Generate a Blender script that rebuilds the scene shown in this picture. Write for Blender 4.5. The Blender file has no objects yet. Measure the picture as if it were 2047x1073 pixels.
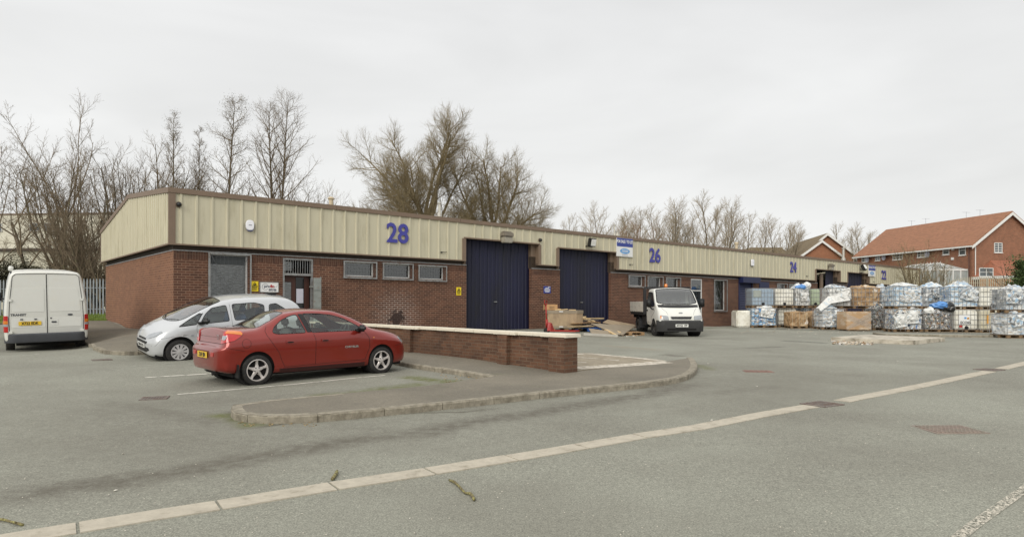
import bpy, bmesh, math, random
import numpy as np
from mathutils import Vector, Matrix, Euler
from mathutils.bvhtree import BVHTree
from mathutils.geometry import delaunay_2d_cdt
R = math.radians
scn = bpy.context.scene
col = scn.collection
rnd = random.Random(7)
F, CX, HY, EYE = 1300.0, 1023.5, 606.0, 1.58

# ------------------------------------------------------------ world, camera, light
w = bpy.data.worlds.new("World"); scn.world = w; w.use_nodes = True
nt = w.node_tree; nt.nodes.clear()
def N(nt, typ, **kw):
    n = nt.nodes.new(typ)
    for k, v in kw.items():
        if k.startswith('i_'): n.inputs[k[2:].replace('_', ' ')].default_value = v
        else: setattr(n, k, v)
    return n
SUN_AZ, SUN_EL = R(-158), R(32)      # azimuth clockwise from +Y: veiled, behind the camera to the left
sky = N(nt, 'ShaderNodeTexSky', sky_type='NISHITA', sun_disc=False, sun_elevation=SUN_EL, sun_rotation=SUN_AZ, air_density=1.0, dust_density=6.0)
bg1 = N(nt, 'ShaderNodeBackground', i_Strength=0.05)
nt.links.new(sky.outputs[0], bg1.inputs[0])
tc = N(nt, 'ShaderNodeTexCoord')
sep = N(nt, 'ShaderNodeSeparateXYZ'); nt.links.new(tc.outputs['Generated'], sep.inputs[0])
ramp = N(nt, 'ShaderNodeValToRGB'); cr = ramp.color_ramp
cr.elements[0].position = 0.0; cr.elements[0].color = (.44, .445, .44, 1)
cr.elements[1].position = 1.0; cr.elements[1].color = (.62, .62, .61, 1)
e = cr.elements.new(.06); e.color = (.462, .465, .458, 1)
e = cr.elements.new(.42); e.color = (.435, .437, .437, 1)
e = cr.elements.new(.65); e.color = (.56, .56, .555, 1)
nt.links.new(sep.outputs['Z'], ramp.inputs[0])
mp = N(nt, 'ShaderNodeMapping'); mp.inputs['Scale'].default_value = (1.3, 1.3, 4.5); mp.inputs['Rotation'].default_value = (.1, .25, 0)
nt.links.new(tc.outputs['Generated'], mp.inputs[0])
nz = N(nt, 'ShaderNodeTexNoise', i_Scale=1.5, i_Detail=4.0, i_Roughness=.5, i_Distortion=.4)
nt.links.new(mp.outputs[0], nz.inputs['Vector'])
mr = N(nt, 'ShaderNodeMapRange'); mr.inputs[1].default_value = .3; mr.inputs[2].default_value = .7
mr.inputs[3].default_value = .87; mr.inputs[4].default_value = 1.04
nt.links.new(nz.outputs[0], mr.inputs[0])
vm = N(nt, 'ShaderNodeVectorMath', operation='SCALE')
nt.links.new(ramp.outputs[0], vm.inputs[0]); nt.links.new(mr.outputs[0], vm.inputs['Scale'])
bg2 = N(nt, 'ShaderNodeBackground', i_Strength=2.12)
nt.links.new(vm.outputs[0], bg2.inputs[0])
mxs = N(nt, 'ShaderNodeMixShader'); mxs.inputs[0].default_value = .93
nt.links.new(bg1.outputs[0], mxs.inputs[1]); nt.links.new(bg2.outputs[0], mxs.inputs[2])
wo = N(nt, 'ShaderNodeOutputWorld'); nt.links.new(mxs.outputs[0], wo.inputs[0])

sd = bpy.data.lights.new("sun", 'SUN'); sd.energy = 2.0; sd.angle = R(38); sd.color = (1, .96, .88)
so = bpy.data.objects.new("sun", sd); col.objects.link(so)
sdir = Vector((math.sin(SUN_AZ)*math.cos(SUN_EL), math.cos(SUN_AZ)*math.cos(SUN_EL), math.sin(SUN_EL)))
so.rotation_euler = sdir.to_track_quat('Z', 'Y').to_euler(); so.location = (0, 0, 40)

cd = bpy.data.cameras.new("camera"); cam = bpy.data.objects.new("camera", cd); col.objects.link(cam)
cd.sensor_width = 36; cd.lens = 36*F/2047; cd.shift_y = (HY-536.5)/2047; cd.clip_start = .1; cd.clip_end = 2000
cam.location = (0, 0, EYE); cam.rotation_euler = (R(90), 0, 0); scn.camera = cam
vs = scn.view_settings; vs.view_transform = 'Standard'; vs.look = 'None'; vs.exposure = 0; vs.gamma = 1; vs.use_curve_mapping = False

# ------------------------------------------------------------ materials
def lin(c):
    c = [x/255 for x in c]
    return tuple((x/12.92 if x <= .04045 else ((x+.055)/1.055)**2.4) for x in c)
MATS = {}
def mat(name, c, rough=.6, metal=0, var=.12, scale=6, bump=0, bscale=60, coat=0, spec=.5, dirt=None, dscale=2, alpha=1, trans=0, emit=0, lo=.45, hi=.7, stretch=None, coord='Object'):
    """plain painted / moulded surface with a little unevenness of its own; c is an 8-bit albedo"""
    if name in MATS: return MATS[name]
    m = bpy.data.materials.new(name); m.use_nodes = True; t = m.node_tree
    b = t.nodes['Principled BSDF']; c = lin(c)
    b.inputs['Roughness'].default_value = rough; b.inputs['Metallic'].default_value = metal
    b.inputs['Coat Weight'].default_value = coat; b.inputs['Coat Roughness'].default_value = .06
    b.inputs['Specular IOR Level'].default_value = spec
    tc = N(t, 'ShaderNodeTexCoord'); src = tc.outputs[coord]
    if stretch:
        mp = N(t, 'ShaderNodeMapping'); mp.inputs['Scale'].default_value = stretch; t.links.new(src, mp.inputs[0]); src = mp.outputs[0]
    nz = N(t, 'ShaderNodeTexNoise', i_Scale=scale, i_Detail=5.0, i_Roughness=.6); t.links.new(src, nz.inputs['Vector'])
    mr = N(t, 'ShaderNodeMapRange'); mr.inputs[1].default_value = .3; mr.inputs[2].default_value = .7
    mr.inputs[3].default_value = 1-var; mr.inputs[4].default_value = 1+var; t.links.new(nz.outputs[0], mr.inputs[0])
    v = N(t, 'ShaderNodeVectorMath', operation='SCALE'); v.inputs[0].default_value = c; t.links.new(mr.outputs[0], v.inputs['Scale'])
    out = v.outputs[0]
    if dirt:
        n2 = N(t, 'ShaderNodeTexNoise', i_Scale=dscale, i_Detail=8.0, i_Roughness=.7); t.links.new(src, n2.inputs['Vector'])
        r2 = N(t, 'ShaderNodeMapRange'); r2.inputs[1].default_value = lo; r2.inputs[2].default_value = hi; t.links.new(n2.outputs[0], r2.inputs[0])
        mx = N(t, 'ShaderNodeMix', data_type='RGBA'); t.links.new(r2.outputs[0], mx.inputs[0]); t.links.new(out, mx.inputs[6]); mx.inputs[7].default_value = (*lin(dirt), 1)
        out = mx.outputs[2]
    t.links.new(out, b.inputs['Base Color'])
    if bump:
        n3 = N(t, 'ShaderNodeTexNoise', i_Scale=bscale, i_Detail=4.0); t.links.new(src, n3.inputs['Vector'])
        bp = N(t, 'ShaderNodeBump', i_Strength=min(1, bump), i_Distance=.01); t.links.new(n3.outputs[0], bp.inputs['Height']); t.links.new(bp.outputs[0], b.inputs['Normal'])
    if alpha < 1: b.inputs['Alpha'].default_value = alpha
    if trans: b.inputs['Transmission Weight'].default_value = trans
    if emit:
        b.inputs['Emission Color'].default_value = (*c, 1); b.inputs['Emission Strength'].default_value = emit
    MATS[name] = m; return m

def glass_mat(name, tint=(.75, .8, .78), refl=.0, see=.8, rough=.02):
    """thin sheet glass: sees through with a tint, mirrors at the Fresnel rate"""
    if name in MATS: return MATS[name]
    m = bpy.data.materials.new(name); m.use_nodes = True; t = m.node_tree; t.nodes.clear()
    tr = N(t, 'ShaderNodeBsdfTransparent'); tr.inputs[0].default_value = (*[x*see for x in tint], 1)
    gl = N(t, 'ShaderNodeBsdfGlossy'); gl.inputs['Roughness'].default_value = rough; gl.inputs[0].default_value = (1, 1, 1, 1)
    fr = N(t, 'ShaderNodeLayerWeight'); fr.inputs['Blend'].default_value = .5
    pw = N(t, 'ShaderNodeMath', operation='POWER'); pw.inputs[1].default_value = 4.0; t.links.new(fr.outputs['Facing'], pw.inputs[0])
    ad = N(t, 'ShaderNodeMath', operation='ADD'); ad.inputs[1].default_value = .05+refl; t.links.new(pw.outputs[0], ad.inputs[0]); ad.use_clamp = True
    mx = N(t, 'ShaderNodeMixShader'); t.links.new(ad.outputs[0], mx.inputs[0]); t.links.new(tr.outputs[0], mx.inputs[1]); t.links.new(gl.outputs[0], mx.inputs[2])
    o = N(t, 'ShaderNodeOutputMaterial'); t.links.new(mx.outputs[0], o.inputs[0])
    MATS[name] = m; return m

def brick_mat(name, c1, c2, mortar, course=.075, brick=.225, vert=False, soil=.25, msize=.010, white=0.0, stain=None):
    """brickwork on vertical walls: runs along x + y of the object, courses along z"""
    m = bpy.data.materials.new(name); m.use_nodes = True; t = m.node_tree; b = t.nodes['Principled BSDF']
    b.inputs['Roughness'].default_value = .9
    tc = N(t, 'ShaderNodeTexCoord'); sp = N(t, 'ShaderNodeSeparateXYZ'); t.links.new(tc.outputs['Object'], sp.inputs[0])
    ad = N(t, 'ShaderNodeMath', operation='ADD'); t.links.new(sp.outputs[0], ad.inputs[0]); t.links.new(sp.outputs[1], ad.inputs[1])
    cb = N(t, 'ShaderNodeCombineXYZ')
    if vert: t.links.new(sp.outputs[2], cb.inputs[0]); t.links.new(ad.outputs[0], cb.inputs[1])
    else: t.links.new(ad.outputs[0], cb.inputs[0]); t.links.new(sp.outputs[2], cb.inputs[1])
    br = N(t, 'ShaderNodeTexBrick'); t.links.new(cb.outputs[0], br.inputs['Vector'])
    br.inputs['Scale'].default_value = 1; br.inputs['Brick Width'].default_value = brick; br.inputs['Row Height'].default_value = course
    br.inputs['Mortar Size'].default_value = msize*.5; br.inputs['Mortar Smooth'].default_value = .1; br.inputs['Bias'].default_value = -.1
    br.inputs['Color1'].default_value = (*lin(c1), 1); br.inputs['Color2'].default_value = (*lin(c2), 1); br.inputs['Mortar'].default_value = (*lin(mortar), 1)
    if vert: br.offset = 0.0
    nz = N(t, 'ShaderNodeTexNoise', i_Scale=1.3, i_Detail=7.0, i_Roughness=.65); t.links.new(tc.outputs['Object'], nz.inputs['Vector'])
    mr = N(t, 'ShaderNodeMapRange'); mr.inputs[1].default_value = .3; mr.inputs[2].default_value = .7; mr.inputs[3].default_value = 1-soil; mr.inputs[4].default_value = 1+soil*.5
    t.links.new(nz.outputs[0], mr.inputs[0])
    v = N(t, 'ShaderNodeVectorMath', operation='SCALE'); t.links.new(br.outputs[0], v.inputs[0]); t.links.new(mr.outputs[0], v.inputs['Scale'])
    out = v.outputs[0]
    if stain:   # a sooty patch and lime bloom of its own shape: (x, z, radius)
        cx_, cz_, rr = stain
        p = N(t, 'ShaderNodeCombineXYZ'); t.links.new(sp.outputs[0], p.inputs[0]); t.links.new(sp.outputs[2], p.inputs[1])
        n4 = N(t, 'ShaderNodeTexNoise', i_Scale=7.0, i_Detail=4.0); t.links.new(p.outputs[0], n4.inputs['Vector'])
        ds = N(t, 'ShaderNodeVectorMath', operation='DISTANCE'); t.links.new(p.outputs[0], ds.inputs[0]); ds.inputs[1].default_value = (cx_, cz_, 0)
        a = N(t, 'ShaderNodeMath', operation='ADD'); t.links.new(ds.outputs['Value'], a.inputs[0]); t.links.new(n4.outputs[0], a.inputs[1])
        def band(lo_, hi_, colr, amt, prev):
            r = N(t, 'ShaderNodeMapRange'); r.inputs[1].default_value = lo_+.5; r.inputs[2].default_value = hi_+.5; r.inputs[3].default_value = amt; r.inputs[4].default_value = 0
            t.links.new(a.outputs[0], r.inputs[0]); mx = N(t, 'ShaderNodeMix', data_type='RGBA'); t.links.new(r.outputs[0], mx.inputs[0]); t.links.new(prev, mx.inputs[6]); mx.inputs[7].default_value = (*lin(colr), 1)
            return mx.outputs[2]
        lm = N(t, 'ShaderNodeMix', data_type='RGBA', blend_type='MIX')
        r = N(t, 'ShaderNodeMapRange'); r.inputs[1].default_value = rr*3.2+.5; r.inputs[2].default_value = rr*.9+.5; r.inputs[3].default_value = 0; r.inputs[4].default_value = .7
        t.links.new(a.outputs[0], r.inputs[0]); ml = N(t, 'ShaderNodeMath', operation='MULTIPLY'); t.links.new(r.outputs[0], ml.inputs[0]); t.links.new(br.outputs['Fac'], ml.inputs[1])
        t.links.new(ml.outputs[0], lm.inputs[0]); t.links.new(out, lm.inputs[6]); lm.inputs[7].default_value = (*lin((205, 195, 185)), 1)
        out = band(rr*.55, rr, (42, 28, 24), .9, lm.outputs[2])
    t.links.new(out, b.inputs['Base Color'])
    bp = N(t, 'ShaderNodeBump', i_Strength=.6, i_Distance=.006); bp.invert = True; t.links.new(br.outputs['Fac'], bp.inputs['Height']); t.links.new(bp.outputs[0], b.inputs['Normal'])
    MATS[name] = m; return m

# ------------------------------------------------------------ tagging and mesh building
def tag(o, label=None, cat=None, group=None, kind=None):
    if label: o['label'] = label
    if cat: o['category'] = cat
    if group: o['group'] = group
    if kind: o['kind'] = kind
    return o
def empty(name, loc, label=None, cat=None, group=None, rot=(0, 0, 0), scale=1):
    o = bpy.data.objects.new(name, None); col.objects.link(o); o.location = loc; o.rotation_euler = rot
    o.empty_display_size = .2; o.scale = (scale,)*3
    return tag(o, label, cat, group)
def link(name, me, m=None, parent=None, smooth=False):
    if m is not None:
        for x in (m if isinstance(m, (list, tuple)) else [m]): me.materials.append(x)
    o = bpy.data.objects.new(name, me); col.objects.link(o)
    if parent: o.parent = parent
    if smooth: me.shade_smooth()
    return o
class MB:
    def __init__(s): s.v = []; s.f = []; s.mi = []; s.cm = 0
    def add(s, vs, fs, M=None):
        n = len(s.v)
        s.v += [tuple(M @ Vector(p)) for p in vs] if M is not None else [tuple(p) for p in vs]
        s.f += [tuple(n+i for i in f) for f in fs]; s.mi += [s.cm]*len(fs); return s
    def box(s, x0, x1, y0, y1, z0, z1, M=None):
        return s.add([(x0,y0,z0),(x1,y0,z0),(x1,y1,z0),(x0,y1,z0),(x0,y0,z1),(x1,y0,z1),(x1,y1,z1),(x0,y1,z1)],
                     [(0,3,2,1),(4,5,6,7),(0,1,5,4),(1,2,6,5),(2,3,7,6),(3,0,4,7)], M)
    def cbox(s, c, d, M=None): return s.box(c[0]-d[0]/2, c[0]+d[0]/2, c[1]-d[1]/2, c[1]+d[1]/2, c[2]-d[2]/2, c[2]+d[2]/2, M)
    def tube(s, pts, r, n=6, caps=True, closed=False, M=None):
        pts = [Vector(p) for p in pts]; k = len(pts); vs = []; fs = []
        rs = r if isinstance(r, (list, tuple)) else [r]*k
        up = None
        for i, p in enumerate(pts):
            if closed: d = pts[(i+1) % k]-pts[i-1]
            else: d = pts[min(i+1, k-1)]-pts[max(i-1, 0)]
            if d.length < 1e-9: d = Vector((0, 0, 1))
            d.normalize()
            if up is None: up = d.orthogonal().normalized()
            up = (up-d*up.dot(d))
            if up.length < 1e-6: up = d.orthogonal()
            up.normalize(); sd_ = d.cross(up)
            for j in range(n):
                a = 2*math.pi*j/n; vs.append(p+(up*math.cos(a)+sd_*math.sin(a))*rs[i])
        for i in range(k if closed else k-1):
            for j in range(n):
                a, b = i*n+j, i*n+(j+1) % n; c, d = ((i+1) % k)*n+(j+1) % n, ((i+1) % k)*n+j
                fs.append((a, b, c, d))
        if caps and not closed: fs.append(tuple(range(n))[::-1]); fs.append(tuple((k-1)*n+j for j in range(n)))
        return s.add(vs, fs, M)
    def lathe(s, prof, n=32, M=None, axis='z', close=False):
        vs = []; fs = []; k = len(prof)
        for i in range(n):
            a = 2*math.pi*i/n
            for (r, z) in prof:
                p = (r*math.cos(a), r*math.sin(a), z)
                if axis == 'y': p = (p[0], p[2], p[1])
                if axis == 'x': p = (p[2], p[0], p[1])
                vs.append(p)
        for i in range(n):
            for j in range(k if close else k-1):
                a = i*k+j; b = i*k+(j+1) % k; c = ((i+1) % n)*k+(j+1) % k; d = ((i+1) % n)*k+j
                fs.append((a, d, c, b) if axis != 'y' else (a, b, c, d))
        return s.add(vs, fs, M)
    def prism(s, poly, h0, h1, M=None, axis='z'):
        """poly: 2-D outline; axis z: (x,y) extruded in z; axis y: (x,z) extruded in y; axis x: (y,z) extruded in x"""
        n = len(poly)
        def P(p, h): return (p[0], p[1], h) if axis == 'z' else ((p[0], h, p[1]) if axis == 'y' else (h, p[0], p[1]))
        vs = [P(p, h0) for p in poly]+[P(p, h1) for p in poly]
        fs = [tuple(range(n))[::-1], tuple(range(n, 2*n))]+[(i, (i+1) % n, n+(i+1) % n, n+i) for i in range(n)]
        return s.add(vs, fs, M)
    def mesh(s, name, bevel=0, seg=2, fix=True):
        me = bpy.data.meshes.new(name); me.from_pydata(s.v, [], s.f)
        if any(s.mi): me.polygons.foreach_set('material_index', s.mi)
        if fix or bevel:
            bm = bmesh.new(); bm.from_mesh(me)
            if fix: bmesh.ops.recalc_face_normals(bm, faces=bm.faces)
            if bevel: bmesh.ops.bevel(bm, geom=[e for e in bm.edges if len(e.link_faces) == 2 and e.calc_face_angle(0) > .6], offset=bevel, segments=seg, affect='EDGES', clamp_overlap=True)
            bm.to_mesh(me); bm.free()
        me.update(); return me
    def build(s, name, m, parent=None, bevel=0, seg=2, smooth=False, fix=True):
        me = s.mesh(name, bevel, seg, fix)
        o = link(name, me, m, parent)
        if smooth: me.shade_smooth()
        if smooth == 'auto': smooth_angle(o)
        return o
def smooth_angle(o, ang=35):
    me = o.data; me.shade_smooth()
    bm = bmesh.new(); bm.from_mesh(me)
    for e in bm.edges:
        if len(e.link_faces) == 2 and e.calc_face_angle(0) > R(ang): e.smooth = False
    bm.to_mesh(me); bm.free()
def text(name, s, size, m, parent, M, depth=.004, bold=0.0, align='CENTER', sx=1.0, space=1.0):
    """lettering as a thin solid mesh; M maps text x/y plane (z = out of the sign)"""
    cu = bpy.data.curves.new(name, 'FONT'); cu.body = s; cu.size = size; cu.extrude = depth/2; cu.offset = bold
    cu.align_x = align; cu.align_y = 'CENTER'; cu.resolution_u = 3; cu.space_character = space
    ob = bpy.data.objects.new(name+'_tmp', cu); col.objects.link(ob)
    dg = bpy.context.evaluated_depsgraph_get(); me = bpy.data.meshes.new_from_object(ob.evaluated_get(dg))
    bpy.data.objects.remove(ob); bpy.data.curves.remove(cu)
    me.transform(M @ Matrix.Diagonal((sx, 1, 1, 1))); me.materials.clear(); me.name = name
    return link(name, me, m, parent)
def frame(o, x, y=None, z=(0, 0, 1)):
    """matrix with text-x along x, text-y along z(up), out = x cross up"""
    x = Vector(x).normalized(); z = Vector(z).normalized(); n = x.cross(z).normalized()
    return Matrix(((x[0], z[0], n[0], o[0]), (x[1], z[1], n[1], o[1]), (x[2], z[2], n[2], o[2]), (0, 0, 0, 1)))
def dup(o, parent=None):
    c = o.copy(); col.objects.link(c); c.parent = parent
    for ch in [x for x in o.children]: dup(ch, c)
    return c

# ------------------------------------------------------------ the lie of the land
GC = np.array([(-6,4,0),(0,4,0),(6,4,0),(12,7,0),(-12,7,0),(0,0,0),(-4.8,12.4,.03),(-2.9,14.2,.05),(0,10,.02),(4,12,.04),(-8.2,16,.16),(-13.5,18.9,.21),
 (-10.4,20,.565),(-9,21.5,.56),(-11.9,22,.60),(-18,29,.80),(1.7,30.7,.40),(-4,26,.48),(-7.6,21.4,.40),(8.7,36.5,.27),(15,41.5,.16),(24,49,.16),(7,28,.15),(4,20,.12),(16,38,.14),
 (22,32,.14),(12,20,.06),(20,20,.06),(-1.5,17,.14),(-22,25,.75),(-24,17,.25),(-20,33,.95),(-30,33,.9),(40,62,2.2),(52,62,2.4),(42,75,2.4),(30,45,.2),(33,35,.15),(23.5,33,.10),(19,35,.12),(27,33,.1),(20.5,27.5,.12),(35,47,.9),(45,47,1.1),(57,47,1.2),(30,41,.15),(-45,60,1.0),(-10,60,.6),(10,90,.6),
 (40,110,1.5),(-60,20,.3),(60,25,.3),(0,-10,0),(150,120,2),(-150,120,1),(0,200,1)], float)
GL = [tuple(map(float, r)) for r in GC]
def g(x, y):
    x = np.asarray(x, float); y = np.asarray(y, float)
    d2 = (x[..., None]-GC[:, 0])**2+(y[..., None]-GC[:, 1])**2
    wt = 1/(d2+1.0)**2
    return (wt*GC[:, 2]).sum(-1)/wt.sum(-1)
def gz(x, y):
    n = dd = 0.0
    for a, b, c in GL:
        q = (x-a)**2+(y-b)**2+1.0; q = 1/(q*q); n += q*c; dd += q
    return n/dd
def at(px, py, dz=0.0):
    """the point of the ground (raised dz) seen at photo pixel px, py"""
    z = .1
    for _ in range(60):
        Y = F*(EYE-z)/(py-HY); X = (px-CX)/F*Y; z = .5*z+.5*(gz(X, Y)+dz)
    return Vector((X, Y, z))
def at_depth(px, py, Y): return Vector(((px-CX)/F*Y, Y, EYE-(py-HY)/F*Y))
def drape(name, pts, dz, m, res=.4, skirt=0, parent=None, jit=0):
    """a sheet laid on the ground inside the outline pts (world x, y)"""
    pts = [Vector((p[0], p[1])) for p in pts]; bd = []
    for i, p in enumerate(pts):
        q = pts[(i+1) % len(pts)]; k = max(1, int((q-p).length/res))
        for j in range(k):
            o = p.lerp(q, j/k)
            if jit: o = o+Vector((rnd.uniform(-jit, jit), rnd.uniform(-jit, jit)))
            bd.append(o)
    xs = [p.x for p in bd]; ys = [p.y for p in bd]; inn = []
    def inside(x, y):
        c = False; n = len(bd)
        for i in range(n):
            a, b = bd[i], bd[i-1]
            if (a.y > y) != (b.y > y) and x < (b.x-a.x)*(y-a.y)/(b.y-a.y)+a.x: c = not c
        return c
    nx = int((max(xs)-min(xs))/res); ny = int((max(ys)-min(ys))/res)
    for i in range(1, nx+1):
        for j in range(1, ny+1):
            x = min(xs)+i*res; y = min(ys)+j*res
            if inside(x, y): inn.append(Vector((x, y)))
    n = len(bd)
    vo, _, fo, ov, _, _ = delaunay_2d_cdt(bd+inn, [(i, (i+1) % n) for i in range(n)], [], 1, 1e-4)
    va = np.array([(v.x, v.y) for v in vo]); z = g(va[:, 0], va[:, 1])+dz
    V = [(a[0], a[1], zz) for a, zz in zip(va, z)]; Fc = [tuple(f) for f in fo]
    if skirt:
        k = len(V); V += [(b.x, b.y, gz(b.x, b.y)+dz) for b in bd]+[(b.x, b.y, gz(b.x, b.y)+dz-skirt) for b in bd]
        Fc += [(k+i, k+(i+1) % n, k+n+(i+1) % n, k+n+i) for i in range(n)]
    me = bpy.data.meshes.new(name); me.from_pydata(V, [], Fc)
    bm = bmesh.new(); bm.from_mesh(me)
    for f in bm.faces:
        if abs(f.normal.z) > .5 and f.normal.z < 0: f.normal_flip()
    bm.to_mesh(me); bm.free()
    return link(name, me, m, parent)

def asphalt_mat(name, c, c2, speck, tracks=None, moss=0, patch=.12):
    m = bpy.data.materials.new(name); m.use_nodes = True; t = m.node_tree; b = t.nodes['Principled BSDF']; b.inputs['Roughness'].default_value = .9
    L = t.links.new
    tc = N(t, 'ShaderNodeTexCoord'); P = tc.outputs['Object']
    n1 = N(t, 'ShaderNodeTexNoise', i_Scale=.35, i_Detail=8.0, i_Roughness=.62); L(P, n1.inputs['Vector'])
    r1 = N(t, 'ShaderNodeMapRange'); r1.inputs[1].default_value = .35; r1.inputs[2].default_value = .68; L(n1.outputs[0], r1.inputs[0])
    mx = N(t, 'ShaderNodeMix', data_type='RGBA'); L(r1.outputs[0], mx.inputs[0]); mx.inputs[6].default_value = (*lin(c), 1); mx.inputs[7].default_value = (*lin(c2), 1)
    n2 = N(t, 'ShaderNodeTexNoise', i_Scale=75.0, i_Detail=2.0, i_Roughness=.8); L(P, n2.inputs['Vector'])
    r2 = N(t, 'ShaderNodeMapRange'); r2.inputs[1].default_value = .3; r2.inputs[2].default_value = .7; r2.inputs[3].default_value = 1-speck; r2.inputs[4].default_value = 1+speck; L(n2.outputs[0], r2.inputs[0])
    n2b = N(t, 'ShaderNodeTexNoise', i_Scale=22.0, i_Detail=3.0, i_Roughness=.7); L(P, n2b.inputs['Vector'])
    r2b = N(t, 'ShaderNodeMapRange'); r2b.inputs[1].default_value = .3; r2b.inputs[2].default_value = .7; r2b.inputs[3].default_value = 1-patch; r2b.inputs[4].default_value = 1+patch; L(n2b.outputs[0], r2b.inputs[0])
    mm = N(t, 'ShaderNodeMath', operation='MULTIPLY'); L(r2.outputs[0], mm.inputs[0]); L(r2b.outputs[0], mm.inputs[1])
    v = N(t, 'ShaderNodeVectorMath', operation='SCALE'); L(mx.outputs[2], v.inputs[0]); L(mm.outputs[0], v.inputs['Scale']); out = v.outputs[0]
    # pale stone chips
    vo = N(t, 'ShaderNodeTexVoronoi', i_Scale=26.0); L(P, vo.inputs['Vector'])
    r3 = N(t, 'ShaderNodeMapRange'); r3.inputs[1].default_value = .16; r3.inputs[2].default_value = .1; r3.inputs[3].default_value = 0; r3.inputs[4].default_value = 1; L(vo.outputs['Distance'], r3.inputs[0])
    s3 = N(t, 'ShaderNodeSeparateColor'); L(vo.outputs['Color'], s3.inputs[0])
    g3 = N(t, 'ShaderNodeMath', operation='GREATER_THAN'); g3.inputs[1].default_value = .9; L(s3.outputs[0], g3.inputs[0])
    m3 = N(t, 'ShaderNodeMath', operation='MULTIPLY'); L(r3.outputs[0], m3.inputs[0]); L(g3.outputs[0], m3.inputs[1])
    m4 = N(t, 'ShaderNodeMath', operation='MULTIPLY'); L(m3.outputs[0], m4.inputs[0]); m4.inputs[1].default_value = .55
    mx3 = N(t, 'ShaderNodeMix', data_type='RGBA'); L(m4.outputs[0], mx3.inputs[0]); L(out, mx3.inputs[6]); mx3.inputs[7].default_value = (*lin((190, 186, 172)), 1); out = mx3.outputs[2]
    sp = N(t, 'ShaderNodeSeparateXYZ'); L(P, sp.inputs[0])
    nw = N(t, 'ShaderNodeTexNoise', i_Scale=.5, i_Detail=3.0); L(P, nw.inputs['Vector'])
    ns = N(t, 'ShaderNodeTexNoise', i_Scale=6.0, i_Detail=6.0, i_Roughness=.7); L(P, ns.inputs['Vector'])
    for (x0, y0, x1, y1, wd, amt, colr) in (tracks or []):    # worn, oily or mossy bands along a line
        dx, dy = x1-x0, y1-y0; Ln = math.hypot(dx, dy); nx_, ny_ = -dy/Ln, dx/Ln
        dt = N(t, 'ShaderNodeVectorMath', operation='DOT_PRODUCT'); L(P, dt.inputs[0]); dt.inputs[1].default_value = (nx_, ny_, 0)
        sb = N(t, 'ShaderNodeMath', operation='ADD'); L(dt.outputs['Value'], sb.inputs[0]); sb.inputs[1].default_value = -(x0*nx_+y0*ny_)-.5
        sb2 = N(t, 'ShaderNodeMath', operation='ADD'); L(sb.outputs[0], sb2.inputs[0]); L(nw.outputs[0], sb2.inputs[1])
        ab = N(t, 'ShaderNodeMath', operation='ABSOLUTE'); L(sb2.outputs[0], ab.inputs[0])
        rr = N(t, 'ShaderNodeMapRange', interpolation_type='SMOOTHSTEP'); rr.inputs[1].default_value = wd; rr.inputs[2].default_value = wd*.1; rr.inputs[3].default_value = 0; rr.inputs[4].default_value = amt; L(ab.outputs[0], rr.inputs[0])
        du = N(t, 'ShaderNodeVectorMath', operation='DOT_PRODUCT'); L(P, du.inputs[0]); du.inputs[1].default_value = (dx/Ln/Ln, dy/Ln/Ln, 0)
        au = N(t, 'ShaderNodeMath', operation='ADD'); L(du.outputs['Value'], au.inputs[0]); au.inputs[1].default_value = -(x0*dx+y0*dy)/Ln/Ln-.5
        aa = N(t, 'ShaderNodeMath', operation='ABSOLUTE'); L(au.outputs[0], aa.inputs[0])
        re = N(t, 'ShaderNodeMapRange', interpolation_type='SMOOTHSTEP'); re.inputs[1].default_value = .55; re.inputs[2].default_value = .35; re.inputs[3].default_value = 0; re.inputs[4].default_value = 1; L(aa.outputs[0], re.inputs[0])
        rs = N(t, 'ShaderNodeMapRange'); rs.inputs[1].default_value = .3; rs.inputs[2].default_value = .6; rs.inputs[3].default_value = .25; rs.inputs[4].default_value = 1; L(ns.outputs[0], rs.inputs[0])
        p1 = N(t, 'ShaderNodeMath', operation='MULTIPLY'); L(rr.outputs[0], p1.inputs[0]); L(re.outputs[0], p1.inputs[1])
        p2 = N(t, 'ShaderNodeMath', operation='MULTIPLY'); L(p1.outputs[0], p2.inputs[0]); L(rs.outputs[0], p2.inputs[1])
        mk = N(t, 'ShaderNodeMix', data_type='RGBA'); L(p2.outputs[0], mk.inputs[0]); L(out, mk.inputs[6]); mk.inputs[7].default_value = (*lin(colr), 1); out = mk.outputs[2]
    if moss:
        n5 = N(t, 'ShaderNodeTexNoise', i_Scale=1.2, i_Detail=9.0, i_Roughness=.7); L(P, n5.inputs['Vector'])
        r5 = N(t, 'ShaderNodeMapRange'); r5.inputs[1].default_value = .58; r5.inputs[2].default_value = .72; r5.inputs[3].default_value = 0; r5.inputs[4].default_value = moss; L(n5.outputs[0], r5.inputs[0])
        m5 = N(t, 'ShaderNodeMix', data_type='RGBA'); L(r5.outputs[0], m5.inputs[0]); L(out, m5.inputs[6]); m5.inputs[7].default_value = (*lin((74, 78, 46)), 1); out = m5.outputs[2]
    L(out, b.inputs['Base Color'])
    bp = N(t, 'ShaderNodeBump', i_Strength=.5, i_Distance=.006); L(n2.outputs[0], bp.inputs['Height']); L(bp.outputs[0], b.inputs['Normal'])
    MATS[name] = m; return m

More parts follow.
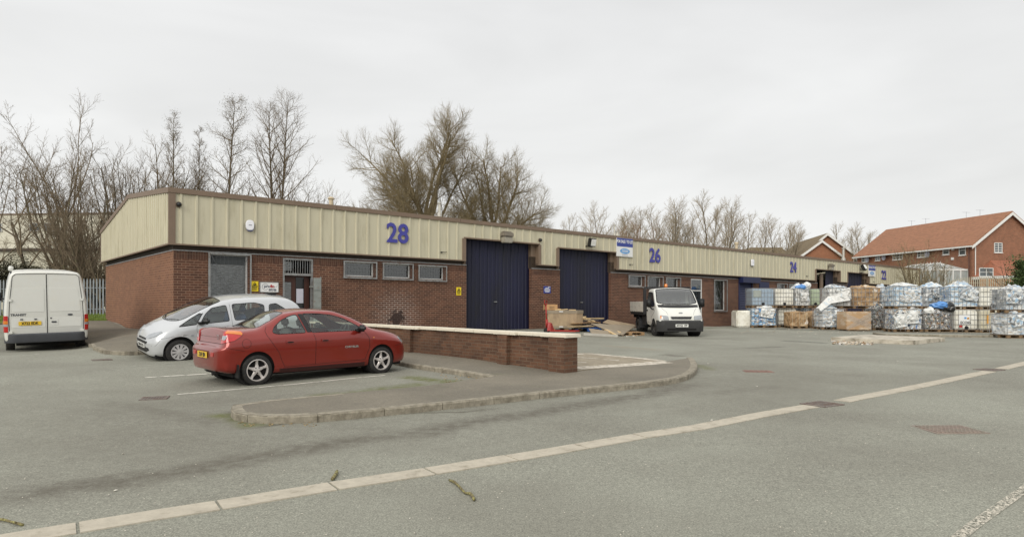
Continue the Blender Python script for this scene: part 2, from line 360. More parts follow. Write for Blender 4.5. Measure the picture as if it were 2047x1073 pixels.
def line_px(a, b): 
    p, q = at(*a), at(*b); return (p.x, p.y, q.x, q.y)
DK = (76, 69, 58); MOSS = (88, 92, 40); BR = (104, 96, 78)
TR = [(*line_px((-300, 890), (1650, 735)), 5.2, .45, (98, 94, 83)), (*line_px((-60, 1010), (780, 868)), .46, .7, DK), (*line_px((700, 885), (1420, 765)), .48, .65, DK),
      (*line_px((620, 795), (860, 765)), .45, .75, MOSS), (*line_px((800, 752), (965, 770)), .45, 1.0, MOSS), (*line_px((425, 826), (530, 852)), .28, .9, MOSS),
      (*line_px((470, 855), (1000, 815)), .10, .7, (64, 60, 44)), (*line_px((200, 800), (460, 850)), .3, .3, DK),
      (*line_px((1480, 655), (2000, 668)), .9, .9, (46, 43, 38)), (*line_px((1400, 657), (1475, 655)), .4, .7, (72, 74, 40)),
      (*line_px((1560, 680), (1660, 686)), .35, .7, (50, 47, 42)), (*line_px((1480, 695), (1570, 693)), .3, .6, (66, 60, 52)),
      (*line_px((1050, 664), (1300, 676)), 1.6, .45, BR), (*line_px((1200, 690), (1330, 700)), .5, .35, (130, 112, 88)), (*line_px((1320, 708), (1370, 712)), .4, .7, DK),
      (*line_px((1280, 672), (1560, 684)), .14, .6, DK), (*line_px((1400, 728), (1420, 740)), .3, .5, MOSS), (*line_px((1400, 790), (1560, 770)), .3, .25, DK)]
M_road = asphalt_mat('asphalt', (138, 138, 126), (118, 116, 105), .50, tracks=TR, patch=.16)
M_pave = asphalt_mat('pavement_asphalt', (124, 117, 103), (98, 93, 82), .22, moss=.35, patch=.16)
M_kerb = mat('kerb_concrete', (142, 135, 120), .9, var=.25, scale=9, bump=.5, bscale=70, dirt=(104, 97, 82), dscale=7)
M_chan = mat('channel_concrete', (178, 170, 154), .9, var=.14, scale=12, bump=.5, bscale=90, dirt=(112, 104, 88), dscale=6, lo=.52, hi=.75)

def warp(a0, a1, near, n):   # finely spaced near the camera, wider far off
    return np.concatenate([np.linspace(a0, -near, 14, endpoint=False), np.linspace(-near, near, n), np.linspace(near, a1, 15)[1:]])
gx = np.concatenate([np.linspace(-400, -26, 20, endpoint=False), np.arange(-26, 36, .4), np.linspace(36, 400, 20)])
gy = np.concatenate([np.linspace(-30, 2, 8, endpoint=False), np.arange(2, 54, .4), np.linspace(54, 900, 36)])
GX, GY = np.meshgrid(gx, gy); GZ = g(GX, GY); nx_, ny_ = len(gx), len(gy)
gv = np.stack([GX, GY, GZ], -1).reshape(-1, 3)
ii = (np.arange(ny_-1)[:, None]*nx_+np.arange(nx_-1)[None, :]).ravel()
gf = np.stack([ii, ii+1, ii+nx_+1, ii+nx_], -1)
me = bpy.data.meshes.new('ground'); me.from_pydata(gv.tolist(), [], gf.tolist())
tag(link('road', me, M_road, smooth=True), 'grey green asphalt road, car park and yard', kind='structure')

def along(pts, step):
    """resample a polyline of world points"""
    out = [Vector((p[0], p[1])) for p in pts]; L = [0]
    for a, b in zip(out, out[1:]): L.append(L[-1]+(b-a).length)
    n = max(1, round(L[-1]/step)); res = []
    for k in range(n+1):
        s = L[-1]*k/n; i = 0
        while i < len(L)-2 and L[i+1] < s: i += 1
        res.append(out[i].lerp(out[i+1], (s-L[i])/max(1e-6, L[i+1]-L[i])))
    return res
def stones(name, pts, wd, h, m, unit=.915, gap=.012, dz=0, side=1, sub=3, chamfer=.02, kind='structure', depth=.06):
    """kerb or channel blocks laid end to end along pts; body on the side given"""
    P = along(pts, unit/sub); mb = MB(); n = len(P)-1
    for k in range(0, n, sub):
        e_ = min(k+sub, n); rows = []
        for i in range(k, e_+1):
            d = P[min(i+1, n)]-P[max(i-1, 0)]; d.normalize(); nrm = Vector((-d.y, d.x))*side; p = P[i].copy()
            if i == k: p += d*gap/2
            if i == e_: p -= d*gap/2
            hh = h+rnd.uniform(-.002, .002); c = chamfer
            row = []
            for (u, zz) in ((-.015, -depth), (-.015, hh-c), (c-.015, hh), (wd, hh), (wd, -depth)):
                q = p+nrm*u; row.append((q.x, q.y, gz(p.x, p.y)+zz+dz))
            rows.append(row)
        V = [v for r_ in rows for v in r_]; Fc = []
        for i in range(len(rows)-1):
            for j in range(4): Fc.append((i*5+j, (i+1)*5+j, (i+1)*5+j+1, i*5+j+1))
        Fc.append((0, 1, 2, 3, 4)); q = (len(rows)-1)*5; Fc.append((q+4, q+3, q+2, q+1, q)); mb.add(V, Fc)
    return tag(mb.build(name, m), kind=kind)
# ------------------------------------------------------------ building frame
D = Vector((.757, .6533)).normalized(); T = Vector((-D.y, D.x)); C0 = Vector(((346-CX)/F*20, 20))
SL = .003; YAW = math.atan2(D.y, D.x)
def fs(px, t=0.0):
    u = (px-CX)/F; o = C0+T*t; return (u*o.y-o.x)/(D.x-u*D.y)
def fz(px, py, t=0.0):
    s = fs(px, t); Y = (C0+T*t+D*s).y; return EYE-(py-HY)/F*Y+SL*s
def ts(px, s=0.0):      # distance along the side wall
    u = (px-CX)/F; o = C0+D*s; return (u*o.y-o.x)/(T.x-u*T.y)
def bw(s, t=0.0):
    p = C0+D*s+T*t; return p
PR = .14
ZB = fz(340, 486, -PR); ZT = fz(340, 374.7, -PR); ZBR = fz(346, 500.5)
SEND = fs(1834); LEN = SEND; DEEP = ts(211)
RIDT = ts(258, -PR); ZR = EYE-(389-HY)/F*(C0-D*PR+T*RIDT).y; ZBK = EYE-(460-HY)/F*(C0-D*PR+T*(DEEP+.1)).y
print('facade', ZB, ZT, ZBR, SEND, DEEP, RIDT, ZR, ZBK)

# ------------------------------------------------------------ kerbs, pavements, channel, markings
def A(l, dz=0): return [at(x, y, dz) for x, y in l]
pB = at(985, 762, .0); pB2 = at(801, 731, .0); bd_ = (Vector(pB2[:2])-Vector(pB[:2])).normalized(); pA = at(250, 710.5); 
den = D.x*(-bd_.y)-D.y*(-bd_.x); rx, ry = pB.x-pA.x, pB.y-pA.y
a_ = (rx*(-bd_.y)-ry*(-bd_.x))/den; KC = Vector(pA[:2])+D*a_
van_k = A([(112, 672), (150, 681), (176, 691), (188, 700), (210, 708)])
KB = [Vector(p[:2]) for p in van_k]+[Vector(pA[:2])+D*.1, Vector(pA[:2])+D*2, KC-D*.25, KC-bd_*.25, Vector(pB2[:2]), Vector(at(900, 747)[:2]), Vector(pB[:2])]
carside = A([(845, 771.5), (684, 786), (538, 799), (497, 805)], .1)
front = A([(466, 822), (462, 830), (470, 839), (494, 844), (533, 846.5), (590, 845.5), (647, 842.7), (780, 829.5), (894, 817.5), (997, 806), (1087, 795.5), (1168, 787), (1241, 780), (1307, 773), (1350, 766), (1377, 758), (1390, 748), (1393.5, 738), (1390, 729), (1384, 722)])
nose = [Vector(p[:2]) for p in front]
back = A([(1329, 722.5), (1240, 732), (1153, 742)], .1)
wall0 = Vector(at(1153, 743, .1)[:2])          # near end of the boundary wall, right face
wallE = wall0+T*((C0-wall0).dot(T))             # where it meets the facade
far_pv = [Vector(at(211, 645.5)[:2]), Vector(at(168, 646)[:2])]
pave = [Vector(p[:2]) for p in carside]+nose+[Vector(p[:2]) for p in back]+[wallE+T*.1, C0+T*.05, far_pv[0]+D*.1, far_pv[1]]+KB
pv = drape('pavement', pave, .10, M_pave, res=.45, skirt=.14); tag(pv, kind='structure')
stones('kerb', [Vector(p[:2]) for p in carside[1:]]+nose, .14, .104, M_kerb, side=1)
stones('kerb', KB, .13, .104, M_kerb, side=1)
# apron in front of the units, flush with the pavement beyond the wall
M_paint = mat('road_paint', (210, 204, 190), .8, var=.08, dirt=(140, 134, 122), dscale=9, lo=.5, hi=.7)
M_paintw = mat('worn_paint', (206, 198, 184), .85, var=.1, dirt=(138, 128, 112), dscale=6, lo=.42, hi=.62, stretch=(1, 1, 1))
M_slab = mat('loading_slab', (140, 130, 112), .9, var=.18, scale=5, dirt=(176, 166, 150), dscale=4, lo=.55, hi=.75, bump=.3)
sl = [Vector(p[:2]) for p in A([(1100, 738), (1153, 740), (1335, 722.5), (1178, 705), (1120, 706)], .1)]
tag(drape('concrete_slab', sl, .099, M_slab, res=.4, skirt=.1), kind='structure')
def stroke(name, pxs, wpx, dz=.103, m=M_paintw, res=.25, jit=.0):
    """a painted stripe through photo points; wpx is its real width in metres"""
    P = [Vector(at(x, y, dz)[:2]) for x, y in pxs]; L = []; Rr = []
    for i, p in enumerate(P):
        d = (P[min(i+1, len(P)-1)]-P[max(i-1, 0)]).normalized(); n = Vector((-d.y, d.x))*wpx/2; L.append(p+n); Rr.append(p-n)
    return tag(drape(name, L+Rr[::-1], dz, m, res=res, jit=jit), kind='structure')
stroke('road_marking', [(1150, 735.5), (1240, 730), (1332, 723)], .42, jit=.03)
stroke('road_marking', [(1150, 707.5), (1180, 706.5), (1250, 713), (1330, 721)], .22, jit=.03)
stroke('road_marking', [(1150, 713), (1190, 716), (1238, 720)], .10, jit=.015)
stroke('road_marking', [(1150, 723), (1172, 724)], .10, jit=.015)
M_line = mat('thin_line_paint', (214, 210, 198), .8, var=.05, dirt=(150, 148, 136), dscale=7, lo=.5, hi=.62)
M_linew = mat('faded_line_paint', (170, 168, 156), .85, var=.06, dirt=(134, 133, 122), dscale=8, lo=.45, hi=.6)
for a, b, mm in (((355, 787.5), (770, 749.5), M_line), ((290, 754), (446, 744.5), M_line), ((262, 732), (400, 722), M_linew), ((52, 706.5), (78, 708), M_linew), ((214, 739.5), (230, 738), M_linew)):
    stroke('road_marking', [a, b], .075 if mm is M_line else .045, dz=.005, m=mm, res=.3)
M_broken = mat('broken_line_paint', (206, 198, 182), .85, var=.1, dirt=(126, 126, 114), dscale=38, lo=.44, hi=.56)
def broken(mn):   # crumbling road paint: islands of paint cut by the noise of wear
    t = mn.node_tree; b = t.nodes['Principled BSDF']; tc = t.nodes['Texture Coordinate']; nz = N(t, 'ShaderNodeTexNoise', i_Scale=55.0, i_Detail=5.0, i_Roughness=.8)
    t.links.new(tc.outputs['Object'], nz.inputs['Vector']); gt = N(t, 'ShaderNodeMath', operation='GREATER_THAN'); gt.inputs[1].default_value = .46
    t.links.new(nz.outputs[0], gt.inputs[0]); t.links.new(gt.outputs[0], b.inputs['Alpha'])
broken(M_broken)
stroke('road_marking', [(1880, 1100), (1955, 1042), (2047, 977), (2150, 905)], .085, dz=.005, m=M_broken, res=.2)
# channel blocks across the road
ch = [(-190, 1103), (-60, 1082), (0, 1073), (140, 1050), (290, 1025), (428, 1004), (655, 967), (845, 938), (998, 913.5), (1130, 892), (1260, 869.5), (1380, 852), (1500, 828.5), (1608, 810)]
chp = [Vector(at(x, y-3.5*min(1, 400/(x+600)))[:2]) for x, y in ch]
def strip_blocks(pts, name, unit): return stones(name, pts, .25, .008, M_chan, unit=unit, gap=.022, side=-1, sub=2, chamfer=.003, depth=.03)
strip_blocks(chp, 'drainage_channel', .915)
chq = [(1668, 800), (1700, 793.5), (1790, 777), (1850, 765), (1950, 744.5), (1965, 741)]
strip_blocks([Vector(at(x, y)[:2]) for x, y in chq], 'drainage_channel', .915)
strip_blocks([Vector(at(x, y)[:2]) for x, y in [(1990, 736), (2047, 723), (2140, 704)]], 'drainage_channel', .915)
# yard kerb in front of the stacked containers
stones('kerb', [Vector(at(x, y)[:2]) for x, y in [(1745, 668), (1770, 672), (1860, 673), (1960, 674.5), (1985, 674), (2003, 668)]], .13, .10, M_kerb, side=1)
# raised white slab with rubble
def isl(px4, h, m, name, label, cat):
    P = [Vector(at(x, y)[:2]) for x, y in px4]
    o = drape(name, P, h, m, res=.5, skirt=h+.05); return tag(o, label, cat)
M_wslab = mat('painted_slab', (196, 188, 172), .85, var=.15, dirt=(120, 112, 98), dscale=3, lo=.42, hi=.66, bump=.5, bscale=20)
isl([(1661, 681.5), (1700, 683.4), (1825, 689), (1860, 685), (1889, 682), (1730, 675.5)], .15, M_wslab, 'concrete_plinth', 'low white painted concrete plinth in the middle of the yard', 'plinth')
# ironwork in the ground
M_iron = mat('cast_iron', (118, 110, 104), .8, metal=0, var=.3, scale=20, dirt=(100, 74, 60), dscale=6)
M_dark = mat('dark_void', (16, 16, 16), .95, var=.1)
def gully(px, py, Lx, Ly, yaw, label, bars=9, name='drain_grate'):
    p = at(px, py); t_ = empty(name, p, label, 'drain cover', rot=(0, 0, yaw))
    mb = MB(); fw = .04
    for (a, b, c, d) in ((-Lx/2, Lx/2, -Ly/2, -Ly/2+fw), (-Lx/2, Lx/2, Ly/2-fw, Ly/2), (-Lx/2, -Lx/2+fw, -Ly/2+fw, Ly/2-fw), (Lx/2-fw, Lx/2, -Ly/2+fw, Ly/2-fw)): mb.box(a, b, c, d, -.02, .014)
    mb.build('frame', M_iron, t_, bevel=.003)
    mb = MB()
    for k in range(bars):
        x = -Lx/2+fw+(Lx-2*fw)*(k+.5)/bars; mb.box(x-.012, x+.012, -Ly/2+fw, Ly/2-fw, -.02, .011)
    mb.build('bar', M_iron, t_); MB().box(-Lx/2+fw, Lx/2-fw, -Ly/2+fw, Ly/2-fw, -.02, .002).build('pit', M_dark, t_)
gully(1643, 808, .50, .42, R(30), 'black slotted iron gully grate set in the pale channel', bars=6)
gully(309, 796, .40, .36, R(20), 'rusty square gully grate in the road beside the parking line', bars=8)
gully(203, 719, .42, .32, R(40), 'dark gully grate at the kerb between the white van and silver car', bars=8)
gully(1977, 739, .50, .42, R(25), 'distant small gully grate closing the channel on the right', bars=8)
def cover(px, py, Lx, Ly, yaw, label, m, nxk=9, nyk=5):
    p = at(px, py); t_ = empty('manhole_cover', p, label, 'manhole cover', rot=(0, 0, yaw))
    mb = MB(); mb.box(-Lx/2, Lx/2, -Ly/2, Ly/2, -.02, .006); mb.build('frame', m, t_)
    mb = MB(); n1, n2 = nxk, nyk
    for i in range(n1):
        for j in range(n2):
            x = -Lx/2+.03+(Lx-.06)*(i+.5)/n1; y = -Ly/2+.03+(Ly-.06)*(j+.5)/n2; a = (Lx-.06)/n1*.36; b_ = (Ly-.06)/n2*.36
            mb.box(x-a, x+a, y-b_, y+b_, .006, .016)
    mb.build('tread_plate', m, t_)
cover(1897, 858, .66, .5, R(2), 'wide studded iron manhole cover in the road at right', mat('rust_iron', (136, 122, 112), .85, metal=0, var=.2, scale=12, dirt=(124, 120, 108), dscale=5), 12, 6)
cover(1515, 742, .62, .36, R(-8), 'pinkish plain manhole cover in the yard mouth', mat('pink_iron', (128, 102, 92), .85, var=.2), 5, 3)
# grass behind the pavement on the left
M_grass = mat('grass_soil', (84, 92, 44), .95, var=.3, scale=3, dirt=(104, 96, 60), dscale=2, bump=.8, bscale=40)
gp = [Vector((-60, 27)), Vector(at(0, 648)[:2]), Vector(at(168, 646.5)[:2]), Vector(at(211, 646)[:2])+D*.2, Vector(at(211, 646)[:2])+T*40+D*2, Vector((-70, 60))]
tag(drape('grass_bank', gp, .03, M_grass, res=1.2), kind='structure')
def blades(name, region, n, h, m, label, dz=.03):
    rr = random.Random(5); V = []; Fc = []
    for _ in range(n):
        x, y = region(rr); z = gz(x, y)+dz; a = rr.uniform(0, 6.28); hh = h*rr.uniform(.5, 1.2); wd = .012+.01*rr.random(); lx, ly = rr.uniform(-.5, .5)*hh, rr.uniform(-.5, .5)*hh
        dx, dy = math.cos(a)*wd, math.sin(a)*wd; k = len(V)
        V += [(x-dx, y-dy, z), (x+dx, y+dy, z), (x+lx, y+ly, z+hh), (x-dy, y+dx, z)]; Fc += [(k, k+1, k+2), (k+1, k+3, k+2), (k+3, k, k+2)]
    me = bpy.data.meshes.new(name); me.from_pydata(V, [], Fc); return tag(link(name, me, m), label, kind='stuff')
M_blade = mat('grass_blade', (104, 122, 48), .8, var=.4, scale=2)
def reg_left(rr):
    while True:
        x = rr.uniform(-26, -15); y = rr.uniform(24, 36); p = at(min(205, 60+0*x), 646)
        u = CX+F*x/y
        if -30 < u < 213 and HY+F*(EYE-gz(x, y))/y < 646: return x, y
blades('grass', reg_left, 16000, .09, M_blade, 'green grass strip between pavement and palisade fence')
# a few fallen twigs and litter on the asphalt
M_twig = mat('mossy_bark', (108, 98, 70), .95, var=.35, scale=40, dirt=(150, 146, 92), dscale=30, lo=.5, hi=.6, bump=.8)
def stick(pxs, r, label, side=()):
    P = [at(x, y) for x, y in pxs]; o = P[0].copy(); t_ = empty('fallen_twig', o, label, 'twig')
    pts = [(p.x-o.x, p.y-o.y, gz(p.x, p.y)-o.z+r*(1+.5*(i % 2))) for i, p in enumerate(P)]
    mb = MB(); k = len(pts); mb.tube(pts, [r*(.8+.45*rnd.random()) for i in range(k)], 8)
    mb.build('stem', M_twig, t_, smooth=True)
    mb = MB()
    for i in range(1, k-1, 2): mb = MB(); mb.tube([pts[i], (pts[i][0]+rnd.uniform(-.02, .02), pts[i][1]+rnd.uniform(-.02, .02), pts[i][2]+.015)], [r*.8, r*.4], 6).build('knot', M_twig, t_, smooth=True)
stick([(898, 961), (908, 966), (917, 973), (924, 982), (930, 987), (941, 990), (946, 996), (948, 1002)], .011, 'curved lichen covered twig lying in front of the pale channel')
stick([(674, 943), (672, 950), (668, 955), (664, 961)], .013, 'short stubby mossy twig lying behind the pale channel')
stick([(-8, 1039), (8, 1042), (20, 1044), (34, 1049), (46, 1051)], .010, 'brown bent twig at the bottom left corner of the road')
M_lit = mat('litter_paper', (225, 220, 208), .8, var=.1)
rl = random.Random(11)
def litter(px, py, sz, label):
    p = at(px, py); mb = MB(); n = 5; v = [(math.cos(6.28*i/n)*sz*rl.uniform(.5, 1.1), math.sin(6.28*i/n)*sz*rl.uniform(.4, .8), .004+.012*rl.random()) for i in range(n)]
    mb.add(v+[(a*.9, b*.9, c-.004) for a, b, c in v], [tuple(range(n)), tuple(range(n, 2*n))[::-1]]+[(i, (i+1) % n, n+(i+1) % n, n+i) for i in range(n)])
    o = mb.build('litter', M_lit); o.location = p; tag(o, label, 'litter', 'scraps of litter on the asphalt')
for (x, y, s_, l) in ((232, 981, .022, 'small white scrap on the road at lower left'), (246, 907, .02, 'thin pale scrap on the road in front of the parking bays'), (1417, 727, .04, 'white scrap beside the pavement nose'), (1262, 679, .05, 'white scrap on the yard in front of the tipper truck'), (1528, 663, .05, 'white scrap before the blue wrapped container'), (1600, 672, .05, 'pale scrap between stacked containers and plinth'), (1792, 722, .07, 'flat white scrap in the open yard'), (1512, 772, .03, 'tiny white scrap on the road beyond the channel'), (1423, 840, .025, 'tiny white scrap lying against the channel')):
    litter(x, y, s_, l)

# ------------------------------------------------------------ the terrace of industrial units
M_bf = brick_mat('brown_brick_front', (100, 66, 50), (74, 48, 38), (140, 112, 92), course=.0785, brick=.236, soil=.22, msize=.014, stain=(fs(793), fz(793, 637), .40))
M_bfs = brick_mat('soldier_course', (92, 62, 48), (70, 47, 38), (112, 90, 74), course=.0785, brick=.26, vert=True, soil=.2, msize=.012)
M_bs = brick_mat('brown_brick_lit', (128, 88, 64), (108, 72, 54), (152, 120, 95), course=.0785, brick=.236, soil=.14, msize=.014)  # lighter copy of the front brick: side light put into the colour
M_tan = mat('tan_sheet', (190, 184, 160), .6, var=.05, scale=3, dirt=(152, 144, 116), dscale=2.6, lo=.52, hi=.85, stretch=(1, 1, .18))
M_trim = mat('brown_trim', (118, 100, 84), .6, var=.07, scale=2, dirt=(150, 150, 136), dscale=7, lo=.66, hi=.74)
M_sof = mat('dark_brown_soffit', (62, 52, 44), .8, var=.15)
M_blue = mat('navy_door_sheet', (13, 16, 48), .6, var=.2, scale=1.2, dirt=(15, 16, 26), dscale=1.0, lo=.45, hi=.75, stretch=(1, 1, .3))
M_galv = mat('galvanised', (150, 152, 152), .5, metal=.5, var=.12, scale=8, dirt=(120, 112, 104), dscale=6)
M_roof = mat('roof_sheet', (120, 118, 112), .8, var=.15)
M_glassd = glass_mat('window_glass', (.7, .75, .75), refl=.06, see=.55)
M_wfr = mat('white_frame', (200, 200, 198), .5, var=.05)
M_foil = mat('foil_insulation', (120, 122, 122), .3, metal=.95, var=.12, bump=1, bscale=9, stretch=(1, 1, 2.4))
M_mesh = mat('cage_mesh_rear', (120, 122, 122), .5, metal=.5)
M_wire = mat('cage_wire', (86, 88, 90), .6)
M_blind = mat('blind_cloth', (74, 78, 80), .8, var=.1)
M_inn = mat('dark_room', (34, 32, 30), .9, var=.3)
bld = empty('industrial_terrace', (C0.x, C0.y, 0), 'long low brown brick terrace of industrial units under tan ribbed fascia', 'building', rot=(0, SL, YAW))
def B(mb, name, m, parent=bld, **k): return mb.build(name, m, parent, **k)
# openings: s0, s1, z0, z1
def rect(x0, x1, y0, y1, t=0):
    return [fs(x0, t), fs(x1, t), fz((x0+x1)/2, (y1), t) if y1 else -.6, fz((x0+x1)/2, y0, t)]
ZT1 = ZBR-.02
def zb_(px): s = fs(px); p = bw(s); return gz(p.x, p.y)+.1+SL*s
H = {}
H['A'] = [fs(419), fs(496), zb_(460)+.25, ZBR-.03]
H['door'] = [fs(565), fs(626), -.6, ZBR-.05]
for k, x0, x1, y0, y1 in (('w1', 688, 748, 522.5, 553), ('w2', 766, 821, 526, 556), ('w3', 837, 888, 530.5, 559)): H[k] = rect(x0, x1, y0+1, y1)
H['d1'] = [fs(932), fs(1062), -.6, 9]; H['d2'] = [fs(1119), fs(1221), -.6, 9]
for k, x0, x1, y0, y1 in (('w4', 1256, 1286, 551, 572), ('w5', 1294, 1322, 553, 575), ('w6', 1331, 1357, 555, 577)): H[k] = rect(x0, x1, y0, y1)
H['dr26'] = [fs(1381), fs(1403.5), -.6, ZBR-.1]; H['w7'] = rect(1427, 1450.5, 559.5, 620.5)
H['sh'] = [fs(1477), fs(1503), -.6, ZBR-.05]
for k, x0, x1, y0, y1 in (('w8', 1553, 1571, 566, 590), ('w9', 1577, 1598, 567, 590), ('w10', 1601, 1616, 568, 590)): H[k] = rect(x0, x1, y0+1, y1)
H['d3'] = [fs(1634), fs(1671), -.6, 9]; H['d4'] = [fs(1694), fs(1728), -.6, 9]
for k in ('w1', 'w2', 'w3', 'w4', 'w5', 'w6', 'w7', 'w8', 'w9', 'w10'): H[k][3] = min(H[k][3], ZBR-.04)
def wall_holes(s0, s1, z0, z1, holes, depth=.16, y=0, zsplit=None):
    xs = sorted({s0, s1}|{h[i] for h in holes for i in (0, 1)}); zs = sorted({z0, z1}|{min(z1, max(z0, h[i])) for h in holes for i in (2, 3)}|({zsplit} if zsplit else set()))
    mb = MB()
    for a, b in zip(xs, xs[1:]):
        for c, d in zip(zs, zs[1:]):
            mx_, mz = (a+b)/2, (c+d)/2
            if any(h[0] < mx_ < h[1] and h[2] < mz < h[3] for h in holes): continue
            mb.cm = 1 if zsplit and mz > zsplit else 0
            mb.add([(a, y, c), (b, y, c), (b, y, d), (a, y, d)], [(0, 1, 2, 3)])
    mb.cm = 0
    for h in holes:
        a, b, c, d = h[0], h[1], max(z0, h[2]), min(z1, h[3])
        mb.add([(a, y, c), (a, y+depth, c), (a, y+depth, d), (a, y, d)], [(0, 1, 2, 3)]); mb.add([(b, y, c), (b, y+depth, c), (b, y+depth, d), (b, y, d)], [(3, 2, 1, 0)])
        mb.add([(a, y, c), (b, y, c), (b, y+depth, c), (a, y+depth, c)], [(0, 1, 2, 3)])
        if d < z1: mb.add([(a, y, d), (b, y, d), (b, y+depth, d), (a, y+depth, d)], [(3, 2, 1, 0)])
    return mb
B(wall_holes(0, SEND, -.6, ZBR, list(H.values()), zsplit=ZBR-.245), 'front_wall', [M_bf, M_bfs], fix=False)
mb = MB(); mb.add([(0, 0, -.6), (0, DEEP, -.6), (0, DEEP, ZBR), (0, 0, ZBR)], [(0, 3, 2, 1)]); B(mb, 'side_wall', M_bs, fix=False)
mb = MB(); mb.add([(0, DEEP, -.6), (SEND, DEEP, -.6), (SEND, DEEP, ZBR), (0, DEEP, ZBR), (SEND, 0, -.6), (SEND, 0, ZBR)], [(0, 3, 2, 1), (1, 2, 5, 4)]); B(mb, 'rear_wall', M_bs)
# solid dark block painted in for the unlit rooms behind the openings
MB().box(.3, SEND-.3, 1.6, DEEP-.3, -.5, ZBR+.4).build('dark_interior_box', M_inn, bld)
# dark recess between brick and fascia
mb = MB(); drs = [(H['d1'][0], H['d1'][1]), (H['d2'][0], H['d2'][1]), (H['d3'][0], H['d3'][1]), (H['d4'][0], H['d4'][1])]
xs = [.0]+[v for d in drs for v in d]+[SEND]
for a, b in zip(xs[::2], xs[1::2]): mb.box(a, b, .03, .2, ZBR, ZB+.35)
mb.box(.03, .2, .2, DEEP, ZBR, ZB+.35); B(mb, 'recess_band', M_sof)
mb = MB()
for a, b in zip(xs[::2], xs[1::2]): mb.box(a-.0, b, -.012, .03, ZBR-.0, ZBR+.035)
mb.box(-.012, .03, .03, DEEP, ZBR, ZBR+.03); B(mb, 'wall_flashing', M_galv)
# ribbed fascia sheet
def ribbed(s0, s1, zb, zt, y, pitch, rw, rd, mb, swap=False, ztf=None, off=0.0):
    pts = [(s0, 0)]; k = math.ceil((s0-off)/pitch)
    while off+k*pitch+rw < s1:
        a = off+k*pitch
        if a > s0+.01: pts += [(a, 0), (a+.014, rd), (a+rw-.014, rd), (a+rw, 0)]
        k += 1
    pts.append((s1, 0))
    n = len(pts); v = []
    for (s, d) in pts:
        yy = y-d
        zt_ = ztf(s) if ztf else zt
        v.append((s, yy, zb) if not swap else (yy, s, zb)); v.append((s, yy, zt_) if not swap else (yy, s, zt_))
    mb.add(v, [(2*i, 2*i+2, 2*i+3, 2*i+1) if not swap else (2*i, 2*i+1, 2*i+3, 2*i+2) for i in range(n-1)])
oD = {'d1': (fs(930, -PR), fs(1075, -PR), fz(1000, 481, -PR)), 'd2': (fs(1116.5, -PR), fs(1231.5, -PR), fz(1173, 499.5, -PR)), 'd3': (fs(1631, -PR), fs(1678, -PR), fz(1654, 539.5, -PR)), 'd4': (fs(1694.5, -PR), fs(1736, -PR), fz(1715, 545.5, -PR))}
segs = [(-PR, oD['d1'][0], ZB)]
ks = list(oD)
for i, k in enumerate(ks):
    segs.append((oD[k][0], oD[k][1], oD[k][2])); segs.append((oD[k][1], oD[ks[i+1]][0] if i < 3 else SEND+.1, ZB))
mb = MB(); TR_ = .16
for (a, b, z) in segs: ribbed(a, b, z, ZT-TR_+.02, -PR, .455, .085, .035, mb, off=.13)
B(mb, 'fascia_sheet', M_tan, fix=False)
mb = MB()
def side_top(t): return (ZT+(ZR-ZT)*(t+PR)/(RIDT+PR) if t < RIDT else ZR+(ZBK-ZR)*(t-RIDT)/(DEEP+.1-RIDT))
ribbed(-PR, DEEP+.1, ZB, 0, -PR, .285, .13, .035, mb, swap=True, ztf=lambda t: side_top(t)-TR_+.02, off=.02)
B(mb, 'gable_sheet', M_tan, fix=False)
MB().add([(-PR, DEEP+.1, ZB), (SEND, DEEP+.1, ZB), (SEND, DEEP+.1, ZBK), (-PR, DEEP+.1, ZBK), (SEND+.1, -PR, ZB), (SEND+.1, -PR, ZT), (SEND+.1, RIDT, ZR), (SEND+.1, DEEP+.1, ZBK), (SEND+.1, DEEP+.1, ZB)], [(0, 1, 2, 3), (4, 5, 6, 7, 8)]).build('rear_sheet', M_tan, bld)
# cappings, corner and edge trims, soffits
mb = MB(); PT = PR+.06; k = 12
for i in range(k):
    a = -PT+(SEND+.2+PT)*i/k; b = -PT+(SEND+.2+PT)*(i+1)/k-.006
    mb.box(a, b, -PT, -PR+.2, ZT-TR_, ZT)
B(mb, 'capping', M_trim, bevel=.006)
mb = MB(); q = [(-PT+.0, side_top(-PR)), (RIDT, side_top(RIDT)), (DEEP+.16, side_top(DEEP+.1)-.02)]
for (t0, z0), (t1, z1) in ((q[0], q[1]), (q[1], q[2])):
    t0_ = t0+.26 if t0 < 0 else t0
    z0_ = z0+(z1-z0)*(t0_-t0)/(t1-t0)
    V = [(x, t_, z_) for x in (-PT, -PR+.2) for (t_, z_) in ((t0_, z0_-TR_), (t1, z1-TR_), (t1, z1), (t0_, z0_))]
    mb.add(V, [(0, 1, 2, 3), (7, 6, 5, 4), (0, 4, 5, 1), (1, 5, 6, 2), (2, 6, 7, 3), (3, 7, 4, 0)])
B(mb, 'gable_capping', M_trim)
mb = MB(); mb.box(-PR-.045, -PR+.155, -PR-.045, -PR+.0, ZB-.02, ZT-TR_); B(mb, 'corner_trim', M_trim); mb = MB()
mb.box(-PR-.04, -PR+.01, DEEP+.06, DEEP+.14, ZB-.02, ZBK-TR_-.02); B(mb, 'corner_trim', M_trim); mb = MB(); mb.box(SEND-.02, SEND+.15, -PR-.045, -PR+.02, ZB-.02, ZT-TR_); B(mb, 'corner_trim', M_trim)
mb = MB()
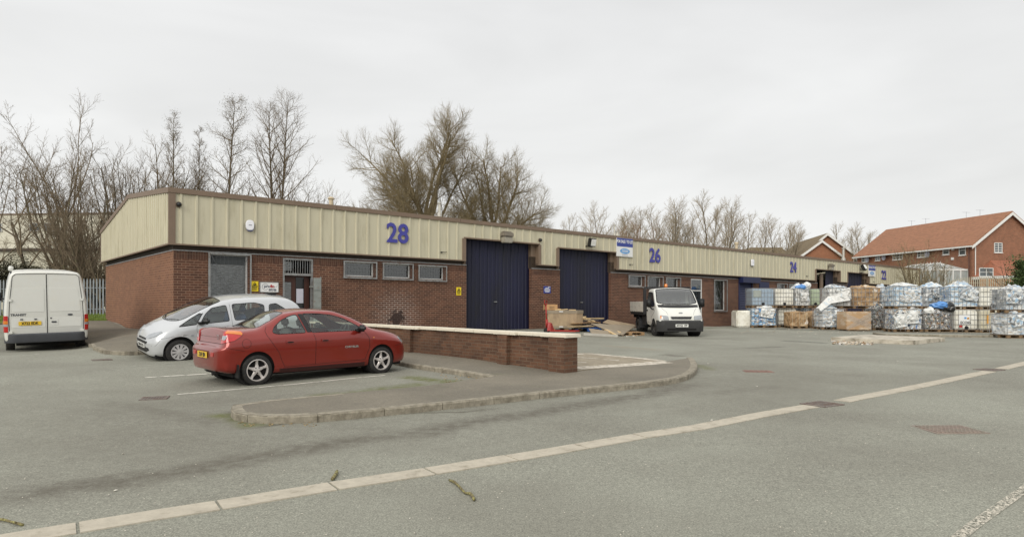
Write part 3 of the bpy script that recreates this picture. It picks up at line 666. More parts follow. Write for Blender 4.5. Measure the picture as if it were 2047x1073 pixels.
for j, (a, b, z) in enumerate(segs):
    mb.box(a-(.05 if j == 0 else 0)-(.0), b, -PR-.05, -PR+.012, z-.045, z) if z == ZB else mb.box(a-.09, b+.07, -PR-.075, -PR+.0, z-.035, z+.02)
    if z == ZB:
        if j: mb.box(a, a+.17, -PR-.047, -PR, ZB, segs[j-1][2]-.035)
        if j < len(segs)-1: mb.box(b-.17, b, -PR-.047, -PR, ZB, segs[j+1][2]-.035)
mb.box(-PR-.05, -PR+.012, -PR+.012, DEEP+.12, ZB-.045, ZB); B(mb, 'edge_trim', M_trim)
mb = MB()
for (a, b, z) in segs:
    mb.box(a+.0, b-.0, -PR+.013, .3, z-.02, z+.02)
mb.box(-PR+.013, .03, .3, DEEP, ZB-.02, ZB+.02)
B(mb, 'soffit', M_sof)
mb = MB(); DT = .22
for kx in ks:     # reveals from fascia back to the door
    a, b, z = oD[kx]; mb = MB(); mb.box(a-.03, a-.003, -PR+.013, DT, ZBR+.04, z-.02); B(mb, 'reveal_trim', M_trim); mb = MB(); mb.box(b+.003, b+.03, -PR+.013, DT, ZB-.04, z-.02); B(mb, 'reveal_trim', M_trim)
for kx in ks: mb = MB(); mb.box(H[kx][1]+.002, oD[kx][1]+.002, .0+.03, DT, ZBR+.04, oD[kx][2]-.02); B(mb, 'door_jamb', M_trim)
mb = MB(); mb.add([(-PR, -PR+.1, ZT-.1), (SEND, -PR+.1, ZT-.1), (SEND, RIDT, ZR-.1), (-PR, RIDT, ZR-.1), (SEND, DEEP, ZBK-.1), (-PR, DEEP, ZBK-.1)], [(0, 1, 2, 3), (3, 2, 4, 5)]); B(mb, 'roof', M_roof)
mb = MB(); mb.box(.0, .1, .03, .12, -.6, ZBR); mb = MB()
# folding sheet doors
def sheet_door(kx, s0, s1, zt, n, leaf=None):
    mb = MB(); P = []; w_ = (s1-s0)/n
    for i in range(n):
        a = s0+i*w_
        P += [(a, .05), (a+w_*.10, .0), (a+w_*.42, .0), (a+w_*.46, .018), (a+w_*.54, .018), (a+w_*.58, .0), (a+w_*.92, .0), (a+w_*.97, .05)]
    P.append((s1, .05)); v = []
    for (s, d) in P: v += [(s, DT+d, -.5), (s, DT+d, zt)]
    mb.add(v, [(2*i, 2*i+2, 2*i+3, 2*i+1) for i in range(len(P)-1)])
    o = B(mb, 'folding_door', M_blue, fix=False)
    m2 = MB(); z_ = zb_(1000) if kx == 'd1' else zb_(1170)
    m2.box(s0+(s1-s0)*.42, s0+(s1-s0)*.46, DT-.03, DT+.0, z_+1.12, z_+1.16); m2.build('handle', M_galv, o)
    return o
sheet_door('d1', H['d1'][0], oD['d1'][1], oD['d1'][2], 9); sheet_door('d2', H['d2'][0], oD['d2'][1], oD['d2'][2], 8)
s_m = fs(1651, DT); sheet_door('d3', s_m, oD['d3'][1], oD['d3'][2], 4); sheet_door('d4', H['d4'][0], oD['d4'][1], oD['d4'][2], 6)
MB().box(fs(1643, DT)-.2, fs(1643, DT)+.25, DT+.02, DT+.1, -.5, oD['d3'][2]-.25).build('door_post', M_trim, bld)
# windows
def window(h, kind, cage=True, cross=False):
    a, b, c, d = h; t_ = MB()
    fw = .05; y = .10
    for (p, q_, r_, s_) in ((a, b, c, c+fw), (a, b, d-fw, d), (a, a+fw, c+fw, d-fw), (b-fw, b, c+fw, d-fw)): t_.box(p, q_, y, y+.06, r_, s_)
    w_ = B(t_, 'window', M_wfr, bevel=.004)
    if kind == 'foil':
        MB().box(a+fw, b-fw, y+.03, y+.045, c+fw, d-fw-.28).build('foil_sheet', M_foil, w_)
        MB().box(a+fw, b-fw, y+.03, y+.045, d-fw-.27, d-fw).build('blind', M_blind, w_)
    else:
        MB().box(a+fw, b-fw, y+.035, y+.043, c+fw, d-fw).build('pane', M_glassd, w_)
        mb = MB(); n = max(3, int((d-c)/.07))
        zt_ = d-fw; zb2 = c+fw
        for i in range(n):
            z = zb2+(zt_-zb2)*(i+.5)/n; mb.box(a+fw, b-fw, y+.16+(i % 2)*.006, y+.175+(i % 2)*.006, z-.034, z+.034)
        mb.build('blind', mat('beige_blind', (180, 170, 140), .8) if kind == 'beige' else M_blind, w_)  # one window gets a paler, beige blind
    m3 = MB(); m3.box(a-.02, b+.02, -.03, y-.002, c-.05, c+.004); m3.build('sill', M_bfs if kind != 'foil' else M_wfr, w_)
    if cage:
        m4 = MB(); r_ = .022; e = .07; A_, B_, C_, D_ = a-e, b+e, c-e, d+e*.3; yo = -.10
        for (p, q_, r1, s1) in ((A_, B_, C_, C_+.045), (A_, B_, D_-.045, D_), (A_, A_+.045, C_+.045, D_-.045), (B_-.045, B_, C_+.045, D_-.045)): m4.box(p, q_, yo, yo+.03, r1, s1)
        for (x, z) in ((A_+.02, C_+.02), (B_-.02, C_+.02), (A_+.02, D_-.02), (B_-.02, D_-.02)): m4.box(x-.015, x+.015, yo+.03, -.002, z-.015, z+.015)
        m4.build('security_cage', M_galv, w_); m4 = MB()
        n = int((B_-A_)/.12)
        for i in range(1, n): x = A_+(B_-A_)*i/n; m4.box(x-.0015, x+.0015, yo+.012, yo+.017, C_+.045, D_-.045)
        n = int((D_-C_)/.12)
        for i in range(1, n): z = C_+(D_-C_)*i/n; m4.box(A_+.045, B_-.045, yo+.018, yo+.023, z-.0015, z+.0015)
        if cross:
            m4.tube([(A_+.1, yo+.02, D_-.1), (B_-.1, yo+.02, C_+.1)], .008, 4); m4.tube([(B_-.1, yo+.025, D_-.1), (A_+.1, yo+.025, C_+.1)], .008, 4)
        m4.build('cage_mesh', M_wire, w_)
    return w_
window(H['A'], 'foil', cross=True); window(H['w1'], 'beige'); window(H['w2'], ''); window(H['w3'], '')
for k_ in ('w4', 'w5', 'w6'): window(H[k_], '')
window(H['w7'], '', cross=True)
for k_ in ('w8', 'w9', 'w10'): window(H[k_], '')
# entrance of the nearest unit
a, b, c, d = H['door']; z0 = zb_(595); zl = fz(595, 548)
M_wood = mat('dark_timber', (66, 36, 26), .6, var=.2, scale=3, stretch=(4, 4, .5))
mb = MB(); mb.box(a, a+.07, .02, .12, z0-.1, d); mb.box(b-.07, b, .02, .12, z0-.1, d); mb.box(a+.07, b-.07, .02, .12, d-.07, d); mb.box(a+.07, b-.07, .02, .12, zl-.05, zl+.03)
for i in range(11): x = a+.07+(b-a-.14)*(i+.5)/11; mb.box(x-.009, x+.009, .03, .05, zl+.03, d-.07)
dr = B(mb, 'entrance_frame', M_galv, bevel=.004)
sp_ = a+(b-a)*.36
MB().box(a+.07, sp_-.02, .15, .17, zl+.12, d-.12).build('transom_foil', M_foil, dr)
mb = MB(); mb.box(a+.07, sp_-.04, .16, .2, z0, zl-.28); mb.build('side_foil', M_foil, dr)
d_ = MB().box(sp_-.03, b-.07, .18, .24, z0-.1, zl-.05).box(a+.07, sp_-.03, .18, .24, zl-.27, zl-.05).build('timber_door', M_wood, bld, bevel=.004)
MB().box(sp_+.13, sp_+.42, .165, .18, z0, zl-.1).build('glass_strip', mat('black_glass', (26, 28, 28), .15), d_)
MB().box(sp_+.15, sp_+.40, .158, .164, z0+1.05, z0+1.55).build('notice_paper', mat('paper', (190, 190, 200), .8, var=.04), d_)
MB().box(a+.42, a+.54, .148, .155, z0+.7, z0+.95).build('warning_sticker', mat('amber_sticker', (190, 130, 30), .6), d_)
mb = MB(); gx_ = b-.12    # steel gate leaf folded back against the brick
mb.box(gx_-.0, gx_+.26, -.30, -.27, z0+.02, zl-.12); mb.box(gx_+.24, gx_+.28, -.305, -.265, z0, zl-.08)
for zz in (z0+.9, z0+1.5): mb.box(gx_, gx_+.26, -.32, -.30, zz, zz+.05)
mb.box(gx_-.02, gx_+.0, -.30, .02, z0+.4, z0+.45); mb.box(gx_-.02, gx_, -.30, .02, z0+1.6, z0+1.65)
B(mb, 'gate_leaf', mat('old_galv', (136, 140, 136), .7, metal=.2, var=.15, dirt=(120, 88, 66), dscale=4, lo=.55), bevel=.004)
# second unit door and roller shutter
a, b, c, d = H['dr26']; z0 = zb_(1392); mb = MB()
mb.box(a, a+.06, .02, .1, z0-.1, d); mb.box(b-.06, b, .02, .1, z0-.1, d); mb.box(a+.06, b-.06, .02, .1, d-.06, d); mb.box(a+.06, b-.06, .02, .1, d-.72, d-.66); mb.box(a+.06, b-.06, .02, .1, d-1.9, d-1.84)
dr2 = B(mb, 'entrance_frame', M_wfr); MB().box(a+.06, b-.06, .055, .065, z0-.1, d-.06).build('pane', M_glassd, dr2); MB().box(a+.06, b-.06, .5, .55, z0-.1, d-.06).build('screen', M_blind, dr2)
a, b, c, d = H['sh']; z0 = zb_(1490); mb = MB(); nsl = 26; P = []
for i in range(nsl+1):
    z = z0-.1+(d-z0+.1)*i/nsl; P += [(.05, z), (.02, z+.03)]
v = []
for (y, z) in P: v += [(a, y, z), (b, y, z)]
mb.add(v, [(2*i, 2*i+1, 2*i+3, 2*i+2) for i in range(len(P)-1)]); M_shut = mat('navy_shutter', (24, 32, 70), .5, var=.12)
sh = B(mb, 'roller_shutter', M_shut, fix=False)
m5 = MB(); m5.box(a-.06, fs(1511), -.34, .03, ZB-.42, ZB-.05); m5.build('shutter_box', M_shut, sh, bevel=.01)
m5 = MB(); m5.box(a-.06, a, -.05, .0, z0-.1, ZB-.42); m5.box(b, b+.06, -.05, .0, z0-.1, ZB-.42); m5.build('guide_rail', M_shut, sh)
m5 = MB(); m5.box(fs(1517), fs(1536.5), -.04, -.003, ZBR-.66, ZBR-.08); B(m5, 'window_shutter', M_shut, bevel=.006)
# roof flues
M_cowl = mat('flue_steel', (186, 182, 172), .45, metal=.5, var=.1); M_cream = mat('flue_cream', (200, 184, 156), .8)
def flue(px, pyt, pyb, dpt, r, m, kind):
    Y = dpt; p = at_depth(px, pyb, Y); s = (Vector(p[:2])-C0).dot(D); t_ = (Vector(p[:2])-C0).dot(T); h = (pyb-pyt)/F*Y
    zb = p.z+SL*s; mb = MB(); M = Matrix.Translation((s, t_, 0))
    if kind == 'pot': prof = [(r*.8, zb-.8), (r*.8, zb+h*.55), (r*1.0, zb+h*.7), (r*1.35, zb+h*.78), (r*1.35, zb+h*.86), (r*.9, zb+h*.9), (r*.9, zb+h), (0, zb+h)]
    else: prof = [(r*1.5, zb-.8), (r*1.5, zb+h*.18), (r*.8, zb+h*.25), (r*.8, zb+h*.9), (r*1.25, zb+h*.92), (r*1.25, zb+h), (0, zb+h)]
    mb.lathe(prof, 16, M); return B(mb, 'flue', m, smooth='auto')
flue(661, 394, 410, 33, .13, M_cream, 'pot'); flue(878, 405, 432, 38, .10, M_cowl, 'pipe'); flue(1228, 449, 470, 48, .09, M_cowl, 'pipe'); flue(1234, 462, 470, 48, .14, M_cowl, 'pipe')
flue(1472, 484, 499, 56, .14, M_cream, 'pot'); flue(1686, 495, 522, 65, .13, M_cowl, 'pipe')
# ------------------------------------------------------------ things fixed to the facade (each one its own)
def bpt(s, t, z): # building-frame point in the world
    p = bw(s, t); return Vector((p.x, p.y, z-SL*s))
D3 = Vector((D.x, D.y, -SL)); 
def onwall(px, py, t): s = fs(px, t); return bpt(s, t, fz(px, py, t))
def FM(): return Matrix.Identity(4)
XR = (0, SL, YAW)
M_num = mat('blue_number', (62, 62, 146), .45, var=.06)
def number(px, py, s_, h, label):
    o = empty('unit_number', onwall(px, py, -PR-.045), label, 'sign', rot=XR)
    for k_, chh in enumerate(s_):
        text('digit', chh, h*1.42, M_num, o, frame(((k_-.5)*h*.67, 0, 0), (1, 0, 0)), depth=.03, bold=.018*h/.7, sx=.95)
def num_h(x, y0, y1): return abs(fz(x, y0, -PR)-fz(x, y1, -PR))
number(795, 468.3, '28', num_h(795, 449, 487), 'big blue number 28 on the tan fascia left of the navy doors')
number(1309.5, 512, '26', num_h(1309, 498, 525.5), 'blue number 26 above the small windows behind the tipper truck')
number(1586, 535, '24', num_h(1586, 525, 545.5), 'blue number 24 on the fascia above the stacked containers')
number(1767, 550.5, '22', num_h(1767, 542, 559.5), 'blue number 22 at the far right end of the fascia')
M_white = mat('sign_white', (222, 222, 220), .4, var=.03); M_sblue = mat('sign_blue', (40, 60, 140), .4, var=.05); M_cyan = mat('sign_light_blue', (90, 150, 205), .4)
M_yel = mat('sign_yellow', (232, 205, 30), .5, var=.04); M_black = mat('sign_black', (24, 24, 24), .5); M_red = mat('sign_red', (170, 40, 36), .5); M_grey = mat('sign_grey', (120, 122, 130), .5)
def board(px0, px1, py0, py1, t, name, label, cat, m=M_white, th=.03):
    """board between photo columns; returns (root, width, height) with the origin at its centre"""
    s0, s1 = fs(px0, t), fs(px1, t); pxm = (px0+px1)/2; z1, z0 = fz(pxm, py0, t), fz(pxm, py1, t)
    o = empty(name, bpt((s0+s1)/2, t, (z0+z1)/2), label, cat, rot=XR); w_, h_ = s1-s0, z1-z0
    MB().box(-w_/2, w_/2, 0, th, -h_/2, h_/2).build('panel', m, o, bevel=.004)
    return o, w_, h_
for (x0, x1, y0, y1, l) in ((1233, 1265, 476.5, 513, 'blue and white FOR SALE / TO LET board between the navy doors and number 26'), (1736.5, 1750, 530.5, 552.5, 'small far FOR SALE board beside number 22')):
    o, w_, h_ = board(x0, x1, y0, y1, -PR-.09, 'estate_agent_board', l, 'sign', th=.04)
    MB().box(-w_/2+.005, w_/2-.005, -.006, -.001, h_*.04, h_/2-.005).build('blue_band', M_sblue, o)
    text('lettering', 'FOR SALE / TO LET', h_*.23, M_white, o, frame((0, -.009, h_*.31), (1, 0, 0)), bold=.006, sx=.52*w_/h_)
    text('lettering', '01 50000', h_*.08, M_white, o, frame((0, -.009, h_*.12), (1, 0, 0)), sx=.8) if False else None
    mb = MB(); n = 28; mb.prism([(w_*.3*math.cos(6.283*i/n), -h_*.2+h_*.15*math.sin(6.283*i/n)) for i in range(n)], -.006, -.001, axis='y'); mb.build('oval_emblem', M_cyan, o)
    for k_ in range(2): MB().box(-w_*.2, w_*.2, -.009, -.0065, -h_*.17-k_*h_*.08, -h_*.14-k_*h_*.08).build('emblem_bar', M_white, o)
    MB().box(-w_*.18, w_*.18, -.006, -.001, -h_*.43, -h_*.405).build('small_print', M_grey, o)
def warn(x0, x1, y0, y1, l):
    o, w_, h_ = board(x0, x1, y0, y1, -.02, 'warning_sign', l, 'sign', M_yel, .015)
    tr = [(-w_*.36, h_*.0), (w_*.36, h_*.0), (0, h_*.40)]; mb = MB()
    mb.tube([(x, -.006, z) for x, z in tr], w_*.045, 4, closed=True); mb.build('triangle', M_black, o)
    mb = MB(); mb.box(-w_*.16, w_*.12, -.008, -.001, h_*.06, h_*.16); mb.box(-w_*.05, w_*.16, -.008, -.001, h_*.17, h_*.24); mb.build('camera_symbol', M_black, o)
    for i in range(4): MB().box(-w_*.38, w_*(.38-.1*(i % 2)), -.005, -.001, -h_*(.1+.09*i), -h_*(.06+.09*i)).build('text_line', M_black, o)
warn(502, 516.5, 562, 582, 'yellow security camera warning sign left of the white company sign')
warn(912.5, 922, 574, 590, 'yellow warning sign on brick just left of the first navy door')
o, w_, h_ = board(519.5, 557, 563.5, 584, -.03, 'company_sign', 'white framed company sign reading proflo left of the entrance', 'sign', M_white, .025)
mb = MB()
for (a, b, c, d) in ((-w_/2, w_/2, -h_/2, -h_/2+.012), (-w_/2, w_/2, h_/2-.012, h_/2), (-w_/2, -w_/2+.012, -h_/2, h_/2), (w_/2-.012, w_/2, -h_/2, h_/2)): mb.box(a, b, -.012, 0-.001, c, d)
mb.build('frame', M_galv, o)
text('lettering', 'pro', h_*.36, M_grey, o, frame((-w_*.13, -.004, h_*.08), (1, 0, 0)), bold=.006, sx=1.1); text('lettering', 'flo', h_*.36, M_red, o, frame((w_*.16, -.004, h_*.08), (1, 0, 0)), bold=.006, sx=1.1)
mb = MB(); mb.tube([(-w_*.22+h_*.3*math.cos(a_/10), -.004, h_*.03+h_*.3*math.sin(a_/10)) for a_ in range(6, 58, 3)], .005, 4); mb.tube([(w_*.1, -.004, -h_*.02), (w_*.38, -.004, h_*.05), (w_*.44, -.004, h_*.22)], .004, 4); mb.build('swirl', M_grey, o)
text('lettering', '0151 523', h_*.24, M_grey, o, frame((w_*.17, -.004, -h_*.27), (1, 0, 0)), bold=.01, sx=.8)
o, w_, h_ = board(1087, 1101, 572, 586, -.02, 'notice', 'small blue notice on the brick pier between the navy doors', 'sign', M_sblue, .015)
for i, ww in enumerate((.26, .4, .4, .3)): MB().box(-w_*ww, w_*ww, -.004, -.001, h_*(.18-.17*i), h_*(.27-.17*i)).build('text_line', M_white, o)
MB().box(w_*.1, w_*.42, -.004, -.001, h_*.36, h_*.44).build('text_line', M_white, o)
# alarm boxes, lights, outlets
def alarm(px, py, w_, h_, l, rnd_=True, t=-PR-.04):
    o = empty('alarm_box', onwall(px, py, t), l, 'alarm box', rot=XR); n = 20; p = []
    for i in range(n):
        a = 6.283*i/n; ca, sa = math.cos(a), math.sin(a); e = 2.6 if rnd_ else 8
        p.append((w_/2*math.copysign(abs(ca)**(2/e), ca), h_/2*math.copysign(abs(sa)**(2/e), sa)))
    MB().prism(p, -.10, 0, axis='y').build('cover', mat('alarm_white', (232, 232, 236), .4, var=.02), o, bevel=.02)
    MB().prism([(x*.98+.015, z*.98-.03) for x, z in p], -.03, .0, axis='y').build('backplate', M_sblue if rnd_ else M_grey, o)
    MB().box(-w_*.2, w_*.2, -.104, -.101, -.012, .012).build('badge', M_grey, o)
alarm(498.5, 450.5, .26, .34, 'white rounded alarm box with blue edge left of number 28'); alarm(1503, 525, .3, .42, 'plain white oblong alarm box above the roller shutter', False)
def flood(px, py, kind, l, s_=1):
    o = empty('floodlight', onwall(px, py, -PR-.04), l, 'light', rot=XR, scale=s_)
    M_fl = mat('light_housing', (120, 112, 100), .6, var=.15) if kind == 'bulk' else M_black
    if kind == 'bulk':
        MB().box(-.22, .22, -.26, 0, .05, .20).build('housing', M_fl, o, bevel=.03); MB().box(-.19, .19, -.22, -.02, -.16, .05).build('lens', mat('ribbed_lens', (150, 144, 130), .3, var=.2, scale=30), o, bevel=.02)
        MB().box(-.17, .17, -.18, -.01, .2, .24).build('lid', M_fl, o, bevel=.01)
    else:
        Mx = Matrix.Rotation(R(-25 if kind == 'up' else 12), 4, 'X')
        MB().box(-.17, .17, -.30, -.12, -.17, .17, Mx).build('housing', M_black, o, bevel=.02)
        MB().box(-.14, .14, -.312, -.302, -.13, .14, Mx).build('lens', mat('lens_pale', (225, 225, 220), .15), o)
        mb = MB(); mb.box(-.02, .02, -.14, .0, -.05, .0); mb.box(-.2, .2, -.05, -.02, -.22, -.18) ; mb.build('bracket', M_black, o)
flood(1009, 477, 'bulk', 'brown bulkhead lamp above the first navy door', 1.25); flood(1176, 483, 'flood', 'black floodlight with pale lens above the second navy door', 1.2)
flood(1658, 535, 'bulk', 'far bulkhead lamp above the half open door', 1.2); flood(1720, 538, 'up', 'black tilted floodlight left of the small far board', 1.4)
for (px, py, l) in ((357, 409, 'small black round sensor at the top left corner of the fascia'), (1079, 480, 'small black round sensor right of the first navy door')):
    o = empty('sensor', onwall(px, py, -PR-.02), l, 'sensor', rot=XR); MB().lathe([(0, -.13), (.05, -.12), (.075, -.06), (.075, 0)], 14, axis='y').build('dome', M_black, o, smooth=True)
    MB().lathe([(.0, -.02), (.09, -.02), (.09, .0)], 14, axis='y').build('base', M_trim, o)
for (px, py, l) in ((886, 504.5, 'short black bracket on the fascia left of the first navy door'), (1261, 529, 'short black bracket under the blue and white board'), (1613, 552, 'short dark bracket right of number 24'), (1747, 563, 'rusty cable bracket under the small far board')):
    o = empty('bracket', onwall(px, py, -PR-.0), l, 'bracket', rot=XR); mb = MB(); mb.tube([(-.16, -.05, -.01), (-.05, -.06, .015), (.06, -.06, .0), (.15, -.05, .03)], .012, 6); mb.build('arm', M_black, o); MB().cbox((-.1, -.03, 0), (.05, .06, .05)).build('clamp', M_black, o)
# ------------------------------------------------------------ low boundary wall with coping
M_wb = brick_mat('wall_brick', (106, 74, 54), (80, 56, 42), (108, 92, 76), course=.0775, brick=.236, soil=.4, msize=.012)
M_cop = mat('coping_stone', (216, 208, 190), .8, var=.08, scale=5, dirt=(160, 150, 132), dscale=5, lo=.55, hi=.75)
zw = gz(*wall0)+.1; WL = (C0-wall0).dot(T)-.01; ZC = EYE-(667-HY)/F*wall0.y
wyaw = math.atan2(T.y, T.x); bwl = empty('boundary_wall', (wall0.x, wall0.y, 0), 'low brick boundary wall with pale coping between cars and yard', 'wall', rot=(0, 0, wyaw))
mb = MB(); TW = .225          # local x runs from the free end to the facade; y to the left (car park side)
def pxt(px): u = (px-CX)/F; return (u*wall0.y-wall0.x)/(T.x-u*T.y)
piers = [(-.0, .46), (pxt(1031)-.12, pxt(1031)+.22), (pxt(838)-.12, pxt(838)+.22)]
mb.box(.46, WL, .04, .04+TW, -.3, ZC-.07)
for a, b in piers: mb.box(a, b, -.02, .38, -.3, ZC-.065)
mb.build('brickwork', M_wb, bwl)
n = 16
for i in range(n):
    a = -.06+(WL+.06)*i/n; b = -.06+(WL+.06)*(i+1)/n-.008; dz = rnd.uniform(-.006, .006); dy = rnd.uniform(-.008, .008)
    e_ = .06 if any(p-.3 < (a+b)/2 < q+.3 for p, q in piers) else 0
    MB().box(a, b, -.03-e_*.5+dy, .33+e_+dy, ZC-.07+dz, ZC+dz).build('coping', M_cop, bwl, bevel=.008)
# ------------------------------------------------------------ vehicles
def pchip(xs, ys, xq):
    xs = np.asarray(xs, float); ys = np.asarray(ys, float); h = np.diff(xs); dl = np.diff(ys, axis=0)/h[:, None]
    m = np.zeros_like(ys); m[0] = dl[0]; m[-1] = dl[-1]
    a, b = dl[:-1], dl[1:]; w1 = (2*h[1:]+h[:-1])[:, None]; w2 = (h[1:]+2*h[:-1])[:, None]
    with np.errstate(divide='ignore', invalid='ignore'): hm = (w1+w2)/(w1/a+w2/b)
    m[1:-1] = np.where(a*b > 0, hm, 0)
    k = np.clip(np.searchsorted(xs, xq, side='right')-1, 0, len(xs)-2); t = ((xq-xs[k])/h[k])[:, None]; H_ = h[k][:, None]
    return (2*t**3-3*t**2+1)*ys[k]+(t**3-2*t**2+t)*H_*m[k]+(-2*t**3+3*t**2)*ys[k+1]+(t**3-t**2)*H_*m[k+1]
def near_on(poly, P):
    """nearest points of a closed outline to points P; returns (points, distance)"""
    best = np.full(len(P), 1e9); out = P.copy(); poly = np.asarray(poly, float)
    for i in range(len(poly)):
        a, b = poly[i], poly[(i+1) % len(poly)]; d = b-a; L2 = (d*d).sum()+1e-12
        t = np.clip(((P-a) @ d)/L2, 0, 1)[:, None]; q = a+t*d; ds = np.linalg.norm(P-q, axis=1); k = ds < best; best[k] = ds[k]; out[k] = q[k]
    return out, best
def in_poly(poly, P):
    c = np.zeros(len(P), bool); n = len(poly)
    for i in range(n):
        (x1, y1), (x0, y0) = poly[i], poly[i-1]
        if y1 == y0: continue
        k = ((y1 > P[:, 1]) != (y0 > P[:, 1])) & (P[:, 0] < (x0-x1)*(P[:, 1]-y1)/(y0-y1)+x1); c ^= k
    return c
def rounded(poly, r=.04, n=5):
    out = []; k = len(poly)
    for i in range(k):
        p = Vector(poly[i]); a = Vector(poly[i-1])-p; b = Vector(poly[(i+1) % k])-p; rr = min(r, a.length*.45, b.length*.45); a = p+a.normalized()*rr; b = p+b.normalized()*rr
        for j in range(n+1): t = j/n; out.append(tuple(a*(1-t)**2+p*2*t*(1-t)+b*t*t))
    return out
class Shell:
    def __init__(s, keys, nseg, cell=.025, sharp=()):
        xs = [k[0] for k in keys]; C = np.array([[c for p in k[1] for c in p] for k in keys], float); q = []
        for i in range(len(xs)-1):
            mv = max(xs[i+1]-xs[i], np.abs(C[i+1]-C[i]).max()); n = max(1, int(round(mv/cell))); q += [xs[i]+(xs[i+1]-xs[i])*j/n for j in range(n)]
        q.append(xs[-1]); q = np.array(q); V = pchip(xs, C, q).reshape(len(q), -1, 2); K = V.shape[1]
        rows = []; s.seg = []
        for i in range(K-1):
            p0, p1 = V[:, i], V[:, i+1]
            m0 = (V[:, i+1]-V[:, i-1])/2 if i > 0 and i not in sharp else (p1-p0)
            m1 = (V[:, i+2]-V[:, i])/2 if i+2 < K and (i+1) not in sharp else (p1-p0)
            if i == K-2: m1 = np.stack([(p1-p0)[:, 0], np.zeros(len(q))], 1)
            L0 = np.linalg.norm(p1-p0, axis=1)[:, None]
            for m_ in (m0, m1):
                l = np.linalg.norm(m_, axis=1)[:, None]+1e-9; m_ *= np.minimum(1, 1.2*L0/l)
            n = nseg[i]
            for j in range(n):
                t = j/n; rows.append((2*t**3-3*t**2+1)*p0+(t**3-2*t**2+t)*m0+(-2*t**3+3*t**2)*p1+(t**3-t**2)*m1); s.seg.append(i)
        rows.append(V[:, -1]); s.seg.append(K-2); G = np.stack(rows, 1)
        s.P = np.concatenate([np.repeat(q[:, None, None], G.shape[1], 1), G], 2); s.q = q; s.cell = cell; s.regs = []
    def region(s, name, poly, proj, smin=0, smax=99, m=None, snap=.6, xr=None):
        """cut faces of ring segments smin..smax lying inside the outline; proj 'xz' or 'xy'"""
        s.regs.append([name, poly, proj, smin, smax, m]); ax = (0, 2) if proj == 'xz' else (0, 1)
        nx, M, _ = s.P.shape; sg = np.array(s.seg); ok = (sg >= smin) & (sg <= smax); ok[-1] = ok[-2] if proj == 'xy' else ok[-1]
    def build(s, name, m, parent, cap=(True, True)):
        nx, M, _ = s.P.shape; i, j = np.meshgrid(np.arange(nx-1), np.arange(M-1), indexing='ij')
        Fq = np.stack([i*M+j, i*M+j+1, (i+1)*M+j+1, (i+1)*M+j], -1).reshape(-1, 4); P = s.P.reshape(-1, 3); cen = P[Fq].mean(1); sg = np.array(s.seg)[j.ravel()]
        lab = np.full(len(Fq), -1)
        for r, (nm, poly, proj, a, b, mm) in enumerate(s.regs):
            ax = (0, 2) if proj == 'xz' else (0, 1); k = (sg >= a) & (sg <= b) & in_poly(poly, cen[:, ax]); lab[k] = r
        hb = BVHTree.FromPolygons([tuple(v) for v in P], [tuple(f) for f in Fq.tolist()]); P = P.copy()
        for r, (nm, poly, proj, a, b, mm) in enumerate(s.regs):
            ins = np.zeros(len(P), bool); ins[Fq[lab == r].ravel()] = True; out_ = np.zeros(len(P), bool); out_[Fq[(lab != r)].ravel()] = True
            k = np.where(ins & out_)[0]; ax = (0, 2) if proj == 'xz' else (0, 1)
            if not len(k): continue
            Q, dd_ = near_on(poly, P[k][:, ax])
            for ki, q_, d_ in zip(k, Q, dd_):
                if d_ > s.cell*1.6: continue
                if proj == 'xz': h_ = hb.ray_cast(Vector((q_[0], 3, q_[1])), Vector((0, -1, 0)))
                else:
                    if P[ki][1] < 1e-5: q_ = (q_[0], 0.0)
                    h_ = hb.ray_cast(Vector((q_[0], max(q_[1], 1e-4), 5)), Vector((0, 0, -1)))
                if h_[0] is not None and abs((h_[0]-Vector(P[ki])).length) < s.cell*3: P[ki] = [h_[0].x, (0 if proj == 'xy' and P[ki][1] < 1e-5 else h_[0].y), h_[0].z]
        res = {}; 
        def mk(nm, faces, sides, mm, capit=False, par=None):
            mb = MB()
            for sd_ in sides:
                Q = P.copy(); Q[:, 1] *= sd_; mb.add(Q.tolist(), [tuple(f) if sd_ > 0 else tuple(f[::-1]) for f in faces.tolist()])
            if capit:
                for e_, ii_ in ((0, 0), (1, nx-1)):
                    if cap[e_]:
                        ring = s.P[ii_]; pts = [tuple(p) for p in ring]+[(p[0], -p[1], p[2]) for p in ring[-2:0:-1]]; mb.add(pts, [tuple(range(len(pts)))])
            me = bpy.data.meshes.new(nm); me.from_pydata(mb.v, [], mb.f); bm = bmesh.new(); bm.from_mesh(me)
            bmesh.ops.delete(bm, geom=[v for v in bm.verts if not v.link_faces], context='VERTS'); bmesh.ops.remove_doubles(bm, verts=bm.verts, dist=1e-5)
            bmesh.ops.dissolve_degenerate(bm, edges=bm.edges, dist=1e-6)
            if capit: bmesh.ops.recalc_face_normals(bm, faces=bm.faces)
            bm.to_mesh(me); bm.free(); me.shade_smooth(); return link(nm, me, mm, par or parent)
        body = mk(name, Fq[lab == -1], (1, -1), m, True); smooth_angle(body, 42)
        for r, (nm, poly, proj, a, b, mm) in enumerate(s.regs):
            if mm is None: continue
            if proj == 'xy': res.setdefault(nm, []).append(mk(nm, Fq[lab == r], (1, -1), mm))
            else:
                for sd_ in (-1, 1): res.setdefault(nm, []).append(mk(nm, Fq[lab == r], (sd_,), mm))
        s.body = body; s.parts = res
        allF = [tuple(f) for f in Fq.tolist()]; Pm = P.copy(); Pm[:, 1] *= -1; n = len(P)
        V = P.tolist()+Pm.tolist(); Fa = allF+[tuple(n+k for k in f) for f in allF]
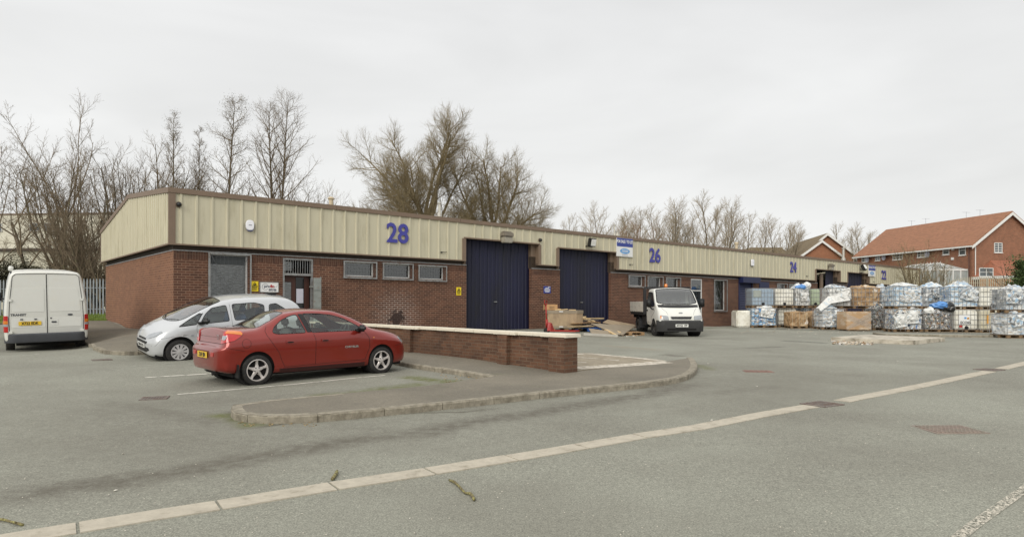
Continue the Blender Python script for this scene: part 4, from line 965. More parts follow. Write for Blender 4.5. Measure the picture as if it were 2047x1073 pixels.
        for ii_ in (0, nx-1):
            ring = s.P[ii_]; pts = [tuple(p) for p in ring]+[(p[0], -p[1], p[2]) for p in ring[-2:0:-1]]; k = len(V); V += pts; c = np.mean(pts, axis=0); V.append(tuple(c))
            Fa += [(k+q_, k+(q_+1) % len(pts), k+len(pts)) for q_ in range(len(pts))]
        s.bvh = BVHTree.FromPolygons([tuple(v) for v in V], Fa)
        return body
    def hit(s, u, v, d):
        """d: view direction (dx, dy) in plan; u runs to the right seen along d, v = z"""
        dv = Vector((d[0], d[1], 0)).normalized() if len(d) == 2 else Vector(d); rt = Vector((dv.y, -dv.x, 0))
        if abs(dv.z) > .9: o = Vector((u, v, 5)); dv = Vector((0, 0, -1))
        else: o = rt*u+Vector((0, 0, v))-dv*8+Vector((2.2, 0, 0))
        h = s.bvh.ray_cast(o, dv)
        return (h[0], (h[1] if h[1].dot(dv) < 0 else -h[1])) if h[0] is not None else (None, None)
def patch(sh, name, outl, d, m, parent, off=.004, th=.006, res=.035):
    """a skin piece laid on the body where the outline (u, z) seen along d falls"""
    bd = []; outl = [Vector(p) for p in outl]
    for i, p in enumerate(outl):
        q = outl[(i+1) % len(outl)]; k = max(1, int((q-p).length/res)); bd += [p.lerp(q, j/k) for j in range(k)]
    xs = [p.x for p in bd]; ys = [p.y for p in bd]; n = len(bd); inn = []; gx_, gy_ = np.meshgrid(np.arange(min(xs)+res, max(xs), res), np.arange(min(ys)+res, max(ys), res)); GP = np.stack([gx_.ravel(), gy_.ravel()], 1)
    if len(GP):
        k = in_poly([tuple(p) for p in bd], GP); _, dd = near_on([tuple(p) for p in bd], GP); inn = [Vector(p) for p in GP[k & (dd > res*.3)]]
    vo, _, fo, _, _, _ = delaunay_2d_cdt(bd+inn, [(i, (i+1) % n) for i in range(n)], [], 1, 1e-5)
    T_ = []; Bt = []; last = None
    for v in vo:
        h, nn = sh.hit(v.x, v.y, d)
        if h is None: h, nn = last if last else (Vector((0, 0, 0)), Vector((0, 0, 1)))
        last = (h, nn); T_.append(h+nn*(off+th)); Bt.append(h-nn*.01)
    N_ = len(T_); Fc = [tuple(f) for f in fo]; cnt = {}
    for f in Fc:
        for i in range(len(f)):
            e = (f[i], f[(i+1) % len(f)]); cnt[e] = 1
    rim = [e for e in cnt if (e[1], e[0]) not in cnt]
    Fa = Fc+[(a, a+N_, b+N_, b) for a, b in rim]
    me = bpy.data.meshes.new(name); me.from_pydata([tuple(p) for p in T_+Bt], [], Fa); bm = bmesh.new(); bm.from_mesh(me); bmesh.ops.delete(bm, geom=[v for v in bm.verts if not v.link_faces], context='VERTS')
    bmesh.ops.recalc_face_normals(bm, faces=bm.faces); c = sum((f.calc_center_median()*f.calc_area() for f in bm.faces), Vector()); bm.to_mesh(me); bm.free()
    o = link(name, me, m, parent); smooth_angle(o, 50); return o
def seam(sh, name, pts, d, m, parent, r=.004, closed=False, res=.04):
    out = []; P = [Vector(p) for p in pts]; segs_ = list(zip(P, P[1:]+([P[0]] if closed else [])))
    if closed: segs_ = list(zip(P, P[1:]+[P[0]]))
    for a, b in segs_:
        k = max(1, int((b-a).length/res))
        for j in range(k):
            h, nn = sh.hit(*(a.lerp(b, j/k)), d)
            if h is not None: out.append(h+nn*r*.1)
    if not closed:
        h, nn = sh.hit(*P[-1], d)
        if h is not None: out.append(h+nn*r*.1)
    return MB().tube(out, r, 5, closed=closed).build(name, m, parent, smooth=True)
def rim_seals(objs, m, r=.007):
    for o in objs:
        bm = bmesh.new(); bm.from_mesh(o.data); be = [e for e in bm.edges if len(e.link_faces) == 1]; seen = set(); mb = MB()
        adj = {}
        for e in be:
            a, b = e.verts[0].index, e.verts[1].index; adj.setdefault(a, []).append(b); adj.setdefault(b, []).append(a)
        co = {v.index: v.co.copy() for v in bm.verts}
        for st in adj:
            if st in seen: continue
            loop = [st]; seen.add(st); cur = st
            while True:
                nx = [x for x in adj[cur] if x not in seen]
                if not nx: break
                cur = nx[0]; seen.add(cur); loop.append(cur)
            if len(loop) > 6: mb.tube([co[i] for i in loop], r, 5, closed=True)
        bm.free()
        if mb.v: mb.build('seal', m, o, smooth=True)
def plate(o, s_, loc, xdir, m_bg, w_=.52, h_=.11, zdir=(0, 0, 1), name='number_plate'):
    M = frame(loc, xdir, z=zdir); p = MB(); p.add([tuple(v) for v in MB().box(-w_/2, w_/2, -h_/2, h_/2, 0, .008).v], MB().box(0, 1, 0, 1, 0, 1).f, M)
    pl = p.build(name, m_bg, o)
    text('lettering', s_, h_*.98, M_black, pl, M @ Matrix.Translation((0, -.004, .0095)), depth=.002, bold=.004, sx=.80*w_/.52, space=1.02)
    return pl
M_tyre = mat('tyre_rubber', (34, 33, 32), .85, var=.15, scale=30, dirt=(66, 62, 54), dscale=8, lo=.5, hi=.8)
M_alloy = mat('alloy_silver', (196, 190, 186), .35, metal=.35, var=.05); M_hub = mat('wheel_dark', (26, 25, 25), .7)
M_trimp = mat('trim_plastic_silver', (186, 184, 184), .45, metal=.1, var=.06)
M_steel = mat('steel_wheel', (70, 68, 66), .6, metal=.3)
def wheel(parent, loc, r, wd, rr, style, side, steer=0, m_rim=None):
    """side -1: outer face towards -y"""
    o = empty('wheel', loc); o.parent = parent; o.rotation_euler = (0, 0, steer); s_ = side
    pr = [(rr, -wd*.42), (rr+.02, -wd*.5), (r-.035, -wd*.5), (r-.008, -wd*.44), (r, -wd*.36), (r, wd*.36), (r-.008, wd*.44), (r-.035, wd*.5), (rr+.02, wd*.5), (rr, wd*.42)]
    ty = MB().lathe(pr, 44, axis='y', close=True).build('tyre', M_tyre, o, smooth='auto')
    f = s_*wd*.5
    dk = MB().lathe([(0, f*.25), (rr, f*.25), (rr, -f*.8)], 32, axis='y').build('brake_disc', M_hub, o)
    mb = MB()
    if style == 'star':
        mb.lathe([(rr-.0, f*.3), (rr+.004, f*.98), (rr-.012, f*1.0), (rr-.02, f*.5)], 40, axis='y', close=True)
        for k in range(5):
            a = math.pi/2+2*math.pi*k/5; ca, sa = math.cos(a), math.sin(a); P = []
            for t, hw, yy in ((.02, .045, .86), (.35*rr, .036, .80), (.62*rr, .024, .74), (.85*rr, .028, .80), (rr-.004, .046, .9)):
                P.append((t, hw, yy*f))
            v = []
            for t, hw, yy in P:
                for sg, dy in ((-1, -.02*s_), (-.55, 0), (.55, 0), (1, -.02*s_)): v.append((t*ca-hw*sg*sa, yy+dy, t*sa+hw*sg*ca))
                for sg in (1, -1): v.append((t*ca-hw*.8*sg*sa, yy-.05*s_, t*sa+hw*.8*sg*ca))
            fc = []
            for i in range(len(P)-1):
                for j in range(6): fc.append((i*6+j, i*6+(j+1) % 6, (i+1)*6+(j+1) % 6, (i+1)*6+j))
            mb.add(v, fc)
        mb.lathe([(0, f*.92), (.035, f*.92), (.06, f*.86), (.07, f*.6)], 24, axis='y')
    elif style == 'trim':
        mb.lathe([(rr+.0, f*.9), (rr+.008, f*1.0), (rr-.012, f*1.02), (rr-.02, f*.9)], 40, axis='y', close=True)
        for k in range(10):
            a = 2*math.pi*k/10; ca, sa = math.cos(a), math.sin(a); v = []
            for t, hw, yy in ((.05, .018, .98), (.6*rr, .027, .96), (.93*rr, .038, .96)):
                for sg in (-1, 1): v.append((t*ca-hw*sg*sa, yy*f, t*sa+hw*sg*ca))
                for sg in (1, -1): v.append((t*ca-hw*sg*sa, yy*f-.012*s_, t*sa+hw*sg*ca))
            mb.add(v, [(i*4+j, i*4+(j+1) % 4, (i+1)*4+(j+1) % 4, (i+1)*4+j) for i in range(2) for j in range(4)]+[(0, 1, 2, 3), (11, 10, 9, 8)])
        mb.lathe([(0, f*1.04), (.04, f*1.03), (.06, f*.98), (.06, f*.85)], 24, axis='y')
    else:
        mb.lathe([(0, f*.5), (.06, f*.5), (.08, f*.25), (rr*.72, f*.2), (rr*.86, f*.45), (rr, f*.4), (rr+.004, f*.95), (rr-.014, f*.95)], 32, axis='y')
    mb.build('rim', m_rim or M_alloy, o, smooth='auto')
    if style == 'star':
        b5 = MB()
        for k in range(5):
            a = math.pi/2+math.pi/5+2*math.pi*k/5; b5.lathe([(0, f*.94), (.011, f*.94), (.011, f*.6)], 8, Matrix.Translation((.052*math.cos(a), 0, .052*math.sin(a))), axis='y')
        b5.build('wheel_bolt', M_hub, o)
    return o
def ell(cx_, cz_, rx, rz, n=28, a0=0, a1=360): return [(cx_+rx*math.cos(R(a0+(a1-a0)*i/n)), cz_+rz*math.sin(R(a0+(a1-a0)*i/n))) for i in range(n+(0 if a1-a0 == 360 else 1))]
M_glass = glass_mat('car_glass', (.86, .93, .90), refl=.02, see=.97); M_glassf = glass_mat('car_glass_front', (.78, .84, .8), refl=.10, see=.82)
M_rub = mat('black_trim', (24, 24, 25), .5, var=.05); M_gap = mat('panel_gap', (12, 10, 10), .9); M_int = mat('cabin_grey', (92, 92, 90), .9, var=.15); M_intl = mat('cabin_light', (128, 126, 120), .9)
M_ypl = mat('yellow_plate', (222, 184, 50), .4, var=.03); M_wpl = mat('white_plate', (225, 225, 220), .4, var=.02)
M_redl = mat('red_lens', (176, 16, 18), .12, coat=1, var=.1); M_aml = mat('amber_lens', (206, 116, 20), .12, coat=1, var=.1); M_clr = mat('clear_lens', (150, 154, 158), .06, coat=1, var=.1); M_chr = mat('chrome', (200, 200, 200), .15, metal=.9)
def seat(parent, x, y, z, m, s_=1):
    o = empty('seat', (x, y, z)); o.parent = parent
    MB().box(-.22, .28, -.24, .24, 0, .16).build('cushion', m, o, bevel=.05, smooth=True)
    MB().box(-.08, .06, -.23, .23, .12, .62, Matrix.Translation((-.24, 0, 0)) @ Matrix.Rotation(R(-14), 4, 'Y')).build('backrest', m, o, bevel=.05, smooth=True)
    MB().box(-.05, .05, -.13, .13, .66, .86, Matrix.Translation((-.25, 0, 0)) @ Matrix.Rotation(R(-12), 4, 'Y')).build('headrest', m, o, bevel=.045, seg=3, smooth=True)
    mb = MB(); [mb.tube([(-.38, sy, .56), (-.42, sy, .72)], .008, 6) for sy in (-.06, .06)]; mb.build('headrest_post', M_chr, o); return o
def steering(parent, x, y, z, m, tilt=62):
    M = Matrix.Translation((x, y, z)) @ Matrix.Rotation(R(-tilt), 4, 'Y'); mb = MB(); mb.tube([(.185*math.cos(a*.2618), .185*math.sin(a*.2618), 0) for a in range(24)], .014, 8, closed=True, M=M)
    mb.lathe([(0, .01), (.06, .005), (.07, -.03)], 16, M); mb.box(-.18, .18, -.02, .02, -.01, .01, M); return mb.build('steering_wheel', m, parent, smooth=True)
def car_pos(root, rear_px, front_px, xr, xf, yo, gsnap=.0):
    """put a car so that its wheel contacts meet the ground at two photo points"""
    a = at(*rear_px); b = at(*front_px); d = Vector((b.x-a.x, b.y-a.y)); yaw = math.atan2(d.y, d.x); d.normalize(); mid = (Vector(a[:2])+Vector(b[:2]))/2
    n = Vector((-d.y, d.x)); o = mid-d*((xr+xf)/2)-n*yo; c = o+d*(xr+xf)/2
    zr = gz(*(o+d*xr)); zf = gz(*(o+d*xf)); pitch = -math.atan2(zf-zr, xf-xr); zl = gz(*(c+n*.7)); zr2 = gz(*(c-n*.7)); roll = math.atan2(zl-zr2, 1.4)
    root.rotation_mode = 'XYZ'; root.rotation_euler = (roll, pitch, yaw); z0 = (zr+zf)/2+math.tan(pitch)*(xr+xf)/2; root.location = (o.x, o.y, z0)
    print('car', root.name, 'wheelbase', (b-a).length, 'yaw', math.degrees(yaw), 'pitch', math.degrees(pitch)); return d, n
# ---------- red saloon
M_red_p = mat('red_paint', (134, 32, 20), .34, metal=.45, var=.03, scale=2, coat=1, spec=.5); M_sill = mat('shaded_red', (62, 24, 22), .6, var=.15)  # M_sill: darker copy of the red, shade in its colour
M_redd = mat('red_paint_shade', (104, 34, 30), .4, metal=.2, coat=.5)
neon = empty('saloon_car', (0, 0, 0), 'dark red four door saloon car parked in the bay nearest the camera', 'car')
KN = [
 (0.00, [(0,.36),(.36,.36),(.50,.40),(.56,.50),(.56,.60),(.54,.66),(.46,.69),(.28,.70),(0,.705)]),
 (0.03, [(0,.30),(.50,.30),(.64,.35),(.69,.48),(.69,.62),(.66,.70),(.56,.725),(.33,.735),(0,.74)]),
 (0.09, [(0,.28),(.60,.28),(.73,.33),(.765,.48),(.765,.64),(.74,.725),(.64,.75),(.4,.76),(0,.765)]),
 (0.13, [(0,.27),(.64,.27),(.77,.32),(.795,.48),(.795,.65),(.77,.75),(.66,.80),(.4,.80),(0,.80)]),
 (0.17, [(0,.26),(.66,.26),(.79,.31),(.812,.48),(.812,.66),(.785,.80),(.69,.985),(.42,1.04),(0,1.065)]),
 (0.21, [(0,.25),(.68,.25),(.80,.31),(.825,.48),(.825,.68),(.795,.85),(.70,1.01),(.44,1.065),(0,1.09)]),
 (0.45, [(0,.23),(.70,.23),(.82,.29),(.845,.48),(.845,.70),(.815,.88),(.72,1.01),(.5,1.06),(0,1.085)]),
 (0.75, [(0,.21),(.72,.21),(.83,.28),(.855,.48),(.855,.71),(.825,.90),(.71,1.03),(.55,1.07),(0,1.09)]),
 (1.05, [(0,.20),(.74,.20),(.835,.28),(.86,.48),(.86,.72),(.83,.915),(.68,1.13),(.55,1.18),(0,1.215)]),
 (1.45, [(0,.19),(.74,.19),(.84,.28),(.865,.48),(.865,.72),(.835,.925),(.615,1.30),(.49,1.355),(0,1.39)]),
 (1.95, [(0,.19),(.74,.19),(.84,.28),(.865,.48),(.865,.72),(.835,.93),(.59,1.355),(.46,1.405),(0,1.435)]),
 (2.45, [(0,.19),(.74,.19),(.84,.28),(.865,.48),(.865,.72),(.835,.93),(.61,1.335),(.48,1.385),(0,1.415)]),
 (2.85, [(0,.19),(.74,.19),(.84,.28),(.862,.48),(.862,.72),(.835,.93),(.655,1.22),(.54,1.27),(0,1.315)]),
 (3.20, [(0,.19),(.74,.19),(.838,.28),(.86,.48),(.858,.72),(.825,.925),(.71,1.065),(.60,1.11),(0,1.15)]),
 (3.45, [(0,.20),(.74,.20),(.832,.28),(.855,.48),(.85,.71),(.81,.90),(.73,.965),(.58,1.0),(0,1.03)]),
 (3.80, [(0,.20),(.72,.20),(.82,.28),(.84,.47),(.83,.69),(.78,.84),(.69,.905),(.5,.935),(0,.955)]),
 (4.10, [(0,.20),(.68,.20),(.78,.28),(.80,.46),(.785,.64),(.73,.76),(.64,.825),(.45,.855),(0,.875)]),
 (4.27, [(0,.21),(.60,.21),(.71,.29),(.73,.45),(.71,.58),(.66,.67),(.56,.73),(.40,.765),(0,.785)]),
 (4.37, [(0,.22),(.48,.22),(.60,.30),(.62,.42),(.60,.52),(.55,.60),(.47,.64),(.33,.67),(0,.69)]),
 (4.42, [(0,.25),(.38,.25),(.48,.32),(.50,.42),(.48,.5),(.44,.55),(.37,.58),(.26,.6),(0,.61)]),
 (4.44, [(0,.3),(.28,.3),(.36,.35),(.38,.42),(.36,.48),(.33,.52),(.26,.54),(.17,.55),(0,.56)])]
KN = [(x, [(y*(.985 if i == 2 else .98 if i == 3 else 1), z+(.05 if i == 4 and z > .6 else 0)) for i, (y, z) in enumerate(r_)]) for x, r_ in KN]
sh = Shell(KN, [3, 3, 5, 7, 7, 14, 3, 10], .026)
XR_, XF_ = .735, 3.60
sh.region('arch', ell(XR_, .30, .348, .345, 40), 'xz', 0, 4); sh.region('arch', ell(XF_, .30, .348, .345, 40), 'xz', 0, 4)
rw_ = rounded([(1.06, .985), (1.16, .955), (1.77, .962), (1.65, 1.325), (1.50, 1.295), (1.30, 1.215), (1.12, 1.085)], .05)
fw_ = rounded([(1.90, .962), (3.16, .968), (3.02, 1.06), (2.72, 1.215), (2.42, 1.30), (2.1, 1.33), (1.79, 1.335)], .03)
sh.region('side_window', rw_, 'xz', 5, 5, M_glass); sh.region('side_window', fw_, 'xz', 5, 5, M_glass)
sh.region('rear_windscreen', [(.66, -.9), (1.42, -.9), (1.42, .475), (1.38, .50), (.86, .585), (.80, .56), (.74, .45), (.71, .25), (.70, 0)], 'xy', 6, 8, M_glass)
sh.region('windscreen', [(2.60, -.9), (3.47, -.9), (3.47, 0), (3.44, .3), (3.36, .5), (3.25, .60), (3.15, .61), (2.62, .50), (2.58, .46)], 'xy', 6, 8, M_glassf)
body = sh.build('body', M_red_p, neon)
for nm in sh.parts: rim_seals(sh.parts[nm], M_rub, .009 if nm == 'side_window' else .006)
SR, SLf = (0, 1), (0, -1)      # looking at the right side (+y) ... and at the left side
def sidep(pts, d): # (x, z) outline to (u, z) of hit(): u = right-vector offset from x = 2.2
    rt = Vector((d[1], -d[0])).normalized(); return [((x-2.2)*rt.x, z) for x, z in pts]
for d in (SR, SLf):
    s_ = sidep
    seam(sh, 'door_seam', s_([(1.93, .93), (1.97, .80), (1.97, .33)], d), d, M_gap, body)
    seam(sh, 'door_seam', s_([(3.16, .93), (3.26, .80), (3.28, .60), (3.16, .34), (1.30, .31), (1.24, .42), (1.17, .60), (1.05, .76), (.94, .93), (.92, 1.02), (.98, 1.11)], d), d, M_gap, body)
    patch(sh, 'b_pillar', s_([(1.80, .967), (1.885, .967), (1.775, 1.33), (1.685, 1.325)], d), d, M_rub, body, off=.002)
    for (hx, hz) in ((2.20, .80), (1.42, .80)):
        patch(sh, 'door_handle', s_(rounded([(hx-.11, hz-.035), (hx+.11, hz-.035), (hx+.11, hz+.035), (hx-.11, hz+.035)], .034), d), d, M_red_p, body, off=.004, th=.012); patch(sh, 'handle_recess', s_(ell(hx-.02, hz-.012, .075, .014), d), d, M_gap, body, off=.018, th=.001)
    patch(sh, 'side_repeater', s_([(3.36, .79), (3.40, .79), (3.40, .81), (3.36, .81)], d), d, M_aml, body)
    patch(sh, 'rear_lamp', s_([(.05, .55), (.06, .56)], d)+[], d, M_redl, body) if False else None
    patch(sh, 'sill_shade', s_([(1.18, .205), (3.18, .205), (3.16, .285), (1.2, .285)], d), d, M_sill, body, off=.002, th=.008, res=.06)  # dark strip paints in the shade low on the body
seam(sh, 'fuel_flap', sidep(ell(.52, .80, .085, .085, 20), SR), SR, M_gap, body, closed=True, r=.003)
seam(sh, 'bumper_seam', sidep([(.14, .74), (.30, .70), (.48, .665)], SR), SR, M_gap, body, r=.003); seam(sh, 'bumper_seam', sidep([(4.30, .62), (4.20, .62), (3.98, .60)], SR), SR, M_gap, body, r=.003)
# corner lamps seen along an oblique direction
for sgn in (1, -1):
    dd = (math.cos(R(50)), sgn*math.sin(R(50))); rt = Vector((dd[1], -dd[0])).normalized()
    def uv(x, y, z): return ((x-2.2)*rt.x+(y)*rt.y, z)
    yy = -sgn
    def U(x, y): return uv(x, yy*y, 0)[0]
    pl_ = [(U(.155, .56), .80), (U(.17, .66), .815), (U(.30, .80), .86), (U(.40, .815), .93), (U(.44, .80), .985), (U(.40, .78), 1.02), (U(.28, .75), 1.035), (U(.19, .66), 1.045), (U(.175, .60), .96)]
    patch(sh, 'rear_lamp', pl_, dd, M_redl, body, off=.003, th=.012, res=.02)
    patch(sh, 'rear_indicator', [(U(.195, .665), .990), (U(.30, .77), .975), (U(.425, .805), .952), (U(.432, .80), .98), (U(.40, .78), 1.008), (U(.28, .75), 1.025), (U(.20, .68), 1.03)], dd, M_aml, body, off=.008, th=.012, res=.02)
    patch(sh, 'reversing_lamp', [(U(.165, .60), .88), (U(.20, .70), .875), (U(.215, .71), .945), (U(.18, .625), .955)], dd, M_clr, body, off=.012, th=.012, res=.02)
    df = (-math.cos(R(50)), sgn*math.sin(R(50))); rt2 = Vector((df[1], -df[0])).normalized()
    def Uf(x, y): return (x-2.2)*rt2.x+(-sgn*y)*rt2.y
    patch(sh, 'headlight', [(Uf(4.34, .42), .64), (Uf(4.28, .60), .645), (Uf(4.16, .73), .66), (Uf(4.12, .745), .76), (Uf(4.17, .68), .79), (Uf(4.28, .5), .745)], df, M_clr, body, off=.003, th=.008, res=.03)
RE = (1, 0)   # looking forward at the tail: u runs to -y
patch(sh, 'plate_recess', rounded([(-.33, .50), (.33, .50), (.33, .665), (-.33, .665)], .03), RE, M_redd, body, off=.001, th=.001)
for u in (-.47, .47): patch(sh, 'fog_lamp', rounded([(u-.07, .56), (u+.07, .56), (u+.07, .645), (u-.07, .645)], .03), RE, M_redl, body, off=.003, th=.006)
h, _ = sh.hit(0, .58, RE); plate(neon, 'X269 JBN', (h.x-.016, 0, .582), (0, -1, 0), M_ypl, .50, .115)
seam(sh, 'boot_seam', [(-.57, .80), (-.56, .97), (-.55, 1.045)], RE, M_gap, body, r=.003); seam(sh, 'boot_seam', [(.57, .80), (.56, .97), (.55, 1.045)], RE, M_gap, body, r=.003)
seam(sh, 'boot_seam', [(-.57, .80), (.57, .80)], RE, M_gap, body, r=.005); seam(sh, 'boot_crease', [(-.54, .915), (.54, .915)], RE, M_redd, body, r=.006)
h, _ = sh.hit(.40, .94, RE); text('badge', '2.0 LE', .05, M_chr, body, frame((h.x-.02, -.40, .945), (0, -1, 0))); text('badge', 'RS', .045, M_chr, body, frame((h.x-.02, -.42, .89), (0, -1, 0)))
h, nn = sh.hit(*sidep([(2.80, .64)], SR)[0], SR); text('badge', 'CHRYSLER', .055, M_chr, body, frame((2.82, h.y-.004, .63), (1, 0, 0)), bold=.002, sx=1.3)
# cabin, wheels, mirror, exhaust
MB().box(.95, 3.45, -.74, .74, .26, .34).build('cabin_floor', M_int, neon)
MB().box(3.02, 3.42, -.70, .70, .62, .93).build('dashboard', M_int, neon, bevel=.06, smooth=True); steering(neon, 2.90, -.36, .92, M_int)
for y in (-.36, .36): seat(neon, 2.28, y, .40, M_int)
sb = empty('rear_bench', (1.45, 0, .42)); sb.parent = neon; MB().box(-.15, .35, -.62, .62, 0, .18).build('cushion', M_int, sb, bevel=.05, smooth=True); MB().box(-.32, -.17, -.62, .62, .12, .58).build('backrest', M_int, sb, bevel=.05, smooth=True)
for y in (-.34, .34): MB().box(-.33, -.22, y-.14, y+.14, .56, .76).build('headrest', M_int, sb, bevel=.045, seg=3, smooth=True)
MB().box(.70, 1.12, -.60, .60, .98, 1.0).build('parcel_shelf', M_intl, neon)
for y in (-.62, .62): MB().box(1.0, 3.3, y-.03*(1 if y > 0 else -1)-.02, y+.02, .34, .86).build('door_card', M_int, neon, bevel=.02)
for (x, y) in ((XR_, -.745), (XR_, .745), (XF_, -.745), (XF_, .745)):
    wheel(neon, (x, y, .288), .288, .195, .205, 'star', -1 if y < 0 else 1).scale = (1/.955, 1, 1)
    MB().lathe([(.0, -.02), (.365, -.02), (.365, -.33), (0, -.33)] if y > 0 else [(.0, .02), (.365, .02), (.365, .33), (0, .33)], 28, Matrix.Translation((x, y+(.05 if y > 0 else -.05), .33)), axis='y').build('wheel_well', M_gap, neon)
MB().box(.30, 4.2, -.70, .70, .17, .27).build('underbody', M_gap, neon)
for y in (-1, 1):
    mm_ = MB(); mm_.box(-.06, .06, -.11, .11, -.065, .075, Matrix.Translation((3.00, y*.98, 1.01))); mo = mm_.build('door_mirror', M_rub, neon, bevel=.04, seg=3, smooth=True); MB().box(2.94, 3.10, min(y*.80, y*.92), max(y*.80, y*.92), .945, 1.0).build('mirror_arm', M_rub, mo, bevel=.01)
    MB().box(.33, .36, y*.80-.09, y*.80+.09, .17, .42).build('mud_flap', M_rub, neon, bevel=.008)
MB().tube([(.30, -.45, .26), (-.01, -.48, .245)], .028, 10).build('exhaust', M_hub, neon)
mb = MB(); mb.tube([(3.46, -.1, 1.02), (3.40, -.55, 1.02)], .008, 5); mb.tube([(3.46, .45, 1.02), (3.44, -.05, 1.035)], .008, 5); mb.build('wiper', M_rub, neon)
neon.scale = (.955, 1, 1); car_pos(neon, (519, 769), (760.5, 746), XR_*.955, XF_*.955, -.84)
# ---------- silver people carrier, nose towards the left
M_sil = mat('silver_paint', (192, 194, 196), .30, metal=.45, var=.03, scale=2, coat=1); 
pic = empty('people_carrier', (0, 0, 0), 'silver people carrier with black mirror parked between red saloon and brick corner', 'car')
KP = [
 (0.00, [(0,.34),(.50,.34),(.62,.38),(.68,.50),(.68,.62),(.66,.70),(.60,.74),(.4,.75),(0,.755)]),
 (0.05, [(0,.30),(.60,.30),(.74,.36),(.79,.50),(.79,.64),(.77,.76),(.70,.82),(.5,.85),(0,.87)]),
 (0.12, [(0,.27),(.66,.27),(.79,.34),(.83,.50),(.83,.68),(.80,.88),(.72,1.05),(.6,1.10),(0,1.13)]),
 (0.28, [(0,.25),(.70,.25),(.83,.33),(.86,.50),(.86,.72),(.83,.98),(.70,1.30),(.58,1.36),(0,1.41)]),
 (0.55, [(0,.23),(.72,.23),(.85,.32),(.875,.50),(.875,.74),(.85,1.0),(.665,1.43),(.54,1.51),(0,1.56)]),
 (1.10, [(0,.21),(.74,.21),(.86,.30),(.88,.50),(.88,.75),(.855,1.0),(.645,1.48),(.52,1.57),(0,1.625)]),
 (1.80, [(0,.20),(.74,.20),(.86,.30),(.885,.50),(.885,.75),(.86,.99),(.64,1.49),(.52,1.58),(0,1.64)]),
 (2.25, [(0,.20),(.74,.20),(.86,.30),(.885,.50),(.885,.75),(.86,.98),(.655,1.455),(.54,1.54),(0,1.60)]),
 (2.70, [(0,.20),(.74,.20),(.86,.30),(.885,.50),(.883,.75),(.855,.965),(.69,1.32),(.59,1.39),(0,1.45)]),
 (3.15, [(0,.20),(.74,.20),(.858,.30),(.88,.50),(.877,.74),(.845,.94),(.74,1.13),(.64,1.18),(0,1.23)]),
 (3.45, [(0,.20),(.74,.20),(.852,.30),(.872,.50),(.862,.73),(.82,.91),(.74,1.0),(.60,1.045),(0,1.09)]),
 (3.75, [(0,.20),(.72,.20),(.83,.30),(.85,.48),(.835,.70),(.78,.85),(.69,.92),(.5,.96),(0,1.0)]),
 (4.00, [(0,.20),(.66,.20),(.78,.29),(.80,.46),(.78,.64),(.72,.76),(.62,.83),(.42,.865),(0,.90)]),
 (4.15, [(0,.21),(.58,.21),(.70,.28),(.72,.44),(.70,.58),(.64,.68),(.52,.74),(.35,.775),(0,.81)]),
 (4.23, [(0,.23),(.48,.23),(.58,.29),(.60,.42),(.58,.54),(.53,.60),(.44,.65),(.3,.68),(0,.71)]),
 (4.28, [(0,.27),(.30,.27),(.38,.32),(.41,.42),(.39,.50),(.36,.54),(.29,.57),(.2,.585),(0,.595)])]
KP = [((x if x < 3.43 else 3.43+(x-3.43)*.72), r_) for x, r_ in KP]
sh = Shell(KP, [3, 3, 5, 7, 7, 14, 3, 10], .03)
XR_, XF_ = .67, 3.43
sh.region('arch', ell(XR_, .33, .365, .385, 40), 'xz', 0, 4); sh.region('arch', ell(XF_, .33, .37, .39, 40), 'xz', 0, 4)
sh.region('side_window', rounded([(2.20, 1.02), (2.93, 1.0), (2.76, 1.24), (2.58, 1.385), (2.22, 1.44)], .05), 'xz', 5, 5, M_glass)
sh.region('side_window', rounded([(1.28, 1.03), (2.06, 1.025), (2.07, 1.45), (1.48, 1.455), (1.22, 1.38)], .06), 'xz', 5, 5, M_glass)
sh.region('quarter_window', rounded([(.52, 1.12), (1.14, 1.05), (1.08, 1.38), (.88, 1.40)], .05), 'xz', 5, 5, M_glass)
sh.region('quarter_window', rounded([(3.02, .995), (3.42, .965), (3.10, 1.16), (2.74, 1.345), (2.84, 1.24)], .03), 'xz', 5, 5, M_glass)
sh.region('windscreen', [(2.30, -.9), (3.50, -.9), (3.50, 0), (3.46, .3), (3.38, .5), (3.30, .60), (3.2, .63), (2.36, .545), (2.30, .5)], 'xy', 6, 8, M_glassf)
sh.region('rear_windscreen', [(.14, -.9), (.50, -.9), (.50, .5), (.2, .58), (.14, .58)], 'xy', 6, 8, M_glass)
body = sh.build('body', M_sil, pic)
for nm in sh.parts: rim_seals(sh.parts[nm], M_rub, .010 if 'wind' in nm else .006)
